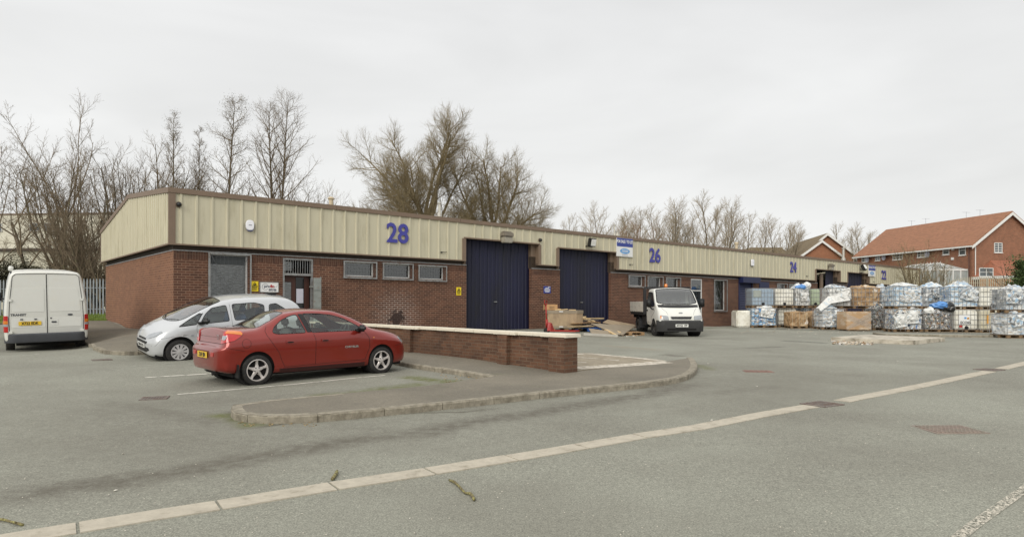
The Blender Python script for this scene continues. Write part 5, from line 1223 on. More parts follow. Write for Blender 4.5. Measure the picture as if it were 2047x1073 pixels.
for d in (SR, SLf):
    s_ = sidep
    seam(sh, 'door_seam', s_([(2.13, 1.46), (2.14, 1.0), (2.12, .34)], d), d, M_gap, body, r=.003)
    seam(sh, 'door_seam', s_([(3.00, .97), (3.02, .85), (2.98, .5), (2.90, .34), (1.1, .32), (1.05, .5), (.98, .7), (1.15, 1.0)], d), d, M_gap, body, r=.003)
    seam(sh, 'front_seam', s_([(3.92, .79), (3.85, .68), (3.55, .735)], d), d, M_gap, body, r=.003)
    seam(sh, 'bumper_seam', s_([(4.10, .50), (3.95, .50), (3.85, .64)], d), d, M_gap, body, r=.003)
    patch(sh, 'door_handle', s_(rounded([(2.28, .88), (2.48, .88), (2.48, .93), (2.28, .93)], .02), d), d, M_sil, body, th=.015)
    patch(sh, 'side_repeater', s_(ell(3.02+.12, .72, .035, .022), d), d, M_clr, body)
    df = (-math.cos(R(45)), d[1]*math.sin(R(45))); rt2 = Vector((df[1], -df[0])).normalized(); sgn = d[1]
    def Uf(x, y): return (x-2.2)*rt2.x+(-sgn*y)*rt2.y
    patch(sh, 'headlight', [(Uf(4.20, .42), .66), (Uf(4.12, .56), .665), (Uf(3.98, .72), .74), (Uf(3.80, .76), .83), (Uf(3.82, .72), .865), (Uf(3.98, .62), .82), (Uf(4.10, .50), .76)], df, M_clr, body, off=.002, th=.010, res=.03)
    patch(sh, 'fog_lamp', [(Uf(4.245, .36), .31), (Uf(4.19, .54), .325), (Uf(4.13, .62), .37), (Uf(4.17, .60), .43), (Uf(4.25, .40), .43)], df, M_rub, body, off=.002, th=.004, res=.03)
FR = (-1, 0)
patch(sh, 'grille', rounded([(-.30, .615), (.30, .615), (.26, .665), (-.26, .665)], .02), FR, M_rub, body, off=.002, th=.004)
patch(sh, 'grille', rounded([(-.36, .52), (.36, .52), (.40, .585), (-.40, .585)], .02), FR, M_rub, body, off=.002, th=.004)
patch(sh, 'lower_grille', rounded([(-.36, .30), (.36, .30), (.38, .40), (-.38, .40)], .02), FR, M_rub, body, off=.002, th=.004)
for z in (.535, .552, .57): seam(sh, 'grille_bar', [(-.34, z), (.34, z)], FR, M_chr, body, r=.004)
h, _ = sh.hit(0, .47, FR); plate(pic, 'MX04 KDU', (h.x+.012, 0, .46), (0, 1, 0), M_wpl)
text('badge', 'Picasso', .07, M_chr, body, frame((3.22, .872, .74), (-1, 0, 0)), sx=1.2)
M_bl = mat('cabin_blue', (70, 84, 110), .9, var=.2)
MB().box(.4, 3.3, -.76, .76, .26, .36).build('cabin_floor', M_int, pic); MB().box(2.85, 3.35, -.72, .72, .66, .98).build('dashboard', M_int, pic, bevel=.08, smooth=True)
steering(pic, 2.68, -.38, 1.0, M_int)
for y in (-.38, .38): seat(pic, 2.08, y, .52, M_bl); seat(pic, 1.22, y, .52, M_bl)
for (x, y) in ((XR_, -.755), (XR_, .755), (XF_, -.755), (XF_, .755)):
    wheel(pic, (x, y, .312), .312, .195, .20, 'trim', -1 if y < 0 else 1, m_rim=M_trimp)
    MB().lathe([(.0, -.02), (.375, -.02), (.375, -.33), (0, -.33)] if y > 0 else [(.0, .02), (.375, .02), (.375, .33), (0, .33)], 28, Matrix.Translation((x, y+(.05 if y > 0 else -.05), .34)), axis='y').build('wheel_well', M_gap, pic)
MB().box(.3, 3.95, -.72, .72, .17, .27).build('underbody', M_gap, pic)
for y in (-1, 1):
    mo = MB().box(-.07, .07, -.12, .12, -.075, .08, Matrix.Translation((2.84, y*1.0, 1.09))).build('door_mirror', M_rub, pic, bevel=.045, seg=3, smooth=True); MB().box(2.84, 2.98, min(y*.80, y*.95), max(y*.80, y*.95), 1.0, 1.06).build('mirror_arm', M_rub, mo, bevel=.012)
mb = MB(); mb.tube([(3.47, -.1, 1.105), (3.30, -.55, 1.13)], .009, 5); mb.tube([(3.49, .1, 1.10), (3.34, .55, 1.12)], .009, 5); mb.build('wiper', M_rub, pic)
pic.scale = (1, 1, .945); M_sil.node_tree.nodes['Principled BSDF'].inputs['Metallic'].default_value = .3
MB().box(.62, .86, -.10, .22, 1.585, 1.64).build('roof_aerial_base', M_rub, pic, bevel=.02)
pa = at(359.5, 720.5); yaw_p = math.atan2(-.70, -.714); dp = Vector((math.cos(yaw_p), math.sin(yaw_p))); pn = Vector((-dp.y, dp.x))
rp = Vector(pa[:2])-dp*2.76; upx = CX+F*rp.x/rp.y; upy = HY+F*(EYE-gz(*rp))/rp.y
car_pos(pic, (upx, upy), (359.5, 720.5), XR_, XF_, .85)
# ---------- white van seen from behind
M_wht = mat('white_paint', (212, 212, 206), .4, var=.02, scale=2, coat=.3, dirt=(212, 209, 196), dscale=1.5, lo=.5, hi=.85); M_bmp = mat('grey_bumper', (66, 68, 72), .7, var=.08)
van = empty('panel_van', (0, 0, 0), 'white panel van seen from behind with yellow plate X722 EDK', 'van')
KV = [(0.0, [(0,.40),(.80,.40),(.90,.46),(.93,.70),(.93,1.05),(.895,1.6),(.80,2.16),(.70,2.30),(0,2.335)]),
 (0.035, [(0,.38),(.84,.38),(.945,.44),(.968,.70),(.968,1.05),(.932,1.6),(.83,2.18),(.72,2.325),(0,2.36)]),
 (0.10, [(0,.36),(.86,.36),(.965,.42),(.985,.70),(.985,1.05),(.945,1.6),(.84,2.20),(.73,2.34),(0,2.375)]),
 (3.2, [(0,.36),(.86,.36),(.965,.42),(.987,.70),(.987,1.05),(.95,1.6),(.85,2.20),(.73,2.35),(0,2.39)]),
 (3.7, [(0,.36),(.86,.36),(.965,.42),(.987,.70),(.987,1.05),(.94,1.5),(.84,2.05),(.72,2.18),(0,2.22)]),
 (4.35, [(0,.36),(.86,.36),(.965,.42),(.985,.70),(.98,1.05),(.93,1.30),(.86,1.50),(.74,1.56),(0,1.60)]),
 (4.75, [(0,.36),(.84,.36),(.94,.42),(.96,.70),(.94,.95),(.90,1.08),(.82,1.14),(.7,1.17),(0,1.20)]),
 (4.95, [(0,.40),(.74,.40),(.84,.46),(.86,.68),(.83,.84),(.78,.92),(.7,.96),(.6,.98),(0,1.0)]),
 (5.0, [(0,.46),(.6,.46),(.7,.52),(.72,.66),(.7,.78),(.66,.84),(.58,.87),(.5,.88),(0,.9)])]
sh = Shell(KV, [2, 3, 5, 6, 8, 10, 4, 8], .06)
XR_, XF_ = 1.0, 4.1
sh.region('arch', ell(XR_, .35, .40, .42, 30), 'xz', 0, 4); sh.region('arch', ell(XF_, .35, .40, .42, 30), 'xz', 0, 4)
sh.region('cab_window', rounded([(3.45, 1.25), (4.15, 1.22), (3.75, 1.85), (3.45, 1.92)], .05), 'xz', 4, 5, M_glassd)
sh.region('windscreen', [(3.72, -.9), (4.55, -.9), (4.55, .6), (4.40, .72), (3.8, .70), (3.72, .66)], 'xy', 5, 8, M_glassd)
body = sh.build('body', M_wht, van)
def vp(px, py): return (-((px-45)/680-.5)*1.974*1.0, (735-py)/600*2.35)   # from a close-up of the tail; y to the left
G_ = lambda pts: [(-y, z) for y, z in pts]
def rp_(y0, y1, z0, z1, r=.03): return [(-y1, z0), (-y0, z0), (-y0, z1), (-y1, z1)] if r == 0 else rounded([(-y1, z0), (-y0, z0), (-y0, z1), (-y1, z1)], r)
seam(sh, 'door_gap', [(0, .46), (0, 2.30)], RE, M_gap, body, r=.011)
for s_ in (-1, 1):
    seam(sh, 'door_edge', [(s_*.02, .47), (s_*.84, .47), (s_*.86, .52), (s_*.875, 1.0), (s_*.85, 1.5), (s_*.80, 1.95), (s_*.775, 2.22), (s_*.70, 2.285), (s_*.02, 2.30)], RE, M_gap, body, r=.008)
    patch(sh, 'window_blank', rounded([(s_*.06, 1.22), (s_*.80, 1.22), (s_*.79, 1.5), (s_*.735, 1.88), (s_*.06, 1.90)], .05), RE, M_wht, body, off=.003, th=.004)
    patch(sh, 'lower_panel', rounded([(s_*.05, .78), (s_*.82, .78), (s_*.82, 1.04), (s_*.05, 1.04)], .03), RE, M_wht, body, off=.003, th=.003)
    for z in (1.52, .62): patch(sh, 'hinge', rounded([(s_*.80, z), (s_*.875, z), (s_*.875, z+.07), (s_*.80, z+.07)], .015), RE, M_wht, body, off=.01, th=.03)
    dd = (math.cos(R(30)), s_*math.sin(R(30))); rt = Vector((dd[1], -dd[0])).normalized()
    def U(x, y): return (x-2.2)*rt.x+(-s_*y)*rt.y
    u0, u1 = U(.02, .885), U(.13, .985)
    patch(sh, 'rear_lamp', rounded([(u0, .66), (u1, .66), (u1, 1.12), (u0, 1.12)], .02), dd, M_redl, body, off=.004, th=.012)
    patch(sh, 'indicator', rounded([(u0, .89), (u1, .89), (u1, .98), (u0, .98)], .01), dd, M_aml, body, off=.016, th=.006); patch(sh, 'reversing_lamp', rounded([(u0, .82), (u1, .82), (u1, .885), (u0, .885)], .01), dd, M_clr, body, off=.016, th=.006)
h, _ = sh.hit(0, .9, RE)
plate(van, 'X722 EDK', (h.x-.018, .40, .90), (0, -1, 0), M_ypl)
MB().box(h.x-.03, h.x-.004, .56, .62, 1.0, 1.03).build('plate_lamp', M_bmp, body); MB().box(h.x-.03, h.x-.004, .24, .30, 1.0, 1.03).build('plate_lamp', M_bmp, body)
MB().box(h.x-.012, h.x-.006, -.26, -.06, .82, 1.0).build('latch_plate', M_wht, body, bevel=.003); MB().box(h.x-.03, h.x-.012, -.22, -.10, .90, .945).build('handle', M_bmp, body, bevel=.006)
MB().lathe([(0, -.02), (.02, -.02), (.022, 0)], 12, Matrix.Translation((h.x, -.09, 1.03)) @ Matrix.Rotation(R(-90), 4, 'Z'), axis='y').build('lock', M_bmp, body)
text('badge', 'TRANSIT', .085, M_bmp, body, frame((h.x-.004, .66, 1.14), (0, -1, 0)), bold=.003, sx=1.05)
MB().prism([(-.55+.065*math.cos(i*.2618), 1.12+.027*math.sin(i*.2618)) for i in range(24)], h.x-.012, h.x, axis='x').build('oval_badge', M_bmp, body)
mb = MB()
for (x0, x1, w_, z0, z1) in ((-.07, .02, .93, .33, .58), ):
    P = []; n = 20
    for i in range(n+1):
        a = -1+2*i/n; y = a*.985; x = -.075+.22*max(0, abs(a)-.86)/.14*1.0; P.append((x, y))
    V = []; 
    for (x, y) in P: V += [(x, y, .36), (x-.015, y, .40), (x-.012, y, .58), (x+.03, y, .61), (x+.10, y, .61), (x+.10, y, .34)]
    mb.add(V, [(i*6+j, i*6+(j+1) % 6, (i+1)*6+(j+1) % 6, (i+1)*6+j) for i in range(n) for j in range(6)]+[tuple(range(6)), tuple(range(n*6, n*6+6))[::-1]])
mb.build('bumper', M_bmp, van, smooth='auto')
for (x, y) in ((XR_, -.85), (XR_, .85), (XF_, -.85), (XF_, .85)): wheel(van, (x, y, .34), .34, .215, .20, 'steel', -1 if y < 0 else 1, m_rim=M_steel)
MB().box(.25, 4.6, -.72, .72, .25, .36).build('underbody', M_gap, van); mb = MB(); mb.tube([(XR_, -.8, .34), (XR_, .8, .34)], .05, 8); mb.lathe([(0, -.14), (.12, -.1), (.14, 0), (.12, .1), (0, .14)], 14, Matrix.Translation((XR_, 0, .34)) @ Matrix.Rotation(R(90), 4, 'X')); mb.build('rear_axle', M_hub, van)
for y in (-1, 1): mo = MB().box(-.05, .06, -.12, .12, -.17, .17, Matrix.Translation((3.95, y*1.16, 1.48))).build('door_mirror', M_bmp, van, bevel=.04, seg=3, smooth=True); MB().box(3.93, 3.98, min(y*.9, y*1.06), max(y*.9, y*1.06), 1.38, 1.43).build('mirror_arm', M_bmp, mo)
rl_ = MB().lathe([(0, -.11), (.06, -.10), (.085, -.03), (.085, .06), (.06, .09), (0, .1)], 18, Matrix.Translation((.45, .80, 2.44)) @ Matrix.Diagonal((.7, .7, .7, 1)) @ Matrix.Rotation(R(15), 4, 'X')).build('roof_lamp', M_wht, van, smooth=True); MB().tube([(.45, .80, 2.2), (.45, .80, 2.40)], .02, 8).build('lamp_bracket', M_bmp, rl_)
vyaw = math.atan2(.90, -.70); vd = Vector((math.cos(vyaw), math.sin(vyaw))); vnn = Vector((-vd.y, vd.x))
c_ = Vector(((96-CX)/F*18.75, 18.75)); z0 = EYE-(704-HY)/F*19.3
van.location = (c_.x, c_.y, z0); van.rotation_euler = (R(-1.2), -math.atan2(gz(*(c_+vd*4))-gz(*c_), 4), vyaw)
# ---------- white tipper truck, facing the camera
trk = empty('tipper_truck', (0, 0, 0), 'white dropside tipper truck with amber beacon and plate MW53 YPP', 'truck')
# cab: x = 0 at the cab back, front bumper at 2.15
KT = [(0.0, [(0,.50),(.80,.50),(.93,.55),(.965,.80),(.965,1.15),(.935,1.45),(.87,1.98),(.76,2.07),(0,2.11)]),
 (.03, [(0,.48),(.82,.48),(.95,.53),(.985,.80),(.985,1.15),(.95,1.45),(.88,2.0),(.77,2.09),(0,2.13)]),
 (.60, [(0,.42),(.84,.42),(.96,.48),(.987,.80),(.987,1.15),(.95,1.43),(.875,2.0),(.76,2.09),(0,2.14)]),
 (.85, [(0,.40),(.84,.40),(.96,.46),(.987,.80),(.987,1.12),(.95,1.40),(.885,1.93),(.80,2.02),(0,2.07)]),
 (1.45, [(0,.38),(.84,.38),(.96,.44),(.985,.78),(.98,1.05),(.955,1.25),(.93,1.42),(.85,1.47),(0,1.50)]),
 (1.68, [(0,.38),(.84,.38),(.95,.44),(.975,.76),(.965,.98),(.94,1.15),(.90,1.245),(.80,1.29),(0,1.33)]),
 (2.0, [(0,.38),(.82,.38),(.93,.44),(.95,.70),(.94,.84),(.91,.93),(.85,1.0),(.75,1.04),(0,1.08)]),
 (2.12, [(0,.40),(.78,.40),(.88,.46),(.90,.64),(.89,.74),(.86,.80),(.80,.85),(.70,.88),(0,.93)]),
 (2.17, [(0,.44),(.66,.44),(.76,.50),(.78,.60),(.77,.66),(.74,.70),(.68,.73),(.60,.75),(0,.80)])]
sh = Shell(KT, [2, 3, 5, 6, 8, 14, 4, 10], .03); XFt = 1.32; XRt = -1.78
sh.region('arch', ell(XFt, .36, .40, .43, 30), 'xz', 0, 4)
sh.region('cab_window', rounded([(.12, 1.32), (.95, 1.30), (1.40, 1.33), (1.27, 1.47), (.90, 1.86), (.75, 1.92), (.12, 1.94)], .05), 'xz', 4, 5, M_glassd)
sh.region('windscreen', [(.80, -.9), (1.60, -.9), (1.60, .0), (1.57, .5), (1.47, .82), (1.40, .86), (.88, .78), (.80, .72)], 'xy', 6, 8, M_glassf)
body = sh.build('cab', M_wht, trk); rim_seals(sh.parts['cab_window']+sh.parts['windscreen'], M_rub, .022)
FRv = (-1, 0)      # u runs to +y seen from the front
patch(sh, 'cowl_panel', [(-.86, 1.27), (-.4, 1.245), (0, 1.24), (.4, 1.245), (.86, 1.27), (.88, 1.38), (0, 1.37), (-.88, 1.38)], FRv, M_rub, body, off=.0, th=.004, res=.05)
patch(sh, 'grille', rounded([(-.42, .77), (.42, .77), (.46, .87), (-.46, .87)], .03), FRv, M_rub, body, off=.003, th=.006); seam(sh, 'grille_surround', rounded([(-.45, .75), (.45, .75), (.49, .89), (-.49, .89)], .03), FRv, M_wht, body, r=.012, closed=True)
for s_ in (-1, 1):
    patch(sh, 'headlight', rounded([(s_*.54, .74), (s_*.84, .745), (s_*.90, .81), (s_*.87, .93), (s_*.62, .905), (s_*.56, .89)], .03), FRv, M_clr, body, off=.003, th=.012, res=.03); seam(sh, 'lamp_surround', rounded([(s_*.54, .74), (s_*.84, .745), (s_*.90, .81), (s_*.87, .93), (s_*.62, .905), (s_*.56, .89)], .03), FRv, M_rub, body, r=.008, closed=True)
    patch(sh, 'indicator', rounded([(s_*.82, .78), (s_*.885, .80), (s_*.865, .91), (s_*.825, .905)], .01), FRv, M_clr if s_ > 0 else M_aml, body, off=.014, th=.006)
    seam(sh, 'bonnet_seam', [(s_*.54, .95), (s_*.60, 1.08), (s_*.76, 1.24)], FRv, M_gap, body, r=.004)
    d = (0, s_); seam(sh, 'door_seam', sidep([(.05, 1.95), (.06, .60), (.85, .58), (1.0, .86), (1.42, 1.05), (1.50, 1.3)], d), d, M_gap, body, r=.006)
    patch(sh, 'door_handle', sidep([(.12, 1.10), (.30, 1.10), (.30, 1.16), (.12, 1.16)], d), d, M_rub, body, th=.02)
mb = MB(); n = 24; V = []
for i in range(n+1):
    a = -1+2*i/n; y = a*1.0; x = 2.23-.24*max(0, abs(a)-.72)**1.7/.28**1.7
    V += [(x-.02, y, .24), (x+.0, y, .30), (x+.02, y, .50), (x+.015, y, .66), (x-.03, y, .72), (x-.14, y, .72), (x-.14, y, .24)]
mb.add(V, [(i*7+j, i*7+(j+1) % 7, (i+1)*7+(j+1) % 7, (i+1)*7+j) for i in range(n) for j in range(7)]+[tuple(range(7)), tuple(range(n*7, n*7+7))[::-1]])
bmp = mb.build('bumper', mat('dark_bumper', (48, 48, 48), .75, var=.15), trk, smooth='auto')
MB().box(2.225, 2.245, -.62, .62, .30, .38).build('lower_slot', M_gap, bmp); plate(trk, 'MW53 YPP', (2.26, .0, .50), (0, 1, 0), M_wpl, .54, .12)
MB().prism([(.0+.09*math.cos(i*.2618), 1.03+.033*math.sin(i*.2618)) for i in range(24)], 2.045, 2.075, axis='x').build('oval_badge', M_chr, body)
MB().box(.05, 1.35, -.86, .86, .62, .70).build('cabin_floor', M_int, trk); MB().box(1.0, 1.5, -.84, .84, .95, 1.28).build('dashboard', mat('dash_grey', (96, 96, 94), .9), trk, bevel=.06, smooth=True); steering(trk, .98, -.42, 1.30, M_int, 50)
for y in (-.5, .02, .48): seat(trk, .52, y, .85, M_int)
MB().box(.02, .05, -.80, .80, .7, 1.98).build('rear_bulkhead', mat('bulkhead', (110, 112, 112), .8), trk)
mb = MB(); mb.tube([(1.63, -.75, 1.36), (1.42, -.30, 1.47), (1.42, .05, 1.49)], .012, 5); mb.tube([(1.63, .05, 1.36), (1.42, .45, 1.45), (1.38, .8, 1.46)], .012, 5); mb.build('wiper', M_rub, trk)
for s_ in (-1, 1):
    mo = MB().box(-.06, .07, -.10, .10, -.19, .19, Matrix.Translation((1.28, s_*1.17, 1.46))).build('door_mirror', M_rub, trk, bevel=.035, seg=3, smooth=True)
    MB().tube([(1.28, s_*1.15, 1.30), (1.30, s_*1.05, 1.20), (1.33, s_*.93, 1.16)], .03, 8).build('mirror_arm', M_rub, mo)
MB().lathe([(0, .14), (.05, .135), (.07, .10), (.075, 0)], 18, Matrix.Translation((.12, -.12, 2.19))).build('beacon', M_aml, trk, smooth=True)
M_bk = mat('black_steel', (32, 32, 34), .65, var=.15); M_alu = mat('dropside_white', (206, 202, 192), .55, var=.08, dirt=(150, 140, 124), dscale=4, lo=.52, hi=.75)
mb = MB(); mb.box(-.16, -.10, -1.05, 1.05, 2.12, 2.20); [mb.box(-.16, -.10, y-.03, y+.03, .95, 2.12) for y in (-1.02, 1.02)]; [mb.box(-.145, -.115, y-.008, y+.008, 1.42, 2.12) for y in np.linspace(-.9, .9, 16)]; mb.box(-.15, -.11, -.99, .99, .98, 1.54); mb.box(-.17, -.09, -1.10, -.96, .95, 2.10); mb.box(.0, .5, -.04, .04, 2.17, 2.19)
mb.build('headboard', M_bk, trk, bevel=.004)
BL = 3.05
for s_ in (-1, 1):
    o = MB(); y0, y1 = (s_*1.04, s_*1.07) if s_ > 0 else (s_*1.07, s_*1.04)
    o.box(-.16-BL, -.18, y0, y1, 1.04, 1.28); o.box(-.16-BL, -.18, y0+.006*s_, y1+.006*s_, 1.287, 1.53); ds = o.build('dropside', M_alu, trk, bevel=.004)
    o = MB(); [o.box(-.5-k*.42-.02, -.5-k*.42+.02, s_*1.075-.01, s_*1.075+.01, .97, 1.07) for k in range(7)]; o.build('latch', M_bk, ds)
MB().box(-.19-BL, -.16-BL, -1.04, 1.04, 1.04, 1.53).build('tailboard', M_alu, trk); MB().box(-.16-BL, -.17, -1.03, 1.03, .90, 1.035).build('bed_floor', M_bk, trk)
mb = MB(); mb.box(-3.1, 1.2, -.42, -.32, .58, .74); mb.box(-3.1, 1.2, .32, .42, .58, .74); [mb.box(x-.05, x+.05, -.9, .9, .74, .90) for x in (-.5, -1.2, -1.9, -2.6, -3.1)]; mb.build('chassis', M_bk, trk)
for s_ in (-1, 1):
    o = MB(); P = []
    for i in range(13): a = R(180*i/12); P.append((XRt+.47*math.cos(a), .40+.44*math.sin(a)))
    y0, y1 = (s_*.58, s_*1.0) if s_ > 0 else (s_*1.0, s_*.58)
    V = []; [V.extend([(x, y0, z), (x, y1, z)]) for x, z in P]; o.add(V, [(2*i, 2*i+1, 2*i+3, 2*i+2) for i in range(12)]); o.box(XRt+.44, XRt+.48, y0, y1, .28, .42); o.box(-1.0+.0, -.3, s_*.9-.04, s_*.9+.04, .45, .85); o.build('mudguard', M_bk, trk)
    wheel(trk, (XRt, s_*.90, .35), .35, .20, .19, 'steel', s_, m_rim=M_steel); wheel(trk, (XRt, s_*.67, .35), .35, .20, .19, 'steel', s_, m_rim=M_steel); wheel(trk, (XFt, s_*.87, .355), .355, .225, .19, 'steel', s_, steer=R(9), m_rim=M_steel)
for s_ in (-1, 1): MB().lathe([(.0, -s_*.02), (.41, -s_*.02), (.41, -s_*.33), (0, -s_*.33)], 24, Matrix.Translation((XFt, s_*.93, .38)), axis='y').build('wheel_well', M_gap, trk)
MB().tube([(XRt, -.8, .35), (XRt, .8, .35)], .06, 8).build('rear_axle', M_bk, trk)
tY = 27.6; tyaw = R(-90+1.5); td = Vector((math.cos(tyaw), math.sin(tyaw))); tc_ = Vector(((1362.5-CX)/F*tY, tY)); to_ = tc_-td*2.2
zg = EYE-(674-HY)/F*tY; trk.location = (to_.x, to_.y, zg+.0); trk.rotation_euler = (0, 0, tyaw)
print('truck ground', zg, gz(*tc_), 'van', z0, gz(*c_))
# ------------------------------------------------------------ stacked liquid containers, bales and waste in the yard
def film_mat(name, cols, scale, rough=.35, bump=.8, coat=.3, stretch=None):
    """scraps of several colours pressed together under film"""
    m = bpy.data.materials.new(name); m.use_nodes = True; t = m.node_tree; b = t.nodes['Principled BSDF']; b.inputs['Roughness'].default_value = rough; b.inputs['Coat Weight'].default_value = coat; L = t.links.new
    tc = N(t, 'ShaderNodeTexCoord'); src = tc.outputs['Object']
    if stretch: mp = N(t, 'ShaderNodeMapping'); mp.inputs['Scale'].default_value = stretch; L(src, mp.inputs[0]); src = mp.outputs[0]
    nz = N(t, 'ShaderNodeTexNoise', i_Scale=scale*1.2, i_Detail=4.0); L(src, nz.inputs['Vector'])
    ad = N(t, 'ShaderNodeMix', data_type='RGBA', blend_type='ADD'); ad.inputs[0].default_value = .35; L(src, ad.inputs[6]); L(nz.outputs['Color'], ad.inputs[7])
    vo = N(t, 'ShaderNodeTexVoronoi', i_Scale=scale); L(ad.outputs[2], vo.inputs['Vector']); sc_ = N(t, 'ShaderNodeSeparateColor'); L(vo.outputs['Color'], sc_.inputs[0])
    rp = N(t, 'ShaderNodeValToRGB'); rp.color_ramp.interpolation = 'CONSTANT'; tot = sum(w_ for _, w_ in cols); acc = 0; el = rp.color_ramp.elements
    for i, (c, w_) in enumerate(cols):
        e = el[i] if i < 2 else el.new(acc/tot)
        e.position = acc/tot; e.color = (*lin(c), 1); acc += w_
    L(sc_.outputs[0], rp.inputs[0])
    n2 = N(t, 'ShaderNodeTexNoise', i_Scale=scale*4, i_Detail=5.0, i_Roughness=.7); L(src, n2.inputs['Vector']); mr = N(t, 'ShaderNodeMapRange'); mr.inputs[1].default_value = .3; mr.inputs[2].default_value = .7; mr.inputs[3].default_value = .72; mr.inputs[4].default_value = 1.12; L(n2.outputs[0], mr.inputs[0])
    v = N(t, 'ShaderNodeVectorMath', operation='SCALE'); L(rp.outputs[0], v.inputs[0]); L(mr.outputs[0], v.inputs['Scale']); L(v.outputs[0], b.inputs['Base Color'])
    bp = N(t, 'ShaderNodeBump', i_Strength=bump, i_Distance=.03); L(n2.outputs[0], bp.inputs['Height']); L(bp.outputs[0], b.inputs['Normal']); MATS[name] = m; return m
WH, PB, MB_, BRN, DKG, GRY = (228, 228, 224), (160, 190, 214), (80, 120, 176), (170, 132, 90), (50, 50, 48), (150, 150, 146)
F_blue = film_mat('blue_white_film', [(WH, 4), (PB, 3), ((196, 214, 228), 3), (MB_, .7), ((206, 212, 216), 2)], 7, stretch=(1, 1, 1.8))
F_print = film_mat('printed_film', [((90, 150, 195), 3), (PB, 2), (WH, 3), (BRN, 1.2), ((60, 90, 150), .6)], 7, stretch=(1, 1, 2.6))
F_white = film_mat('white_film', [(WH, 6), ((212, 212, 208), 3), ((200, 210, 216), 1.2), (GRY, .4)], 8)
F_grey = film_mat('grey_film', [((190, 196, 200), 3), ((168, 172, 176), 3), (WH, 3), (PB, 1.2), ((110, 112, 114), .7)], 8)
F_mix = film_mat('mixed_waste', [(WH, 5), (PB, 1.6), (MB_, 1.2), (BRN, 1.0), (DKG, .8), ((206, 190, 170), 1.2)], 11, rough=.5)
F_scrap = film_mat('scrap_waste', [(WH, 2), (DKG, 3), (GRY, 2), (BRN, 1.6), ((60, 84, 70), .9), ((84, 100, 130), .8)], 15, rough=.5)
F_card = film_mat('crushed_card', [((170, 140, 104), 5), ((148, 118, 84), 3), ((192, 166, 130), 2), ((216, 208, 196), .8)], 5, rough=.8, coat=0)
F_silver = film_mat('silver_wrap', [(WH, 5), ((206, 208, 210), 4), (PB, 1.2), ((180, 160, 136), .6), (GRY, 1)], 8, stretch=(1, 1, 3.5))
M_cw = mat('card_wrapped', (182, 150, 114), .45, var=.12, scale=3, coat=.4, dirt=(206, 190, 168), dscale=2.2, lo=.5, hi=.62, stretch=(.6, .6, 1.6))
M_tank = mat('tank_white', (232, 230, 220), .4, var=.05, dirt=(196, 190, 172), dscale=2); M_tankg = mat('tank_green', (186, 200, 170), .4, var=.06); M_tanky = mat('tank_cream', (206, 200, 180), .45, var=.08, dirt=(176, 164, 128), dscale=2)
M_tankb = mat('tank_ribbed', (164, 180, 194), .35, metal=.2, var=.1); M_cage = mat('cage_steel', (150, 150, 150), .5, metal=.4, var=.1); M_pal = mat('pallet_wood', (118, 96, 70), .9, var=.3, scale=10); M_ord = mat('rust_label', (196, 140, 60), .6)
def crumple(w_, d_, h_, rr, amp=.05, res=.11, top=0.0, lean=0.0, flat=False):
    """a packed heap: box skin with random dents and a heaped top"""
    mb = MB(); nx, ny, nz = max(3, int(w_/res)), max(3, int(d_/res)), max(3, int(h_/res)); P = {}; V = []; Fc = []
    def vid(i, j, k):
        key = (i, j, k)
        if key not in P:
            x, y, z = -w_/2+w_*i/nx, -d_/2+d_*j/ny, h_*k/nz; cx_, cy_ = (2*i/nx-1), (2*j/ny-1)
            rnd_ = 1-.05*(abs(cx_)**6)*(abs(cy_)**6); x *= rnd_; y *= rnd_
            if k == nz: z += top*(1-abs(cx_)**2.5)*(1-abs(cy_)**2.5)*(.4+1.0*rr.random())
            if k > 0: x += rr.uniform(-amp, amp); y += rr.uniform(-amp, amp); z += rr.uniform(-amp, amp)*.6
            if flat and j == 0: y = -d_/2+rr.uniform(-amp, amp)*.4
            P[key] = len(V); V.append((x+lean*z, y, z))
        return P[key]
    for i in range(nx):
        for k in range(nz):
            for j in (0, ny): q = [vid(i, j, k), vid(i+1, j, k), vid(i+1, j, k+1), vid(i, j, k+1)]; Fc.append(tuple(q if j == 0 else q[::-1]))
    for j in range(ny):
        for k in range(nz):
            for i in (0, nx): q = [vid(i, j, k), vid(i, j+1, k), vid(i, j+1, k+1), vid(i, j, k+1)]; Fc.append(tuple(q if i else q[::-1]))
    for i in range(nx):
        for j in range(ny):
            for k in (0, nz): q = [vid(i, j, k), vid(i+1, j, k), vid(i+1, j+1, k), vid(i, j+1, k)]; Fc.append(tuple(q if k else q[::-1]))
    T_ = []
    for q in Fc: T_ += [(q[0], q[1], q[2]), (q[0], q[2], q[3])] if rr.random() < .5 else [(q[0], q[1], q[3]), (q[1], q[2], q[3])]
    mb.add(V, T_); return mb
def pallet(o, w_, d_, m=None):
    mb = MB(); [mb.box(-w_/2, w_/2, -d_/2+d_*k/6+.01, -d_/2+d_*(k+1)/6-.02, .11, .132) for k in range(6)]
    for y in (-d_/2+.05, 0, d_/2-.05):
        [mb.box(x-.07, x+.07, y-.05, y+.05, .02, .11) for x in (-w_/2+.07, 0, w_/2-.07)]; mb.box(-w_/2, w_/2, y-.05, y+.05, 0, .02)
    mb.build('pallet', m or M_pal, o)
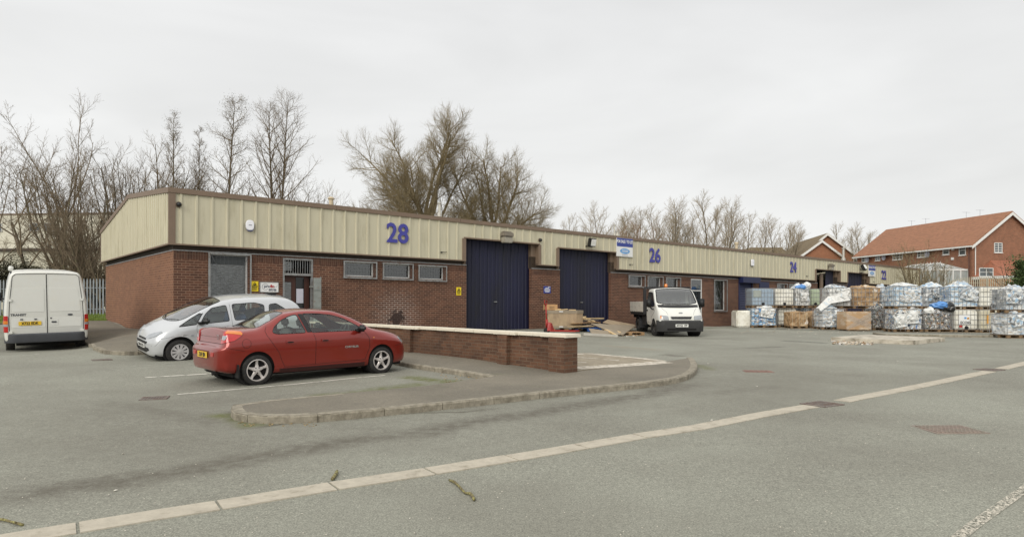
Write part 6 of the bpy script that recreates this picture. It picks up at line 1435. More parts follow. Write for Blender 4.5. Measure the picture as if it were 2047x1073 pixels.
def cage(o, w_, d_, h_, nv=7, nh=5, z0=.14, lean=0, r=.011, name='cage', m=None):
    mb = MB(); x0, x1, y0, y1 = -w_/2, w_/2, -d_/2, d_/2
    for k in range(nh): z = z0+.01+(h_-z0-.02)*k/(nh-1); mb.tube([(x0+lean*z, y0, z), (x1+lean*z, y0, z), (x1+lean*z, y1, z), (x0+lean*z, y1, z)], r if k < nh-1 else r*1.35, 6, closed=True)
    for i in range(nv+1):
        x = x0+(x1-x0)*i/nv; [mb.tube([(x+lean*z0, y, z0), (x+lean*h_, y, h_)], r*.85, 5) for y in (y0-.008, y1+.008)]
    for i in range(1, nv-1):
        y = y0+(y1-y0)*i/(nv-1); [mb.tube([(x+lean*z0, y, z0), (x+lean*h_, y, h_)], r*.85, 5) for x in (x0-.008, x1+.008)]
    return mb.build(name, m or M_cage, o)
seedc = [100]
def ibc(px0, px1, pyb, Y, lvl, kind, label, h_=1.16, yaw=0.0, hd=1.0, fill=None, top=.06, z=None, cat='container', name='bulk_container', lean=0, nv=7, nh=5):
    seedc[0] += 1; rr = random.Random(seedc[0]); w_ = (px1-px0)/F*Y*.985; X = ((px0+px1)/2-CX)/F*Y
    zb = gz(X, Y)+lvl*1.165 if z is None else z
    o = empty(name, (X, Y+hd/2, zb), label, cat, None, rot=(0, 0, yaw+(rr.uniform(-.09, .09) if kind == 'w' else rr.uniform(-.03, .03))))
    if cat == 'container': o['group'] = 'caged containers stacked in the yard'
    if kind == 'bale':
        pallet(o, w_*.92, hd); crumple(w_, hd, h_-.13, rr, .035, .12, top).build('bale', fill or F_card, o).location = (0, 0, .13)
        mb = MB(); [mb.tube([(x, -hd/2-.03, .14), (x, -hd/2-.045, h_*.5), (x, -hd/2-.03, h_-.02), (x, hd/2+.03, h_-.02)], .008, 4) for x in np.linspace(-w_*.38, w_*.38, 5)]; mb.build('strap', mat('bale_strap', (190, 180, 160), .5), o); return o
    if kind == 'bottle':
        MB().box(-w_/2, w_/2, -hd/2, hd/2, 0, h_).build('tank', M_tank, o, bevel=.07, seg=3, smooth='auto'); mb = MB(); [mb.box(x-.025, x+.025, -hd/2-.02, hd/2+.02, .08, h_-.08) for x in np.linspace(-w_*.42, w_*.42, 8)]; mb.build('rib', M_tank, o, bevel=.01); return o
    if kind == 'wrapbox':
        pallet(o, w_*.9, hd*.95); MB().box(-w_/2, w_/2, -hd/2, hd/2, .05, h_).build('carton', M_cw, o, bevel=.02, smooth='auto')
        mb = MB(); M_film = mat('clear_film', (206, 200, 190), .25, alpha=.35, coat=.6)
        for (a, b) in ((.05, .8), (.9, .35), (.2, 1.0)): mb.add([(-w_/2-.004, -hd/2-.012, h_*a), (w_/2+.004, -hd/2-.012, h_*b), (w_/2+.004, -hd/2-.012, h_*b-.3), (-w_/2-.004, -hd/2-.012, max(.06, h_*a-.3))], [(0, 3, 2, 1)]); mb.add([(w_/2+.008, -hd/2, h_*b), (w_/2+.008, hd/2, h_*a), (w_/2+.008, hd/2, h_*a-.2), (w_/2+.008, -hd/2, h_*b-.3)], [(0, 3, 2, 1)])
        mb.build('stretch_film', M_film, o, fix=False); return o
    pallet(o, w_, hd)
    if kind in ('tank', 'green', 'cream', 'ribbed'):
        m = {'tank': M_tank, 'green': M_tankg, 'cream': M_tanky, 'ribbed': M_tankb}[kind]
        t_ = MB().box(-w_/2+.03, w_/2-.03, -hd/2+.03, hd/2-.03, .145, h_-.03).build('tank', m, o, bevel=.06, seg=3, smooth='auto')
        if kind == 'ribbed': mb = MB(); [mb.box(x-.022, x+.022, -hd/2-.002, -hd/2+.035, .17, h_-.06) for x in np.linspace(-w_*.05, w_*.44, 8)]; mb.build('rib', M_tankb, t_, bevel=.008); MB().box(-w_*.44, -w_*.1, -hd/2-.022, -hd/2-.014, h_*.55, h_*.9).build('label_plate', mat('dull_plate', (150, 156, 150), .5), o)
        MB().lathe([(0, -.10), (.05, -.10), (.06, -.03), (.09, -.03), (.09, .05)], 16, Matrix.Translation((0, -hd/2+.02, .24)), axis='y').build('valve', M_bk if kind != 'cream' else M_redd, o, smooth='auto')
        MB().lathe([(0, .05), (.09, .05), (.09, 0)], 18, Matrix.Translation((0, 0, h_-.03))).build('cap', M_bk, t_)
    else:
        cr_ = crumple(w_-.05, hd-.05, h_-.17, rr, .035, .13, top, lean=lean).build('waste', fill or F_white, o); cr_.location = (0, 0, .14)
    cage(o, w_, hd, h_, nv, nh, lean=lean)
    if kind == 'w' and fill is not F_scrap and fill is not F_card:
        for k in range(rr.choice((1, 2, 2))):
            fw_, fh_ = w_*rr.uniform(.3, .6), h_*rr.uniform(.25, .55); q = crumple(fw_, .10, fh_, rr, .045, .10, .05).build('loose_film', rr.choice((F_white, F_silver, F_grey, F_white)), o)
            q.location = (rr.uniform(-.5, .5)*(w_-fw_), -hd/2-.03, rr.uniform(.15, max(.16, h_-fh_))); q.rotation_euler = (0, rr.uniform(-.25, .25), 0)
        q = crumple(w_*rr.uniform(.55, .9), hd*.8, .10, rr, .06, .12, rr.uniform(.12, .3)).build('top_heap', rr.choice((F_white, F_white, F_grey, F_blue)), o); q.location = (rr.uniform(-.12, .12)*w_, 0, h_-.06)
    elif kind == 'w':
        q = crumple(w_*.7, hd*.7, .08, rr, .06, .12, rr.uniform(.1, .22)).build('top_heap', fill, o); q.location = (rr.uniform(-.1, .1)*w_, 0, h_-.06)
    return o
ibc(1472.5, 1503, 654, 38.6, 0, 'bottle', 'bare white ribbed tank standing in front of the roller shutter', h_=1.0)
ibc(1503, 1554, 654, 38.3, 0, 'w', 'caged bale of blue and white printed film, bottom left of the left stack', fill=F_print, top=.02)
ibc(1555, 1593, 653, 39.0, 0, 'tank', 'white caged tank at ground level right of the blue printed bale')
o1 = ibc(1502, 1548, 612, 38.5, 1, 'ribbed', 'blue grey ribbed caged tank on top at the left end')
ibc(1548.5, 1588, 612, 38.8, 1, 'tank', 'plain white caged tank, second from left in the top row')
ibc(1588.5, 1620, 612, 39.0, 1, 'w', 'cage heaped with white and pale blue film beside plain white tank', fill=F_white, top=.28)
ibc(1620, 1641.5, 612, 39.6, 1, 'green', 'pale green caged tank before the half open door')
ibc(1594, 1624, 653, 39.9, 0, 'w', 'cage of blue film hidden behind the brown cardboard bales', fill=F_blue); 
ibc(1579, 1617, 655, 37.2, 0, 'bale', 'brown cardboard bale on pallet, left one of the pair', h_=.92, cat='bale', name='cardboard_bale', hd=.9)
ibc(1617.5, 1640, 654, 37.8, 0, 'bale', 'brown cardboard bale on pallet, right one of the pair', h_=.92, cat='bale', name='cardboard_bale', hd=.9)
ibc(1641, 1690, 657, 36.0, 0, 'w', 'silver wrapped container below the long white film cage', fill=F_silver, top=.05, nv=4, nh=6)
ibc(1657, 1708, 616, 36.4, 1, 'w', 'cage of crumpled white film trailing a sheet to the left', fill=F_white, top=.08)
ibc(1708, 1763, 616, 36.0, 1, 'w', 'cage stuffed with brown cardboard in the middle top row', fill=F_card, top=.16)
ibc(1763, 1781, 616, 36.6, 1, 'w', 'narrow blue film bundle right of the brown cardboard cage', fill=F_blue, top=.1, nv=3)
ibc(1691, 1742, 661, 34.6, 0, 'wrapbox', 'big brown carton cross wrapped in clear film, frontmost of the stacks', h_=1.02, cat='carton', name='wrapped_carton')
ibc(1743, 1786, 660, 35.3, 0, 'w', 'cage of mixed scrap right of the wrapped brown carton', fill=F_scrap)
ibc(1788, 1846, 664, 32.9, 0, 'w', 'open cage of blue and white bags with scraps', fill=F_mix, top=.06)
ibc(1788, 1846, 618, 33.0, 1, 'w', 'cage under a tent of pale blue film in the top row', fill=F_blue, top=.14)
ibc(1846.5, 1899, 618, 35.0, 1, 'w', 'cage of grey clear film, sagging behind the blue bag', fill=F_grey, top=.06)
ibc(1847, 1899, 662, 35.2, 0, 'w', 'shadowed cage of scrap behind the tilted pallet of metal', fill=F_scrap)
ibc(1852, 1906, 665, 32.7, 0, 'w', 'leaning cage of scrap metal and hoses beside the white tanks', fill=F_scrap, h_=.95, lean=-.10, top=.12)
ibc(1899.5, 1957, 617, 33.1, 1, 'w', 'cage of pale blue film with bags on top above the ECO65 tank', fill=F_blue, top=.14)
eco = ibc(1909, 1957, 663, 32.9, 0, 'tank', 'white caged tank marked ECO65 in the bottom row', nv=6)
ibc(1957.5, 2011, 617, 33.0, 1, 'tank', 'clean white caged tank at the top right of the stacks')
cr = ibc(1957.5, 2011, 664, 32.8, 0, 'cream', 'cream caged tank with rusty orange labels at ground level')
ibc(2013, 2068, 676, 27.2, 0, 'w', 'grey film wrapped load at the right edge of the picture', fill=F_silver, h_=1.02, top=.02, nv=2, nh=3)
ibc(2013, 2068, 625, 27.3, 1, 'w', 'cage of clear film on top at the right edge', fill=F_grey, h_=1.0, top=.02, z=gz(20.8, 27.5)+1.05)
for (a, b, l) in ((2013, 2068, 0),): pass
MB().box(-.40, .12, -.53, -.515, .42, .88).build('label_plate', M_white, eco); text('lettering', 'ECO65', .17, M_black, eco, frame((-.08, -.535, .50), (1, 0, 0)), bold=.004, sx=1.0)
MB().box(-.38, -.24, -.535, -.517, .26, .36).build('hazard_label', M_red, eco); MB().box(.0, .10, -.535, -.517, .66, .76).build('hazard_label', M_ord, eco); MB().box(-.14, -.03, -.535, -.517, .68, .78).build('hazard_label', M_cyan, eco)
for x in (-.28, .1): MB().box(x-.04, x+.04, -.53, -.517, .45, .88).build('label_strip', M_ord, cr)
# loose things on and round the stacks
def bag(px, py, Y, sx, sz, m, label, dz=0):
    p = at_depth(px, py, Y); seedc[0] += 1; rr = random.Random(seedc[0]); o = empty('waste_bag', (p.x, Y, p.z), label, 'bag')
    bm = bmesh.new(); bmesh.ops.create_icosphere(bm, subdivisions=3, radius=1)
    for v in bm.verts:
        n_ = 1+.16*math.sin(v.co.x*5+rr.random())+.12*rr.uniform(-1, 1); v.co = Vector((v.co.x*sx*n_, v.co.y*sx*.8*n_, max(-.75, v.co.z)*sz*n_))
    me = bpy.data.meshes.new('sack'); bm.to_mesh(me); bm.free(); link('sack', me, m, o); MB().lathe([(0, sz*1.25), (.05, sz*1.2), (.03, sz*1.0), (.10, sz*.8)], 8).build('tied_neck', m, o, smooth=True)
M_bagb = mat('bag_blue', (84, 138, 200), .35, coat=.3, var=.15); M_bagw = mat('bag_white', (214, 214, 210), .4, var=.08); M_bagk = mat('bag_black', (28, 28, 30), .35, coat=.3)
bag(1879, 611, 33.2, .42, .20, M_bagb, 'bright blue sack lying on the leaning scrap cage'); bag(1898, 615, 33.0, .30, .24, M_bagk, 'black sack right of the bright blue sack'); bag(1858, 622, 32.9, .26, .2, M_bagw, 'white sack left of the bright blue sack on scrap cage')
bag(1602, 574, 39.2, .32, .16, M_bagb, 'pale blue bundle on the white film heap, left stack'); bag(1612, 571, 39.4, .3, .2, M_bagw, 'white sack crowning the left stack'); bag(1914, 573, 33.5, .3, .15, M_bagw, 'white sack on top of the pale blue film cage')
bag(1755, 579, 36.3, .2, .16, M_bagw, 'small white sack on the corner of the cardboard cage'); bag(1783, 600, 35.8, .16, .5, M_bagk, 'tall black hollow liner hanging between two top cages')
mb = MB(); P = [at_depth(1656, 592, 36.2), at_depth(1690, 583, 36.2), at_depth(1700, 600, 36.1), at_depth(1662, 606, 36.0), at_depth(1634, 614, 36.0), at_depth(1641, 622, 35.9)]
o = empty('plastic_sheet', tuple(P[4]), 'trailing clear plastic sheet hanging from the white film cage', 'sheet'); q = [tuple(p-P[4]) for p in P]
mb.add(q+[(a, b+.03, c) for a, b, c in q], [(0, 1, 2, 3), (0, 3, 4), (4, 3, 5), (9, 8, 7, 6), (10, 9, 6), (11, 9, 10)]+[(0, 6, 7, 1), (1, 7, 8, 2), (2, 8, 9, 3), (3, 9, 11, 5), (5, 11, 10, 4), (4, 10, 6, 0)]); mb.build('film', F_white, o)
# debris on the plinth edge and at the stacks' feet
def shards(name, pxs, n, sz, m, label, dz=.0):
    rr = random.Random(31+n); V = []; Fc = []
    (x0, y0), (x1, y1) = pxs
    for _ in range(n):
        px, py = rr.uniform(x0, x1), y0+(y1-y0)*rr.random(); p = at(px, py); s_ = sz*rr.uniform(.3, 1.0); M = Matrix.Translation((p.x, p.y, p.z+dz+s_*.2)) @ Euler((rr.uniform(-.6, .6), rr.uniform(-.6, .6), rr.uniform(0, 6))).to_matrix().to_4x4()
        k = len(V); b = MB().box(-s_, s_, -s_*.6, s_*.6, -s_*.18, s_*.18); V += [tuple(M @ Vector((v[0]*rr.uniform(.6, 1.2), v[1]*rr.uniform(.6, 1.2), v[2]))) for v in b.v]; Fc += [tuple(k+i for i in f) for f in b.f]
    me = bpy.data.meshes.new(name); me.from_pydata(V, [], Fc); return tag(link(name, me, m), label, kind='stuff')
M_rub2 = film_mat('rubble_mix', [((206, 196, 178), 4), ((170, 140, 110), 2), ((140, 130, 116), 2), ((190, 186, 180), 2)], 8, rough=.9, coat=0)
shards('rubble', ((1664, 680), (1745, 689)), 260, .085, M_rub2, 'heap of broken pale rubble on the left edge of the plinth')
shards('debris', ((1480, 656), (1990, 668)), 190, .035, M_rub2, 'crumbs of plastic and card on the ground before the stacks')
rr_ = random.Random(3)
shards('kerb_litter', ((880, 744), (985, 764)), 70, .02, mat('dead_leaf', (150, 124, 84), .9, var=.3), 'dead leaves and grit along the kerb by the red car')
shards('gutter_litter', ((470, 842), (640, 852)), 60, .018, mat('dead_leaf2', (140, 120, 84), .9, var=.3), 'dead leaves and twigs in the gutter below the pavement nose')
def gravel(rr):
    px = rr.uniform(0, 2047); py = 700+370*rr.random()**.7; p = at(px, py); return p.x, p.y
V = []; Fc = []; rr = random.Random(77)
for _ in range(420):
    x, y = gravel(rr); z = gz(x, y)+.003; s_ = rr.uniform(.002, .006); k = len(V)
    V += [(x-s_, y-s_, z), (x+s_, y-s_*.6, z), (x+s_*.7, y+s_, z), (x-s_*.8, y+s_, z), (x, y, z+s_)]; Fc += [(k, k+1, k+4), (k+1, k+2, k+4), (k+2, k+3, k+4), (k+3, k, k+4)]
me = bpy.data.meshes.new('grit'); me.from_pydata(V, [], Fc); tag(link('grit', me, mat('pale_grit', (196, 190, 176), .9, var=.2)), 'pale grit scattered over the asphalt', kind='stuff')
# ---------- crate, carton, pallet truck and the heap of boards between the doors
M_ply = mat('crate_ply', (166, 146, 118), .85, var=.12, scale=2.5, dirt=(130, 112, 92), dscale=3, stretch=(1, 1, .4)); M_plyd = mat('grey_board', (140, 128, 110), .85, var=.15, scale=3); M_tim = mat('new_timber', (206, 180, 136), .8, var=.1, scale=4); M_tim2 = mat('old_timber', (150, 120, 86), .9, var=.2, scale=5)
cp = at(1128, 659.5); o = empty('wooden_crate', cp, 'large eight sided plywood crate standing against the brick pier', 'crate', rot=(0, 0, .15))
W2, D2, Hh = .80, .5, .86; oc = [(-W2, -.25), (-W2*.35, -D2), (W2*.55, -D2), (W2, -.2), (W2, .35), (W2*.5, D2), (-W2*.5, D2), (-W2, .35)]
MB().prism(oc, .13, Hh).build('panel', M_ply, o, bevel=.005); MB().prism([(x*1.03, y*1.03) for x, y in oc], Hh-.12, Hh+.02).build('top_band', M_plyd, o, bevel=.004); MB().prism([(x*1.015, y*1.015) for x, y in oc], .10, .20).build('bottom_band', M_plyd, o, bevel=.004)
mb = MB(); [mb.box(x-.09, x+.09, -D2*.9, D2*.9, 0, .10) for x in (-.6, 0, .6)]; mb.build('skid', M_tim2, o); mb = MB(); [mb.box(x-.09, x+.09, y-.012, y+.0, z-.02, z+.02) for (x, y) in ((-W2*.33, -D2*1.03), ) for z in (.17, Hh-.03)]; mb.build('bracket', M_white, o)
mb = MB(); [mb.cbox((rr_.uniform(-.5, .5), rr_.uniform(-.3, .3), Hh+.05), (.3, .12, .03), Matrix.Rotation(rr_.uniform(-.1, .1), 4, 'Y')) for _ in range(6)]; mb.build('offcut', M_tim, o)
cq = Vector(onwall(1095, 620, -.75)); o = empty('cardboard_carton', (cp.x-.62, cp.y+.05, cp.z+Hh+.03), 'small cardboard carton sitting on the left end of the crate', 'carton', rot=(0, 0, .3)); MB().box(-.27, .27, -.2, .2, 0, .25).build('carton', mat('carton_tan', (180, 142, 100), .85, var=.1), o, bevel=.008); MB().box(-.12, .12, -.206, -.201, .06, .17).build('print', M_tim2, o); MB().box(-.27, .27, -.03, .03, .251, .254).build('tape', M_tim, o)
pp = at(1093, 665); M_rd = mat('truck_red', (150, 36, 30), .45, var=.12, dirt=(110, 60, 50), dscale=6, lo=.6); o = empty('pallet_truck', pp, 'red hand pallet truck with upright handle beside the crate', 'pallet truck', rot=(0, 0, R(-25)))
for y in (-.19, .19): MB().box(.25, 1.35, y-.08, y+.08, .07, .12).build('fork', M_rd, o, bevel=.01)
mb = MB(); mb.add([(.10, -.22, .08), (.26, -.22, .10), (.20, -.09, .40), (.08, -.09, .44), (.10, .22, .08), (.26, .22, .10), (.20, .09, .40), (.08, .09, .44)], [(0, 1, 2, 3), (7, 6, 5, 4), (0, 4, 5, 1), (1, 5, 6, 2), (2, 6, 7, 3), (3, 7, 4, 0)]); mb.build('head_frame', M_rd, o, bevel=.01)
mb = MB(); mb.tube([(0, 0, .2), (0, 0, .56)], .055, 12); mb.build('pump', M_rd, o, smooth=True); mb = MB(); mb.tube([(-.01, 0, .4), (-.04, 0, 1.2)], .030, 8); mb.tube([(-.04, 0, 1.12), (-.045, -.12, 1.18), (-.05, -.13, 1.34), (-.05, .13, 1.34), (-.045, .12, 1.18), (-.04, 0, 1.12)], .018, 8); mb.build('handle', M_rd, o, smooth=True)
for y in (-.09, .09): MB().lathe([(0, -.03), (.06, -.03), (.10, -.028), (.10, .028), (.06, .03), (0, .03)], 22, Matrix.Translation((0, y, .10)), axis='y').build('wheel', M_tyre, o, smooth='auto')
hp = at(1215, 664)
mb = MB(); cpal = empty('blue_pallet', at(1172, 661), 'blue pallet under the heap of boards', 'pallet', rot=(0, 0, .1)); [mb.box(-.6, .6, -.5+.18*k, -.5+.18*k+.12, .12, .145) for k in range(6)]; [mb.box(x-.06, x+.06, -.5, .5, 0, .12) for x in (-.52, 0, .52)]; mb.build('deck', mat('pallet_blue', (44, 92, 168), .6, var=.15), cpal)
def plank(pa, pb, wd, th, ha, hb, m, label, roll=0.0, name='timber_plank', cat='plank', grp='boards heaped before the second navy door'):
    a, b = at(*pa), at(*pb); a = a+Vector((0, 0, ha*.66)); b = b+Vector((0, 0, hb*.66)); d = b-a; L_ = d.length; x = d.normalized(); y = Vector((-x.y, x.x, 0)).normalized(); y = (Matrix.Rotation(roll, 3, x) @ y); zz = x.cross(y)
    M = Matrix(((x[0], y[0], zz[0], 0), (x[1], y[1], zz[1], 0), (x[2], y[2], zz[2], 0), (0, 0, 0, 1))); o = MB().box(0, L_, -wd/2, wd/2, 0, th, M).build(name, m, None, bevel=.003); o.location = a; return tag(o, label, cat, grp)
plank((1166, 670), (1234, 673.5), .12, .10, 0, 0, mat('pale_batten', (176, 172, 162), .8, var=.1), 'long pale grey batten lying on the ground before the heap')
plank((1160, 655), (1232, 673), .10, .05, .78, .06, M_tim, 'long new timber sloping down to the right, front of the heap')
plank((1168, 655), (1240, 671), .10, .05, .72, .16, M_tim, 'second sloping new timber just behind the first')
plank((1176, 656), (1228, 668), .09, .05, .66, .20, M_tim, 'shorter sloping timber lying over the plywood sheet')
plank((1146, 663), (1186, 660), .5, .02, .22, .48, M_plyd, 'thin veneer board at the left foot of the heap'); plank((1140, 664), (1190, 663), .34, .018, .36, .36, M_tim, 'splintered pale board jutting left over the blue pallet')
plank((1143, 662), (1196, 661), .3, .02, .50, .60, M_tim2, 'brown board jutting left in the middle of the heap'); plank((1150, 660), (1200, 659), .42, .02, .62, .74, M_plyd, 'warped grey board near the top of the heap')
plank((1152, 659), (1205, 659), .18, .03, .76, .80, M_tim, 'short pale board on the very top of the heap'); plank((1166, 660), (1172, 652), .14, .05, .74, .96, M_tim, 'stubby pale block sticking up from the heap')
plank((1180, 668), (1225, 671), .55, .02, .18, .10, M_plyd, 'grey board propped low under the sloping timbers', roll=.4)
def sheet(c4, th, m, label, name='plywood_sheet'):
    P = [at(px, py)+Vector((0, 0, h*.6)) for px, py, h in c4]; o = empty(name, tuple(P[0]), label, 'board', 'boards heaped before the second navy door'); q = [tuple(p-P[0]) for p in P]; mb = MB(); mb.add(q+[(a, b, c-th) for a, b, c in q], [(0, 1, 2, 3), (7, 6, 5, 4), (0, 4, 5, 1), (1, 5, 6, 2), (2, 6, 7, 3), (3, 7, 4, 0)]); mb.build('sheet', m, o); mb = MB(); mb.box(-.02, .02, -.02, .02, -.02-th, .0); return o
sheet([(1182, 663, .62), (1232, 671, .14), (1246, 672, .14), (1272, 662, .48)], .03, M_plyd, 'big grey plywood sheet on the right side of the heap'); sheet([(1205, 661, .66), (1255, 665, .42), (1270, 661, .50), (1215, 657, .76)], .025, M_ply, 'upper tan plywood sheet at the back of the heap')
o = empty('wooden_pallet', at(1252, 669), 'weathered pallet under the right end of the plywood sheet', 'pallet', rot=(0, 0, .2)); pallet(o, 1.3, 1.0, M_tim2)
shards('splinters', ((1225, 666), (1275, 673)), 60, .06, M_rub2, 'splinters and packing scraps beside the tipper truck')

# ------------------------------------------------------------ fences, houses, far buildings
def palisade(P0, P1, h_, m, label, post=2.75, pitch=.155, zoff=0):
    P0 = Vector(P0[:2]); P1 = Vector(P1[:2]); d = (P1-P0); L_ = d.length; d.normalize(); n = Vector((-d.y, d.x)); o = empty('palisade_fence', (P0.x, P0.y, gz(*P0)), label, 'fence'); z00 = gz(*P0)
    def pt(s, t, z): q = P0+d*s; r_ = d*s+n*t; return (r_.x, r_.y, gz(q.x, q.y)-z00+z+zoff)
    V = []; Fc = []; k = 0; s = 0
    while s < L_:
        i = len(V); w_ = .034
        for (a, z) in ((-w_, .05), (w_, .05), (w_, h_-.12), (w_*.4, h_), (-w_*.4, h_), (-w_, h_-.12)): V.append(pt(s+a, 0, z))
        for (a, z) in ((-w_, .05), (w_, .05), (w_, h_-.12), (w_*.4, h_), (-w_*.4, h_), (-w_, h_-.12)): V.append(pt(s+a, .012, z))
        Fc += [tuple(i+q for q in range(6)), tuple(i+11-q for q in range(6))]+[(i+q, i+6+q, i+6+(q+1) % 6, i+(q+1) % 6) for q in range(6)]; s += pitch
    me = bpy.data.meshes.new('pales'); me.from_pydata(V, [], Fc); link('pale', me, m, o); rl_ = MB()
    for z in (.35, h_-.45):
        q = []; kk = int(L_/1.5)
        for i in range(kk+1): q.append(pt(L_*i/kk, .04, z))
        rl_.tube(q, .025, 4)
    rl_.build('rail', m, o)
    k = int(L_/post)
    for i in range(k+1): a = pt(L_*i/k, .07, 0); MB().box(a[0]-.04, a[0]+.04, a[1]-.04, a[1]+.04, a[2]-.2, a[2]+h_-.15).build('post', m, o)
M_pal1 = mat('palisade_grey', (132, 138, 142), .6, metal=.3, var=.12); M_pal2 = mat('palisade_pale', (176, 168, 148), .7, var=.14)
a, b = at(-60, 634), at(206, 631.5); dd_ = (b-a).normalized(); palisade(a-dd_*8, b+dd_*6, 1.85, M_pal1, 'grey steel palisade fence on the grass left of the terrace')
M_hb = brick_mat('house_brick', (138, 90, 66), (114, 74, 54), (168, 132, 108), soil=.2, msize=.016); M_hb2 = brick_mat('far_house_brick', (150, 100, 72), (136, 90, 66), (160, 124, 98), soil=.1, msize=.010)
def tile_mat(name, c, c2):
    m = mat(name, c, .85, var=.16, scale=3, dirt=c2, dscale=2.5, lo=.5, hi=.8); t = m.node_tree; b = t.nodes['Principled BSDF']; tc = t.nodes['Texture Coordinate']; sp = N(t, 'ShaderNodeSeparateXYZ'); t.links.new(tc.outputs['Object'], sp.inputs[0])
    ml = N(t, 'ShaderNodeMath', operation='MULTIPLY'); ml.inputs[1].default_value = 4.4; t.links.new(sp.outputs[2], ml.inputs[0]); fr = N(t, 'ShaderNodeMath', operation='FRACT'); t.links.new(ml.outputs[0], fr.inputs[0])
    src = b.inputs['Base Color'].links[0].from_socket; r = N(t, 'ShaderNodeMapRange'); r.inputs[1].default_value = 0; r.inputs[2].default_value = .22; r.inputs[3].default_value = .62; r.inputs[4].default_value = 1; t.links.new(fr.outputs[0], r.inputs[0])
    v = N(t, 'ShaderNodeVectorMath', operation='SCALE'); t.links.new(src, v.inputs[0]); t.links.new(r.outputs[0], v.inputs['Scale']); t.links.new(v.outputs[0], b.inputs['Base Color']); return m
M_tile = tile_mat('red_tile', (146, 102, 76), (122, 88, 66)); M_tile2 = tile_mat('brown_tile', (120, 104, 78), (96, 88, 68)); M_tile3 = tile_mat('orange_tile', (156, 100, 76), (140, 90, 70))
M_upvc = mat('upvc_white', (216, 216, 212), .4, var=.03); M_lead = mat('lead_grey', (120, 122, 130), .6)
def house_window(o, c, x, w_, h_, n=(1, 2)):
    """c: centre on the wall, x: unit along the wall; n: cols, rows"""
    M = frame(c, x); mb = MB(); f = .06
    for (a, b, cc, d) in ((-w_/2, w_/2, -h_/2, -h_/2+f), (-w_/2, w_/2, h_/2-f, h_/2), (-w_/2, -w_/2+f, -h_/2, h_/2), (w_/2-f, w_/2, -h_/2, h_/2)): mb.box(a, b, cc, d, .0, .05, M)
    for i in range(1, n[0]): q = -w_/2+w_*i/n[0]; mb.box(q-.025, q+.025, -h_/2, h_/2, .0, .045, M)
    for i in range(1, n[1]): q = -h_/2+h_*i/n[1]; mb.box(-w_/2, w_/2, q-.02, q+.02, .0, .042, M)
    w_o = mb.build('window', M_upvc, o); MB().box(-w_/2+.02, w_/2-.02, -h_/2+.02, h_/2-.02, .004, .015, M).build('pane', mat('house_pane', (70, 78, 80), .1, var=.3, scale=2, coat=1), w_o); MB().box(-w_/2-.05, w_/2+.05, -h_/2-.06, -h_/2, 0, .09, M).build('sill', M_upvc, w_o)
# large house on the right: local x from the near gable back along the ridge, y across
HG = Vector((43.9, 62)); HD = Vector((-.184, .983)); hyaw = math.atan2(HD.y, HD.x); HL, HWd, HE, HR = 15.6, 8.4, 7.3, 10.45; HB = -.5
hs = empty('brick_house', (HG.x, HG.y, 0), 'large red brick house with long red tiled roof at the right', 'house', rot=(0, 0, hyaw))  # +y is to the left (our side)
# near-left corner at the origin; the wall we see runs along +x at y = 0; gable from y = 0 to y = -HWd at x = 0
mb = MB(); mb.add([(0, 0, HB), (HL, 0, HB), (HL, -HWd, HB), (0, -HWd, HB), (0, 0, HE), (HL, 0, HE), (HL, -HWd, HE), (0, -HWd, HE), (0, -HWd/2, HR-.12), (HL, -HWd/2, HR-.12)], [(0, 1, 5, 4), (1, 2, 6, 9, 5), (2, 3, 7, 6), (3, 0, 4, 8, 7)]); mb.build('wall', M_hb, hs)
sl_ = (HR-HE)/(HWd/2); ov = .35; mb = MB()
def roofslab(mb, L0, L1, W_, E, Rg, ov, th=.12, lo=.3):
    s = (Rg-E)/(W_/2); A_ = [(L0-lo, ov, E-s*ov), (L1+lo, ov, E-s*ov), (L1+lo, -W_/2, Rg), (L0-lo, -W_/2, Rg), (L1+lo, -W_-ov, E-s*ov), (L0-lo, -W_-ov, E-s*ov)]; V = A_+[(x, y, z-th) for x, y, z in A_]
    mb.add(V, [(0, 1, 2, 3), (3, 2, 4, 5), (9, 8, 7, 6), (11, 10, 8, 9), (0, 6, 7, 1), (4, 10, 11, 5), (0, 3, 9, 6), (3, 5, 11, 9), (1, 7, 8, 2), (2, 8, 10, 4)])
roofslab(mb, 0, HL, HWd, HE+.1, HR, ov); rf = mb.build('roof', M_tile, hs)
mb = MB()
for yy, sg in ((0, 1), (-HWd, -1)):
    e0 = (-.34, yy+sg*ov, HE+.1-sl_*ov-.14); e1 = (-.34, -HWd/2, HR-.14); V = [(x, p[1], p[2]+dz) for x in (-.36, -.30) for p in (e0, e1) for dz in (-.26, .02)]; mb.add(V, [(0, 2, 3, 1), (4, 5, 7, 6), (0, 1, 5, 4), (2, 6, 7, 3), (0, 4, 6, 2), (1, 3, 7, 5)])
mb.build('barge_board', M_upvc, rf); mb = MB(); mb.box(-.3, HL+.3, ov, ov+.10, HE-sl_*ov-.12, HE-sl_*ov+.02); mb.build('gutter', M_upvc, rf)
for x in (.3, 7.6): MB().tube([(x, .08, HE-.2), (x, .08, 2.2)], .05, 6).build('downpipe', mat('brown_pipe', (92, 62, 52), .6), hs)
MB().tube([(-.08, -.25, HE-.3), (-.08, -.25, 2.6)], .045, 6).build('downpipe', M_upvc, hs)
def hx(px):   # along the seen wall from a photo column
    u = (px-CX)/F; return (u*HG.y-HG.x)/(HD.x-u*HD.y)
def hzz(px, py): s = hx(px); return EYE-(py-HY)/F*(HG+HD*s).y
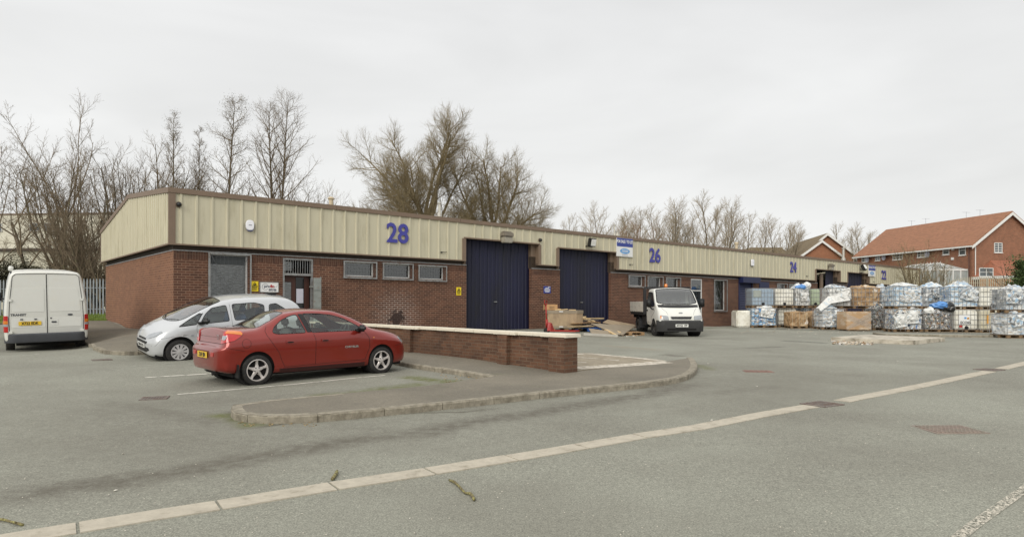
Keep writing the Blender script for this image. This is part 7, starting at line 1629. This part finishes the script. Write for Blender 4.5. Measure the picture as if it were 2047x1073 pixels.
for (x0, x1, y0, y1, n) in ((1917.5, 1931, 486, 510, (1, 2)), (1885, 1898, 490, 509, (1, 2)), (1834, 1856, 493, 514, (3, 3)), (1785, 1805, 500, 519, (3, 3)), (1750, 1760, 506, 521, (2, 3)), (1723, 1736, 508, 524, (2, 3))):
    s0, s1 = hx(x1), hx(x0); z1, z0 = min(HE-.1, hzz((x0+x1)/2, y0)), hzz((x0+x1)/2, y1); house_window(hs, ((s0+s1)/2, .0, (z0+z1)/2), (-1, 0, 0), s1-s0, z1-z0, n)
HGn = Vector((.983, .184))
def gy_(px): u = (px-CX)/F; return (u*HG.y-HG.x)/(HGn.x-u*HGn.y)
def gzz(px, py): s = gy_(px); return EYE-(py-HY)/F*(HG+HGn*s).y
s0, s1 = gy_(1987), gy_(2003); house_window(hs, (0, -(s0+s1)/2, (gzz(1995, 485)+gzz(1995, 505))/2), (0, -1, 0), s1-s0, gzz(1995, 485)-gzz(1995, 505), (2, 4))
mb = MB(); [mb.box(hx(px)-.12, hx(px)+.12, .0, .12, hzz(px, py)-.12, hzz(px, py)+.12) for px, py in ((1906, 498), (1905, 517))]; mb.build('vent_box', M_upvc, hs)
for (px, py) in ((1772, 515), (1860, 508), (1739, 519)):
    s_, z_ = hx(px), hzz(px, py); MB().lathe([(0, .0), (.2, .05), (.3, .12)], 18, Matrix.Translation((s_, .25, z_)) @ Matrix.Rotation(R(-90), 4, 'X')).build('satellite_dish', M_lead, hs)
for x in (3.2, 4.8, 10, 12): 
    mb = MB(); mb.tube([(x, -HWd/2, HR-.1), (x, -HWd/2, HR+.6)], .012, 4); mb.tube([(x, -HWd/2-.5, HR+.55), (x, -HWd/2+.5, HR+.55)], .010, 4); mb.build('aerial', M_lead, rf)
# lean-to extension with hipped orange roof on the gable
ez0, ez1 = gy_(1947), gy_(2110); mb = MB(); ED = 2.6; mb.box(-ED, 0, -ez1, -ez0-.3, HB, 4.15); ext = mb.build('extension_wall', M_hb, hs)
V = [(-ED-.35, -ez0+.1, 4.1), (-ED-.35, -ez1, 4.1), (0, -ez1, 5.7), (0, -ez0-1.9, 5.7), (0, -ez0+.1, 4.1)]; V2 = V+[(x, y, z-.1) for x, y, z in V]
mb = MB(); mb.add(V2, [(0, 3, 2, 1), (0, 4, 3), (5, 6, 7, 8), (5, 8, 9), (0, 1, 6, 5), (0, 5, 9, 4)]); er = mb.build('extension_roof', M_tile3, hs); MB().box(-ED-.42, -ED-.34, -ez1, -ez0+.15, 3.82, 4.08).build('fascia_board', M_upvc, er); MB().box(-ED-.34, 0, -ez0+.1, -ez0+.18, 3.82, 4.08).build('fascia_board', M_upvc, er)
def egy(px): o_ = HG-HD*ED; u = (px-CX)/F; return (u*o_.y-o_.x)/(HGn.x-u*HGn.y)
def egz(px, py): o_ = HG-HD*ED; return EYE-(py-HY)/F*(o_+HGn*egy(px)).y
s0, s1 = egy(1957), egy(1985); house_window(hs, (-ED, -(s0+s1)/2, (egz(1970, 535)+egz(1970, 553))/2), (0, -1, 0), s1-s0, egz(1970, 535)-egz(1970, 553), (2, 2))
house_window(hs, (-ED, -egy(2027), 3.4), (0, -1, 0), 1.6, .9, (2, 1))
# conservatory
cx0 = HG+HD*2.0+Vector((-HD.y, HD.x))*0.0; co = empty('conservatory', (HG.x, HG.y, 0), 'white framed glass conservatory on the near side of the red house', 'conservatory', rot=(0, 0, hyaw)); X0, X1, YY = .5, 7.0, 3.4; EV, RG = 4.7, 5.5
mb = MB(); base = MB().box(X0, X1, .05, YY, HB, 2.2).build('dwarf_wall', M_hb, co)
for i in range(9): x = X0+(X1-X0)*i/8; mb.box(x-.06, x+.06, YY-.06, YY+.06, 2.2, EV)
for i in range(5): y = YY*i/4; mb.box(X0-.06, X0+.06, y-.06, y+.06, 2.2, EV)
mb.box(X0, X1, YY-.07, YY+.07, EV, EV+.16); mb.box(X0-.07, X0+.07, 0.06, YY-.07, EV, EV+.16); mb.box(X0, X1, YY-.07, YY+.07, 2.2, 2.3); mb.box(X0-.07, X0+.07, .06, YY-.07, 2.2, 2.3); mb.box(X0, X1, YY-.06, YY+.06, 3.5, 3.56)
for i in range(9): x = X0+(X1-X0)*i/8; xr = min(max(x, X0+1.4), X1-1.4); mb.tube([(x, YY, EV+.1), (xr, YY/2, RG)], .035, 4); mb.tube([(xr, YY/2, RG), (x, .1, EV+.1)], .035, 4)
for i in range(5): y = .1+(YY-.1)*i/4; mb.tube([(X0, y, EV+.1), (X0+1.4, YY/2, RG)], .035, 4)
mb.tube([(X0+1.4, YY/2, RG), (X1-1.4, YY/2, RG)], .06, 6); [mb.tube([(X0+1.4+k*.4, YY/2, RG), (X0+1.4+k*.4, YY/2, RG+.18)], .02, 4) for k in range(7)]; mb.build('frame', M_upvc, co)
mb = MB(); mb.box(X0, X1, YY-.012, YY+.012, 2.3, EV); mb.box(X0-.012, X0+.012, .06, YY-.012, 2.3, EV); mb.add([(X0, YY, EV+.1), (X1, YY, EV+.1), (X1-1.4, YY/2, RG), (X0+1.4, YY/2, RG), (X0, .1, EV+.1), (X1, .1, EV+.1)], [(0, 1, 2, 3), (0, 3, 4), (4, 3, 2, 5)]); mb.build('glazing', mat('milky_glazing', (176, 184, 182), .15, coat=1, alpha=.72), co)
# far house left of it, gable towards us
o = empty('brick_house', (0, 0, 0), 'far brown brick house with stepped twin gables behind the terrace roof', 'house'); Yh = 84
def F_(px, py, y=Yh): p = at_depth(px, py, y); return (p.x, p.z)
def gabled(o, px0, pxa, px1, pye, pya, Y0, Y1, tile, nmw='wall'):
    a, e = F_(px0, pye, Y0), F_(px1, pye, Y0); t_ = F_(pxa, pya, Y0); dx = .15*(Y1-Y0)
    mb = MB(); V = [(a[0], Y0, 0), (e[0], Y0, 0), (e[0], Y0, e[1]), (t_[0], Y0, t_[1]), (a[0], Y0, a[1])]; V += [(x+dx, Y1, z) for x, y, z in V]; mb.add(V, [(0, 1, 2, 3, 4), (9, 8, 7, 6, 5), (0, 4, 9, 5), (1, 6, 7, 2)]); mb.build(nmw, M_hb2, o)
    mb = MB(); k = .35; sl1 = (t_[1]-a[1])/(t_[0]-a[0]); ax, az = a[0]-k, a[1]-k*sl1; ex, ez = e[0]+k, e[1]-k*sl1
    V = [(ax, Y0-.3, az), (t_[0], Y0-.3, t_[1]+.12), (ex, Y0-.3, ez)]; V = V+[(x+dx, Y1+.3, z) for x, y, z in V]; V = V+[(x, y, z-.14) for x, y, z in V]
    mb.add(V, [(0, 1, 4, 3), (1, 2, 5, 4), (6, 9, 10, 7), (7, 10, 11, 8), (0, 6, 7, 1), (1, 7, 8, 2), (0, 3, 9, 6), (2, 8, 11, 5), (3, 4, 10, 9), (4, 5, 11, 10)]); r_ = mb.build('roof', tile, o)
    mb = MB(); 
    for p, q in (((ax, az), (t_[0], t_[1]+.1)), ((t_[0], t_[1]+.1), (ex, ez))): V = [(x, y, z+dz) for y in (Y0-.40, Y0-.32) for (x, z) in (p, q) for dz in (-.3, .02)]; mb.add(V, [(0, 2, 3, 1), (4, 5, 7, 6), (0, 1, 5, 4), (2, 6, 7, 3), (0, 4, 6, 2), (1, 3, 7, 5)])
    mb.build('barge_board', M_upvc, r_); return r_
gabled(o, 1604, 1652, 1707, 507, 468, 84, 97, M_tile2); gabled(o, 1600, 1641, 1680, 510, 482, 82.5, 84, M_tile2)
house_window(o, (*F_(1712, 518)[:1], 83.9, F_(1712, 518)[1]), (1, 0, 0), .9, 1.1, (2, 2)); MB().box(F_(1688, 0)[0], F_(1722, 0)[0]+2, 84.5, 92, 0, F_(0, 512)[1]).build('side_wall', M_hb2, o)
# distant roof glimpsed over the terrace and small conservatory ridge
a, b = at(1890, 612), at(2120, 622); palisade((32, 47.5), (57, 47.5), 2.4, M_pal2, 'pale palisade fence in front of the red brick house', zoff=.25)
o = empty('timber_fence', (38.9, 54, gz(39, 54)), 'orange timber panel fence behind the pale palisade', 'fence'); mb = MB()
for k in range(2): MB().box(0+k*1.83, k*1.83+1.78, 0, .05, .1, 2.3).build('panel', mat('fence_orange', (158, 116, 80), .85, var=.15, stretch=(8, 8, .5)), o); MB().box(-.06+k*1.83, .0+k*1.83, -.03, .07, -.3, 2.35).build('post', M_tim2, o)
# pale industrial shed far behind on the left
M_shed = mat('shed_cream', (204, 200, 184), .8, var=.05, dirt=(186, 180, 160), dscale=.6); M_shed2 = mat('shed_lower', (180, 176, 158), .85, var=.08); Ys = 78
o = empty('industrial_shed', at_depth(50, 600, Ys), 'long cream industrial building far behind the bare trees', 'building', rot=(0, 0, R(-4))); ox, oz = o.location.x, o.location.z
def sz_(py): return EYE-(py-HY)/F*Ys-oz
MB().box(-14, 14, 0, 12, -2, sz_(500)).build('lower_wall', M_shed2, o); MB().box(-14.1, 14.1, -.15, 12, sz_(498), sz_(430)).build('upper_wall', M_shed, o); MB().box(-14.2, 14.2, -.3, 12, sz_(502), sz_(497)).build('eaves_band', M_sof, o); MB().box(-14.2, 14.2, -.25, 12.1, sz_(430), sz_(427)).build('capping', M_trim, o)
for x in (-3.4, 1.4, 3.2): house_window(o, (x, -.16, (sz_(447)+sz_(462))/2), (1, 0, 0), 1.3, sz_(446)-sz_(462), (2, 1))
# distant low shed roof seen over the fascia near the far end
o = empty('distant_house', at_depth(1530, 560, 120), 'grey brown roof of a distant house behind the trees', 'house'); MB().box(-6, 6, 0, 8, -2, 3.2).build('wall', M_hb2, o); mb = MB(); mb.prism([(-6.6, 3.1), (6.6, 3.1), (2.8, 6.0), (-2.8, 6.0)], -.4, 8.4, axis='y'); mb.build('roof', M_tile2, o)
# ------------------------------------------------------------ trees
def mesh_segments(name, S, m, parent, sides=3):
    """S: rows p0(3) p1(3) r0 r1 as open tapered prisms"""
    S = np.asarray(S, float); n = len(S); p0, p1, r0, r1 = S[:, :3], S[:, 3:6], S[:, 6], S[:, 7]; d = p1-p0; d /= np.linalg.norm(d, axis=1)[:, None]+1e-9
    a = np.where(np.abs(d[:, 2:3]) < .9, np.array([[0, 0, 1.]]), np.array([[1., 0, 0]])); u = np.cross(d, a); u /= np.linalg.norm(u, axis=1)[:, None]; v = np.cross(d, u)
    V = np.zeros((n, 2*sides, 3))
    for k in range(sides):
        t = 2*math.pi*k/sides; o_ = u*math.cos(t)+v*math.sin(t); V[:, k] = p0+o_*r0[:, None]; V[:, sides+k] = p1+o_*r1[:, None]
    b = (np.arange(n)*2*sides)[:, None, None]; q = np.array([[k, (k+1) % sides, sides+(k+1) % sides, sides+k] for k in range(sides)])[None]; Fq = (b+q).reshape(-1, 4)
    me = bpy.data.meshes.new(name); me.vertices.add(n*2*sides); me.vertices.foreach_set('co', V.ravel()); me.loops.add(Fq.size); me.loops.foreach_set('vertex_index', Fq.ravel().astype(np.int32)); me.polygons.add(len(Fq))
    me.polygons.foreach_set('loop_start', np.arange(0, Fq.size, 4, dtype=np.int32)); me.update(calc_edges=True); me.validate(); me.shade_smooth(); return link(name, me, m, parent)
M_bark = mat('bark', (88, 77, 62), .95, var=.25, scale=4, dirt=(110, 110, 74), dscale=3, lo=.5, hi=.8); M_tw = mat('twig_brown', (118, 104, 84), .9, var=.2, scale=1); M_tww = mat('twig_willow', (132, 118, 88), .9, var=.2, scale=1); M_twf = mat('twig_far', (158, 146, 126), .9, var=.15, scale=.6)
M_leafb = mat('withered_leaf', (108, 96, 56), .9, var=.3, scale=2)
class Tree:
    def __init__(s, seed): s.r = random.Random(seed); s.T = []; s.B = []; s.W = []; s.tips = []
    def grow(s, p, d, L, r, lv, P):
        q = P[lv]; R_ = s.r; n = q.get('n', max(2, int(L/q.get('seg', .6)))); p = Vector(p); d = Vector(d).normalized(); dst = s.T if lv == 0 or (lv == 1 and q.get('t')) else (s.B if lv < len(P)-2 else s.W); rt = q.get('taper', .25); last = lv == len(P)-1
        pts = []
        for i in range(n):
            t0, t1 = i/n, (i+1)/n; w_ = q.get('wig', .12); d = (d+Vector((R_.gauss(0, w_), R_.gauss(0, w_), R_.gauss(0, w_*.7)))+Vector(q.get('lean', (0, 0, 0)))+Vector((0, 0, q.get('up', .05)))).normalized()
            p2 = p+d*(L/n); ra, rb = r*(1-(1-rt)*t0), r*(1-(1-rt)*t1); dst.append((*p, *p2, ra, rb)); pts.append((p.copy(), p2.copy(), d.copy(), t0, t1, ra)); p = p2
        if last: s.tips.append(p); return
        c = P[lv+1]; k = q['kids'] if isinstance(q['kids'], int) else q['kids'](L); st = q.get('start', .2); phi = R_.uniform(0, 6.28)
        for j in range(k):
            t = st+(1-st)*(j+R_.random()*.8)/k; t = min(t, .995); i = min(n-1, int(t*n)); a, b, dd, t0, t1, ra = pts[i]; pp = a.lerp(b, (t-t0)/(t1-t0)); phi += 2.4+R_.uniform(-.5, .5)
            ang = R(c.get('ang', 45)+R_.gauss(0, c.get('av', 8)))*(1-c.get('ac', 0)*t); o_ = dd.orthogonal().normalized(); o_.rotate(Matrix.Rotation(phi, 3, dd)); nd = (dd*math.cos(ang)+o_*math.sin(ang)).normalized()
            prof = c.get('prof', lambda t: 1-.6*t)(t); LL = c['len']*prof*R_.uniform(.75, 1.2)*(1 if lv == 0 else min(1, .35+L/P[lv].get('len', L)*.65)); s.grow(pp, nd, LL, max(c.get('rmin', .006), min(ra*.75, c['r']*(.5+.5*prof))), lv+1, P)
    def make(s, root, mb_, mt, leaves=0, lm=None, ls=.05):
        mesh_segments('trunk', s.T, mb_, root, 7)
        cr_ = mesh_segments('crown', s.B+s.W, mt, root, 3)
        if leaves:
            R_ = s.r; V = []; Fc = []
            for _ in range(leaves):
                c = R_.choice(s.tips)+Vector((R_.gauss(0, .12), R_.gauss(0, .12), R_.gauss(0, .12))); a = R_.uniform(0, 6.28); z = ls*R_.uniform(.5, 1.1); u = Vector((math.cos(a), math.sin(a), R_.uniform(-.6, .6)))*z; v = Vector((-math.sin(a), math.cos(a), R_.uniform(-1, 1)))*z*.7; k = len(V); V += [tuple(c-u), tuple(c+v), tuple(c+u), tuple(c-v)]; Fc.append((k, k+1, k+2, k+3))
            me = bpy.data.meshes.new('leaves'); me.from_pydata(V, [], Fc); link('leaf_cluster', me, lm or M_leafb, root)
def base(px, Y, dz=-.1): X = (px-CX)/F*Y; return Vector((X, Y, gz(X, Y)+dz))
def H_(px, pyt, Y): return EYE-(pyt-HY)/F*Y-gz((px-CX)/F*Y, Y)
def leader(h, wd, seed, root, tw=M_tw, k0=34, ang=48, up=.10, start=.22, forks=1, leaves=0, rt=.17, dens=1.0, ls=.05, prof=None, lean=(0, 0, 0)):
    t = Tree(seed); pf = prof or (lambda x: (1-x)**.75*1.05+.10)
    P = [dict(kids=k0, start=start, seg=h/14, wig=.009, up=.03, taper=.10, lean=lean), dict(len=wd, r=.055*h/16, ang=ang, ac=.15, prof=pf, seg=.7, wig=.08, up=up, taper=.25, kids=int(9*dens), start=.15),
         dict(len=wd*.42, r=.015, rmin=.008, ang=42, seg=.5, wig=.12, up=.08, kids=int(7*dens), start=.1, prof=lambda x: 1-.55*x), dict(len=wd*.20, r=.007, rmin=.005, ang=38, n=2, wig=.14, up=.06, prof=lambda x: 1-.4*x)]
    for f in range(forks):
        a = 0 if forks == 1 else (f-.5)*.07; t.grow((0, 0, 0) if f == 0 else (.02, 0, h*.10), (a, .02*f, 1), h*(1-.06*f), rt*(1-.2*f), 0, P)
    t.make(root, M_bark, tw, leaves, ls=ls); return t
def spread(h, wd, seed, root, tw=M_tww, limbs=15, dens=1.0, rt=.40, bole=.30, flat=1.0):
    """broad willow crown: short bole, heavy limbs fanning to a dome, dense upright twigs at their ends"""
    t = Tree(seed); R_ = t.r
    P = [dict(kids=0, start=.6, seg=.8, wig=.03, up=.02, taper=.6), dict(len=6, r=.13, seg=.8, wig=.10, up=.022, taper=.20, kids=int(13*dens), start=.3),
         dict(len=3.0, r=.05, rmin=.016, ang=46, seg=.6, wig=.13, up=.07, kids=int(12*dens), start=.12, prof=lambda x: 1-.35*x), dict(len=1.35, r=.014, rmin=.008, ang=42, seg=.4, wig=.14, up=.11, kids=int(10*dens), start=.08, prof=lambda x: 1-.3*x), dict(len=.85, r=.007, rmin=.005, ang=34, n=2, wig=.10, up=.14, prof=lambda x: 1-.3*x)]
    t.grow((0, 0, 0), (0, 0, 1), h*(bole+.12), rt, 0, P)
    for k in range(limbs):
        th = R(4+78*((k+.5)/limbs)**.7+R_.uniform(-5, 5)); ph = 2.4*k+R_.uniform(-.4, .4); b = h*(1-bole)-2.2; a = wd-1.6; L = 1/((math.sin(th)/a)**2.8+(math.cos(th)/b)**2.8)**(1/2.8)*(.93 if th < .35 else 1)
        P[1]['len'] = L; t.grow((0, 0, h*(bole+.13-.13*k/limbs)), (math.sin(th)*math.cos(ph), math.sin(th)*math.sin(ph), math.cos(th)), L*R_.uniform(.9, 1.05), rt*(.5-.22*k/limbs), 1, P)
    t.make(root, M_bark, tw); return t
def multi(h, seed, root, tw=M_tw, stems=6, leanx=0.0, fan=.30, dens=1.0, rt=.09, leaves=0):
    t = Tree(seed); R_ = t.r
    P = [dict(kids=int(13*dens), start=.18, seg=h/12, wig=.055, up=.05, taper=.18), dict(len=h*.30, r=.035, ang=34, prof=lambda x: 1-.55*x, seg=.6, wig=.09, up=.11, kids=int(8*dens), start=.12), dict(len=h*.14, r=.012, rmin=.007, ang=34, seg=.5, wig=.12, up=.12, kids=int(5*dens), start=.1, prof=lambda x: 1-.45*x), dict(len=h*.07, r=.006, rmin=.0045, ang=30, n=2, wig=.1, up=.1)]
    for k in range(stems): a = R_.uniform(0, 6.28); f = fan*(k+.5)/stems; t.grow((.3*math.cos(a), .3*math.sin(a), 0), (f*math.cos(a)+leanx, f*math.sin(a)*.7, 1), h*R_.uniform(.75, 1.0), rt*R_.uniform(.7, 1.1), 0, P)
    t.make(root, M_bark, tw, leaves); return t
def T_(name, px, Y, label, cat='tree', group=None, dz=-.1): return empty(name, base(px, Y, dz), label, cat, group)
leader(H_(560, 186, 50)*.93, 4.7, 11, T_('bare_tree', 552, 50, 'tall bare tree with twin leaders and fine ascending branches'), k0=40, ang=50, forks=2, rt=.18, dens=.95, prof=lambda x: (1-x)**.6*1.0+.12)
leader(H_(458, 194, 47), 4.0, 12, T_('bare_tree', 458, 47, 'pointed bare tree with small withered leaves left of the tall twin tree'), k0=40, ang=58, rt=.16, leaves=5200, dens=.9, ls=.032, prof=lambda x: (1-x)**.85*1.1+.1)
leader(H_(347, 232, 44), 2.5, 13, T_('birch_tree', 347, 44, 'slender leafy topped birch above the terrace corner'), k0=36, ang=42, rt=.12, leaves=3200, dens=.9, ls=.03)
leader(H_(398, 262, 46), 2.4, 14, T_('bare_tree', 398, 46, 'thin bare tree between the birch and the pointed tree'), k0=30, ang=40, rt=.1)
multi(H_(612, 345, 52), 15, T_('bush', 612, 52, 'bare twiggy bush at the foot of the tall twin tree', 'bush'), stems=9, fan=.5, dens=.9)
multi(H_(425, 330, 47), 16, T_('bush', 425, 48, 'bare twiggy bush beside the pointed tree', 'bush'), stems=8, fan=.5, dens=.9)
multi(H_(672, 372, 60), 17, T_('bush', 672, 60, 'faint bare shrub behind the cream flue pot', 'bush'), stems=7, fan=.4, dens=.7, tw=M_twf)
spread(H_(855, 219, 54), 6.9, 21, T_('willow_tree', 850, 54, 'broad spreading bare willow, the largest tree over the roof'), limbs=22)
spread(H_(985, 290, 57), 6.0, 23, T_('willow_tree', 985, 57, 'second bare willow, lower and right of the largest'), limbs=19)
# thicket behind the van
def leaning(px, Y, h, seed, lean, label, wd=2.9, fan=.0):
    root = T_('bare_tree', px, Y, label); t = Tree(seed)
    P = [dict(kids=7, start=.35, seg=h/10, wig=.06, up=.06, taper=.35), dict(len=h*.50, r=.07, ang=34, prof=lambda x: .7+.3*x, seg=.8, wig=.10, up=.05, kids=10, start=.2), dict(len=h*.20, r=.024, rmin=.012, ang=40, seg=.6, wig=.13, up=.07, kids=8, start=.1, prof=lambda x: 1-.5*x), dict(len=h*.09, r=.010, rmin=.007, ang=36, seg=.35, wig=.15, up=.06, kids=3, start=.1, prof=lambda x: 1-.4*x), dict(len=h*.04, r=.007, rmin=.006, ang=36, n=2, wig=.1)]
    t.grow((0, 0, 0), lean, h*.56, .15, 0, P); t.make(root, M_bark, M_tw)
leaning(96, 40, H_(60, 250, 40)*.98, 31, (-.62, 0, 1), 'bare tree leaning left behind the white van')
leaning(122, 41, H_(122, 222, 41)*1.02, 32, (-.10, 0, 1), 'bare upright forked tree behind the white van')
for i, (px, pyt, Y, ln, l) in enumerate(((152, 300, 38, -.15, 'leaning multi stem tree just right of the white van roof'), (182, 292, 40, -.22, 'dense leaning multi stem tree beside the terrace corner'), (212, 300, 42, -.12, 'multi stem tree half hidden by the gable'), (245, 286, 42, -.05, 'twiggy tree rising behind the low end of the gable'), (278, 290, 43, 0, 'twiggy tree holding a dark nest behind the gable slope'), (312, 268, 44, .0, 'twiggy tree behind the gable ridge'), (205, 400, 36, -.3, 'low bare shrub against the brick corner behind the fence'), (165, 430, 36, -.3, 'low tangled shrub between van and fence'), (378, 300, 47, 0, 'twiggy tree behind the fascia corner'))):
    multi(H_(px, pyt, Y)*.98, 40+i, T_('bare_tree' if pyt < 390 else 'bush', px, Y, l, 'tree' if pyt < 390 else 'bush'), stems=8 if i < 2 else 7, leanx=ln, fan=.34, dens=.95, rt=.10)
leaning(-40, 42, H_(0, 290, 42), 38, (.15, 0, 1), 'bare tree at the left edge of the picture')
# brown evergreen scrub
def bush(px, Y, w_, h_, n, m, label, seed, name='bush', group=None, sz=.10):
    o = T_(name, px, Y, label, 'bush', group, dz=0); R_ = random.Random(seed); V = []; Fc = []; cl = [(R_.gauss(0, w_*.30), R_.gauss(0, w_*.2), h_*(.25+.6*R_.random()), R_.uniform(.35, .8)) for _ in range(26)]
    for _ in range(n):
        cx_, cy_, cz_, cr2 = R_.choice(cl); p = Vector((R_.gauss(0, 1), R_.gauss(0, 1), R_.gauss(0, 1))).normalized()*cr2*(R_.random()**.4); c = Vector((cx_, cy_, cz_))+p
        if c.z < 0: continue
        a = R_.uniform(0, 6.28); z = sz*R_.uniform(.5, 1.1); u = Vector((math.cos(a), math.sin(a), R_.uniform(-.8, .8)))*z; v = Vector((-math.sin(a), math.cos(a), R_.uniform(-1, 1)))*z*.5; k = len(V); V += [tuple(c-u), tuple(c+v), tuple(c+u), tuple(c-v)]; Fc.append((k, k+1, k+2, k+3))
    me = bpy.data.meshes.new('foliage'); me.from_pydata(V, [], Fc); link('foliage', me, m, o); t = Tree(seed)
    P = [dict(kids=6, start=.2, seg=.4, wig=.1, up=.03), dict(len=h_*.5, r=.02, ang=40, seg=.4, wig=.12, up=.05)]
    for k in range(7): t.grow((R_.gauss(0, w_*.2), 0, 0), (R_.uniform(-.6, .6), R_.uniform(-.3, .3), 1), h_*.9, .04, 0, P)
    mesh_segments('stem', t.T+t.W+t.B, M_bark, o, 4)
M_ivy = mat('dark_scrub', (64, 62, 40), .85, var=.35, scale=1.2); M_fir = mat('fir_green', (70, 88, 46), .85, var=.35, scale=1.5)
bush(28, 37, 3.4, 3.9, 26000, M_ivy, 'dark brown green thicket behind the fence at the left edge', 61, sz=.055); bush(95, 38, 2.6, 2.9, 15000, M_ivy, 'dark low thicket behind the white van', 62, sz=.055); bush(190, 37, 1.8, 2.6, 11000, M_ivy, 'dark brambles at the foot of the trees beside the brick corner', 63, sz=.055)
bush(2052, 44, 1.5, 4.6, 7000, M_fir, 'green conifer at the right edge before the red house', 64, 'conifer', sz=.09)
# far trees over the roof, copies of three, each set and turned for itself
protos = []
for i in range(3):
    root = empty('bare_tree', (0, 0, 0), 'x', 'tree', 'far bare trees behind the terrace'); t = Tree(70+i); h = 13
    P = [dict(kids=15, start=.25, seg=1.0, wig=.05, up=.03, taper=.15, lean=(.006, 0, 0)), dict(len=5.2, r=.07, ang=36, prof=lambda x: (1-x)**.7+.2, seg=.8, wig=.09, up=.09, kids=11, start=.15, lean=(.015, 0, 0)), dict(len=2.0, r=.022, rmin=.012, ang=36, seg=.6, wig=.12, up=.10, kids=7, start=.1, prof=lambda x: 1-.45*x), dict(len=1.0, r=.010, rmin=.008, ang=32, n=2, wig=.12, up=.12)]
    for k in range(2 if i < 2 else 3): t.grow((.4*k, 0, 0), ((k-.5)*.22, .1*(k % 2), 1), h*(1-.08*k), .17, 0, P)
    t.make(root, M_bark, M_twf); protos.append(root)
far = [(1138, 432, 84, 'small far bare tree just right of the second willow'), (1178, 424, 88, 'far bare tree left of the steel flue'), (1213, 404, 84, 'far bare tree directly left of the steel flue pipe'), (1252, 420, 90, 'far bare tree behind the steel flue'),
       (1296, 402, 80, 'far bare tree above number 26'), (1322, 410, 86, 'far bare tree right of number 26'), (1347, 396, 82, 'far bare tree, first of the tall row over the roof'), (1380, 392, 84, 'far bare tree, second of the tall row over the roof'), (1420, 384, 80, 'tallest far bare tree near the middle of the row'), (1456, 396, 86, 'far bare tree left of the second cream flue pot'),
       (1506, 414, 84, 'far bare tree right of the second cream flue pot'), (1556, 428, 86, 'far windswept bare tree right of the row'), (1585, 445, 92, 'small last bare tree of the row before the houses'), (1695, 436, 104, 'bare windswept tree behind the brown gabled house'), (1725, 446, 108, 'lower bare tree behind the red roof left end')]
for i, (px, pyt, Y, l) in enumerate(far):
    o = protos[i % 3] if i < 3 else dup(protos[i % 3]); o['label'] = l; b = base(px, Y); o.location = b; s_ = H_(px, pyt, Y)/14.0; o.scale = (s_*1.0, s_, s_); o.rotation_euler = (0, 0, (i*1.9) % .9-.45)
multi(H_(1258, 440, 70), 81, T_('bush', 1258, 70, 'dense russet twig bush behind the for sale board', 'bush'), tw=mat('twig_russet', (132, 100, 68), .9), stems=10, fan=.6)
for i, (px, pyt, Y, st, ln, l) in enumerate(((1828, 478, 57, 9, 0, 'many stemmed bare shrub in front of the red house wall'), (1868, 515, 54, 9, .25, 'bare shrub of slanting stems before the conservatory'), (1850, 555, 52, 8, .5, 'low bare slanting shrub by the far end of the terrace'), (1700, 480, 80, 7, 0, 'bare shrub between the two houses'))):
    multi(H_(px, pyt, Y), 90+i, T_('bush', px, Y, l, 'bush'), stems=st, fan=.55, leanx=ln*.4, dens=.8, rt=.05, tw=M_tww)
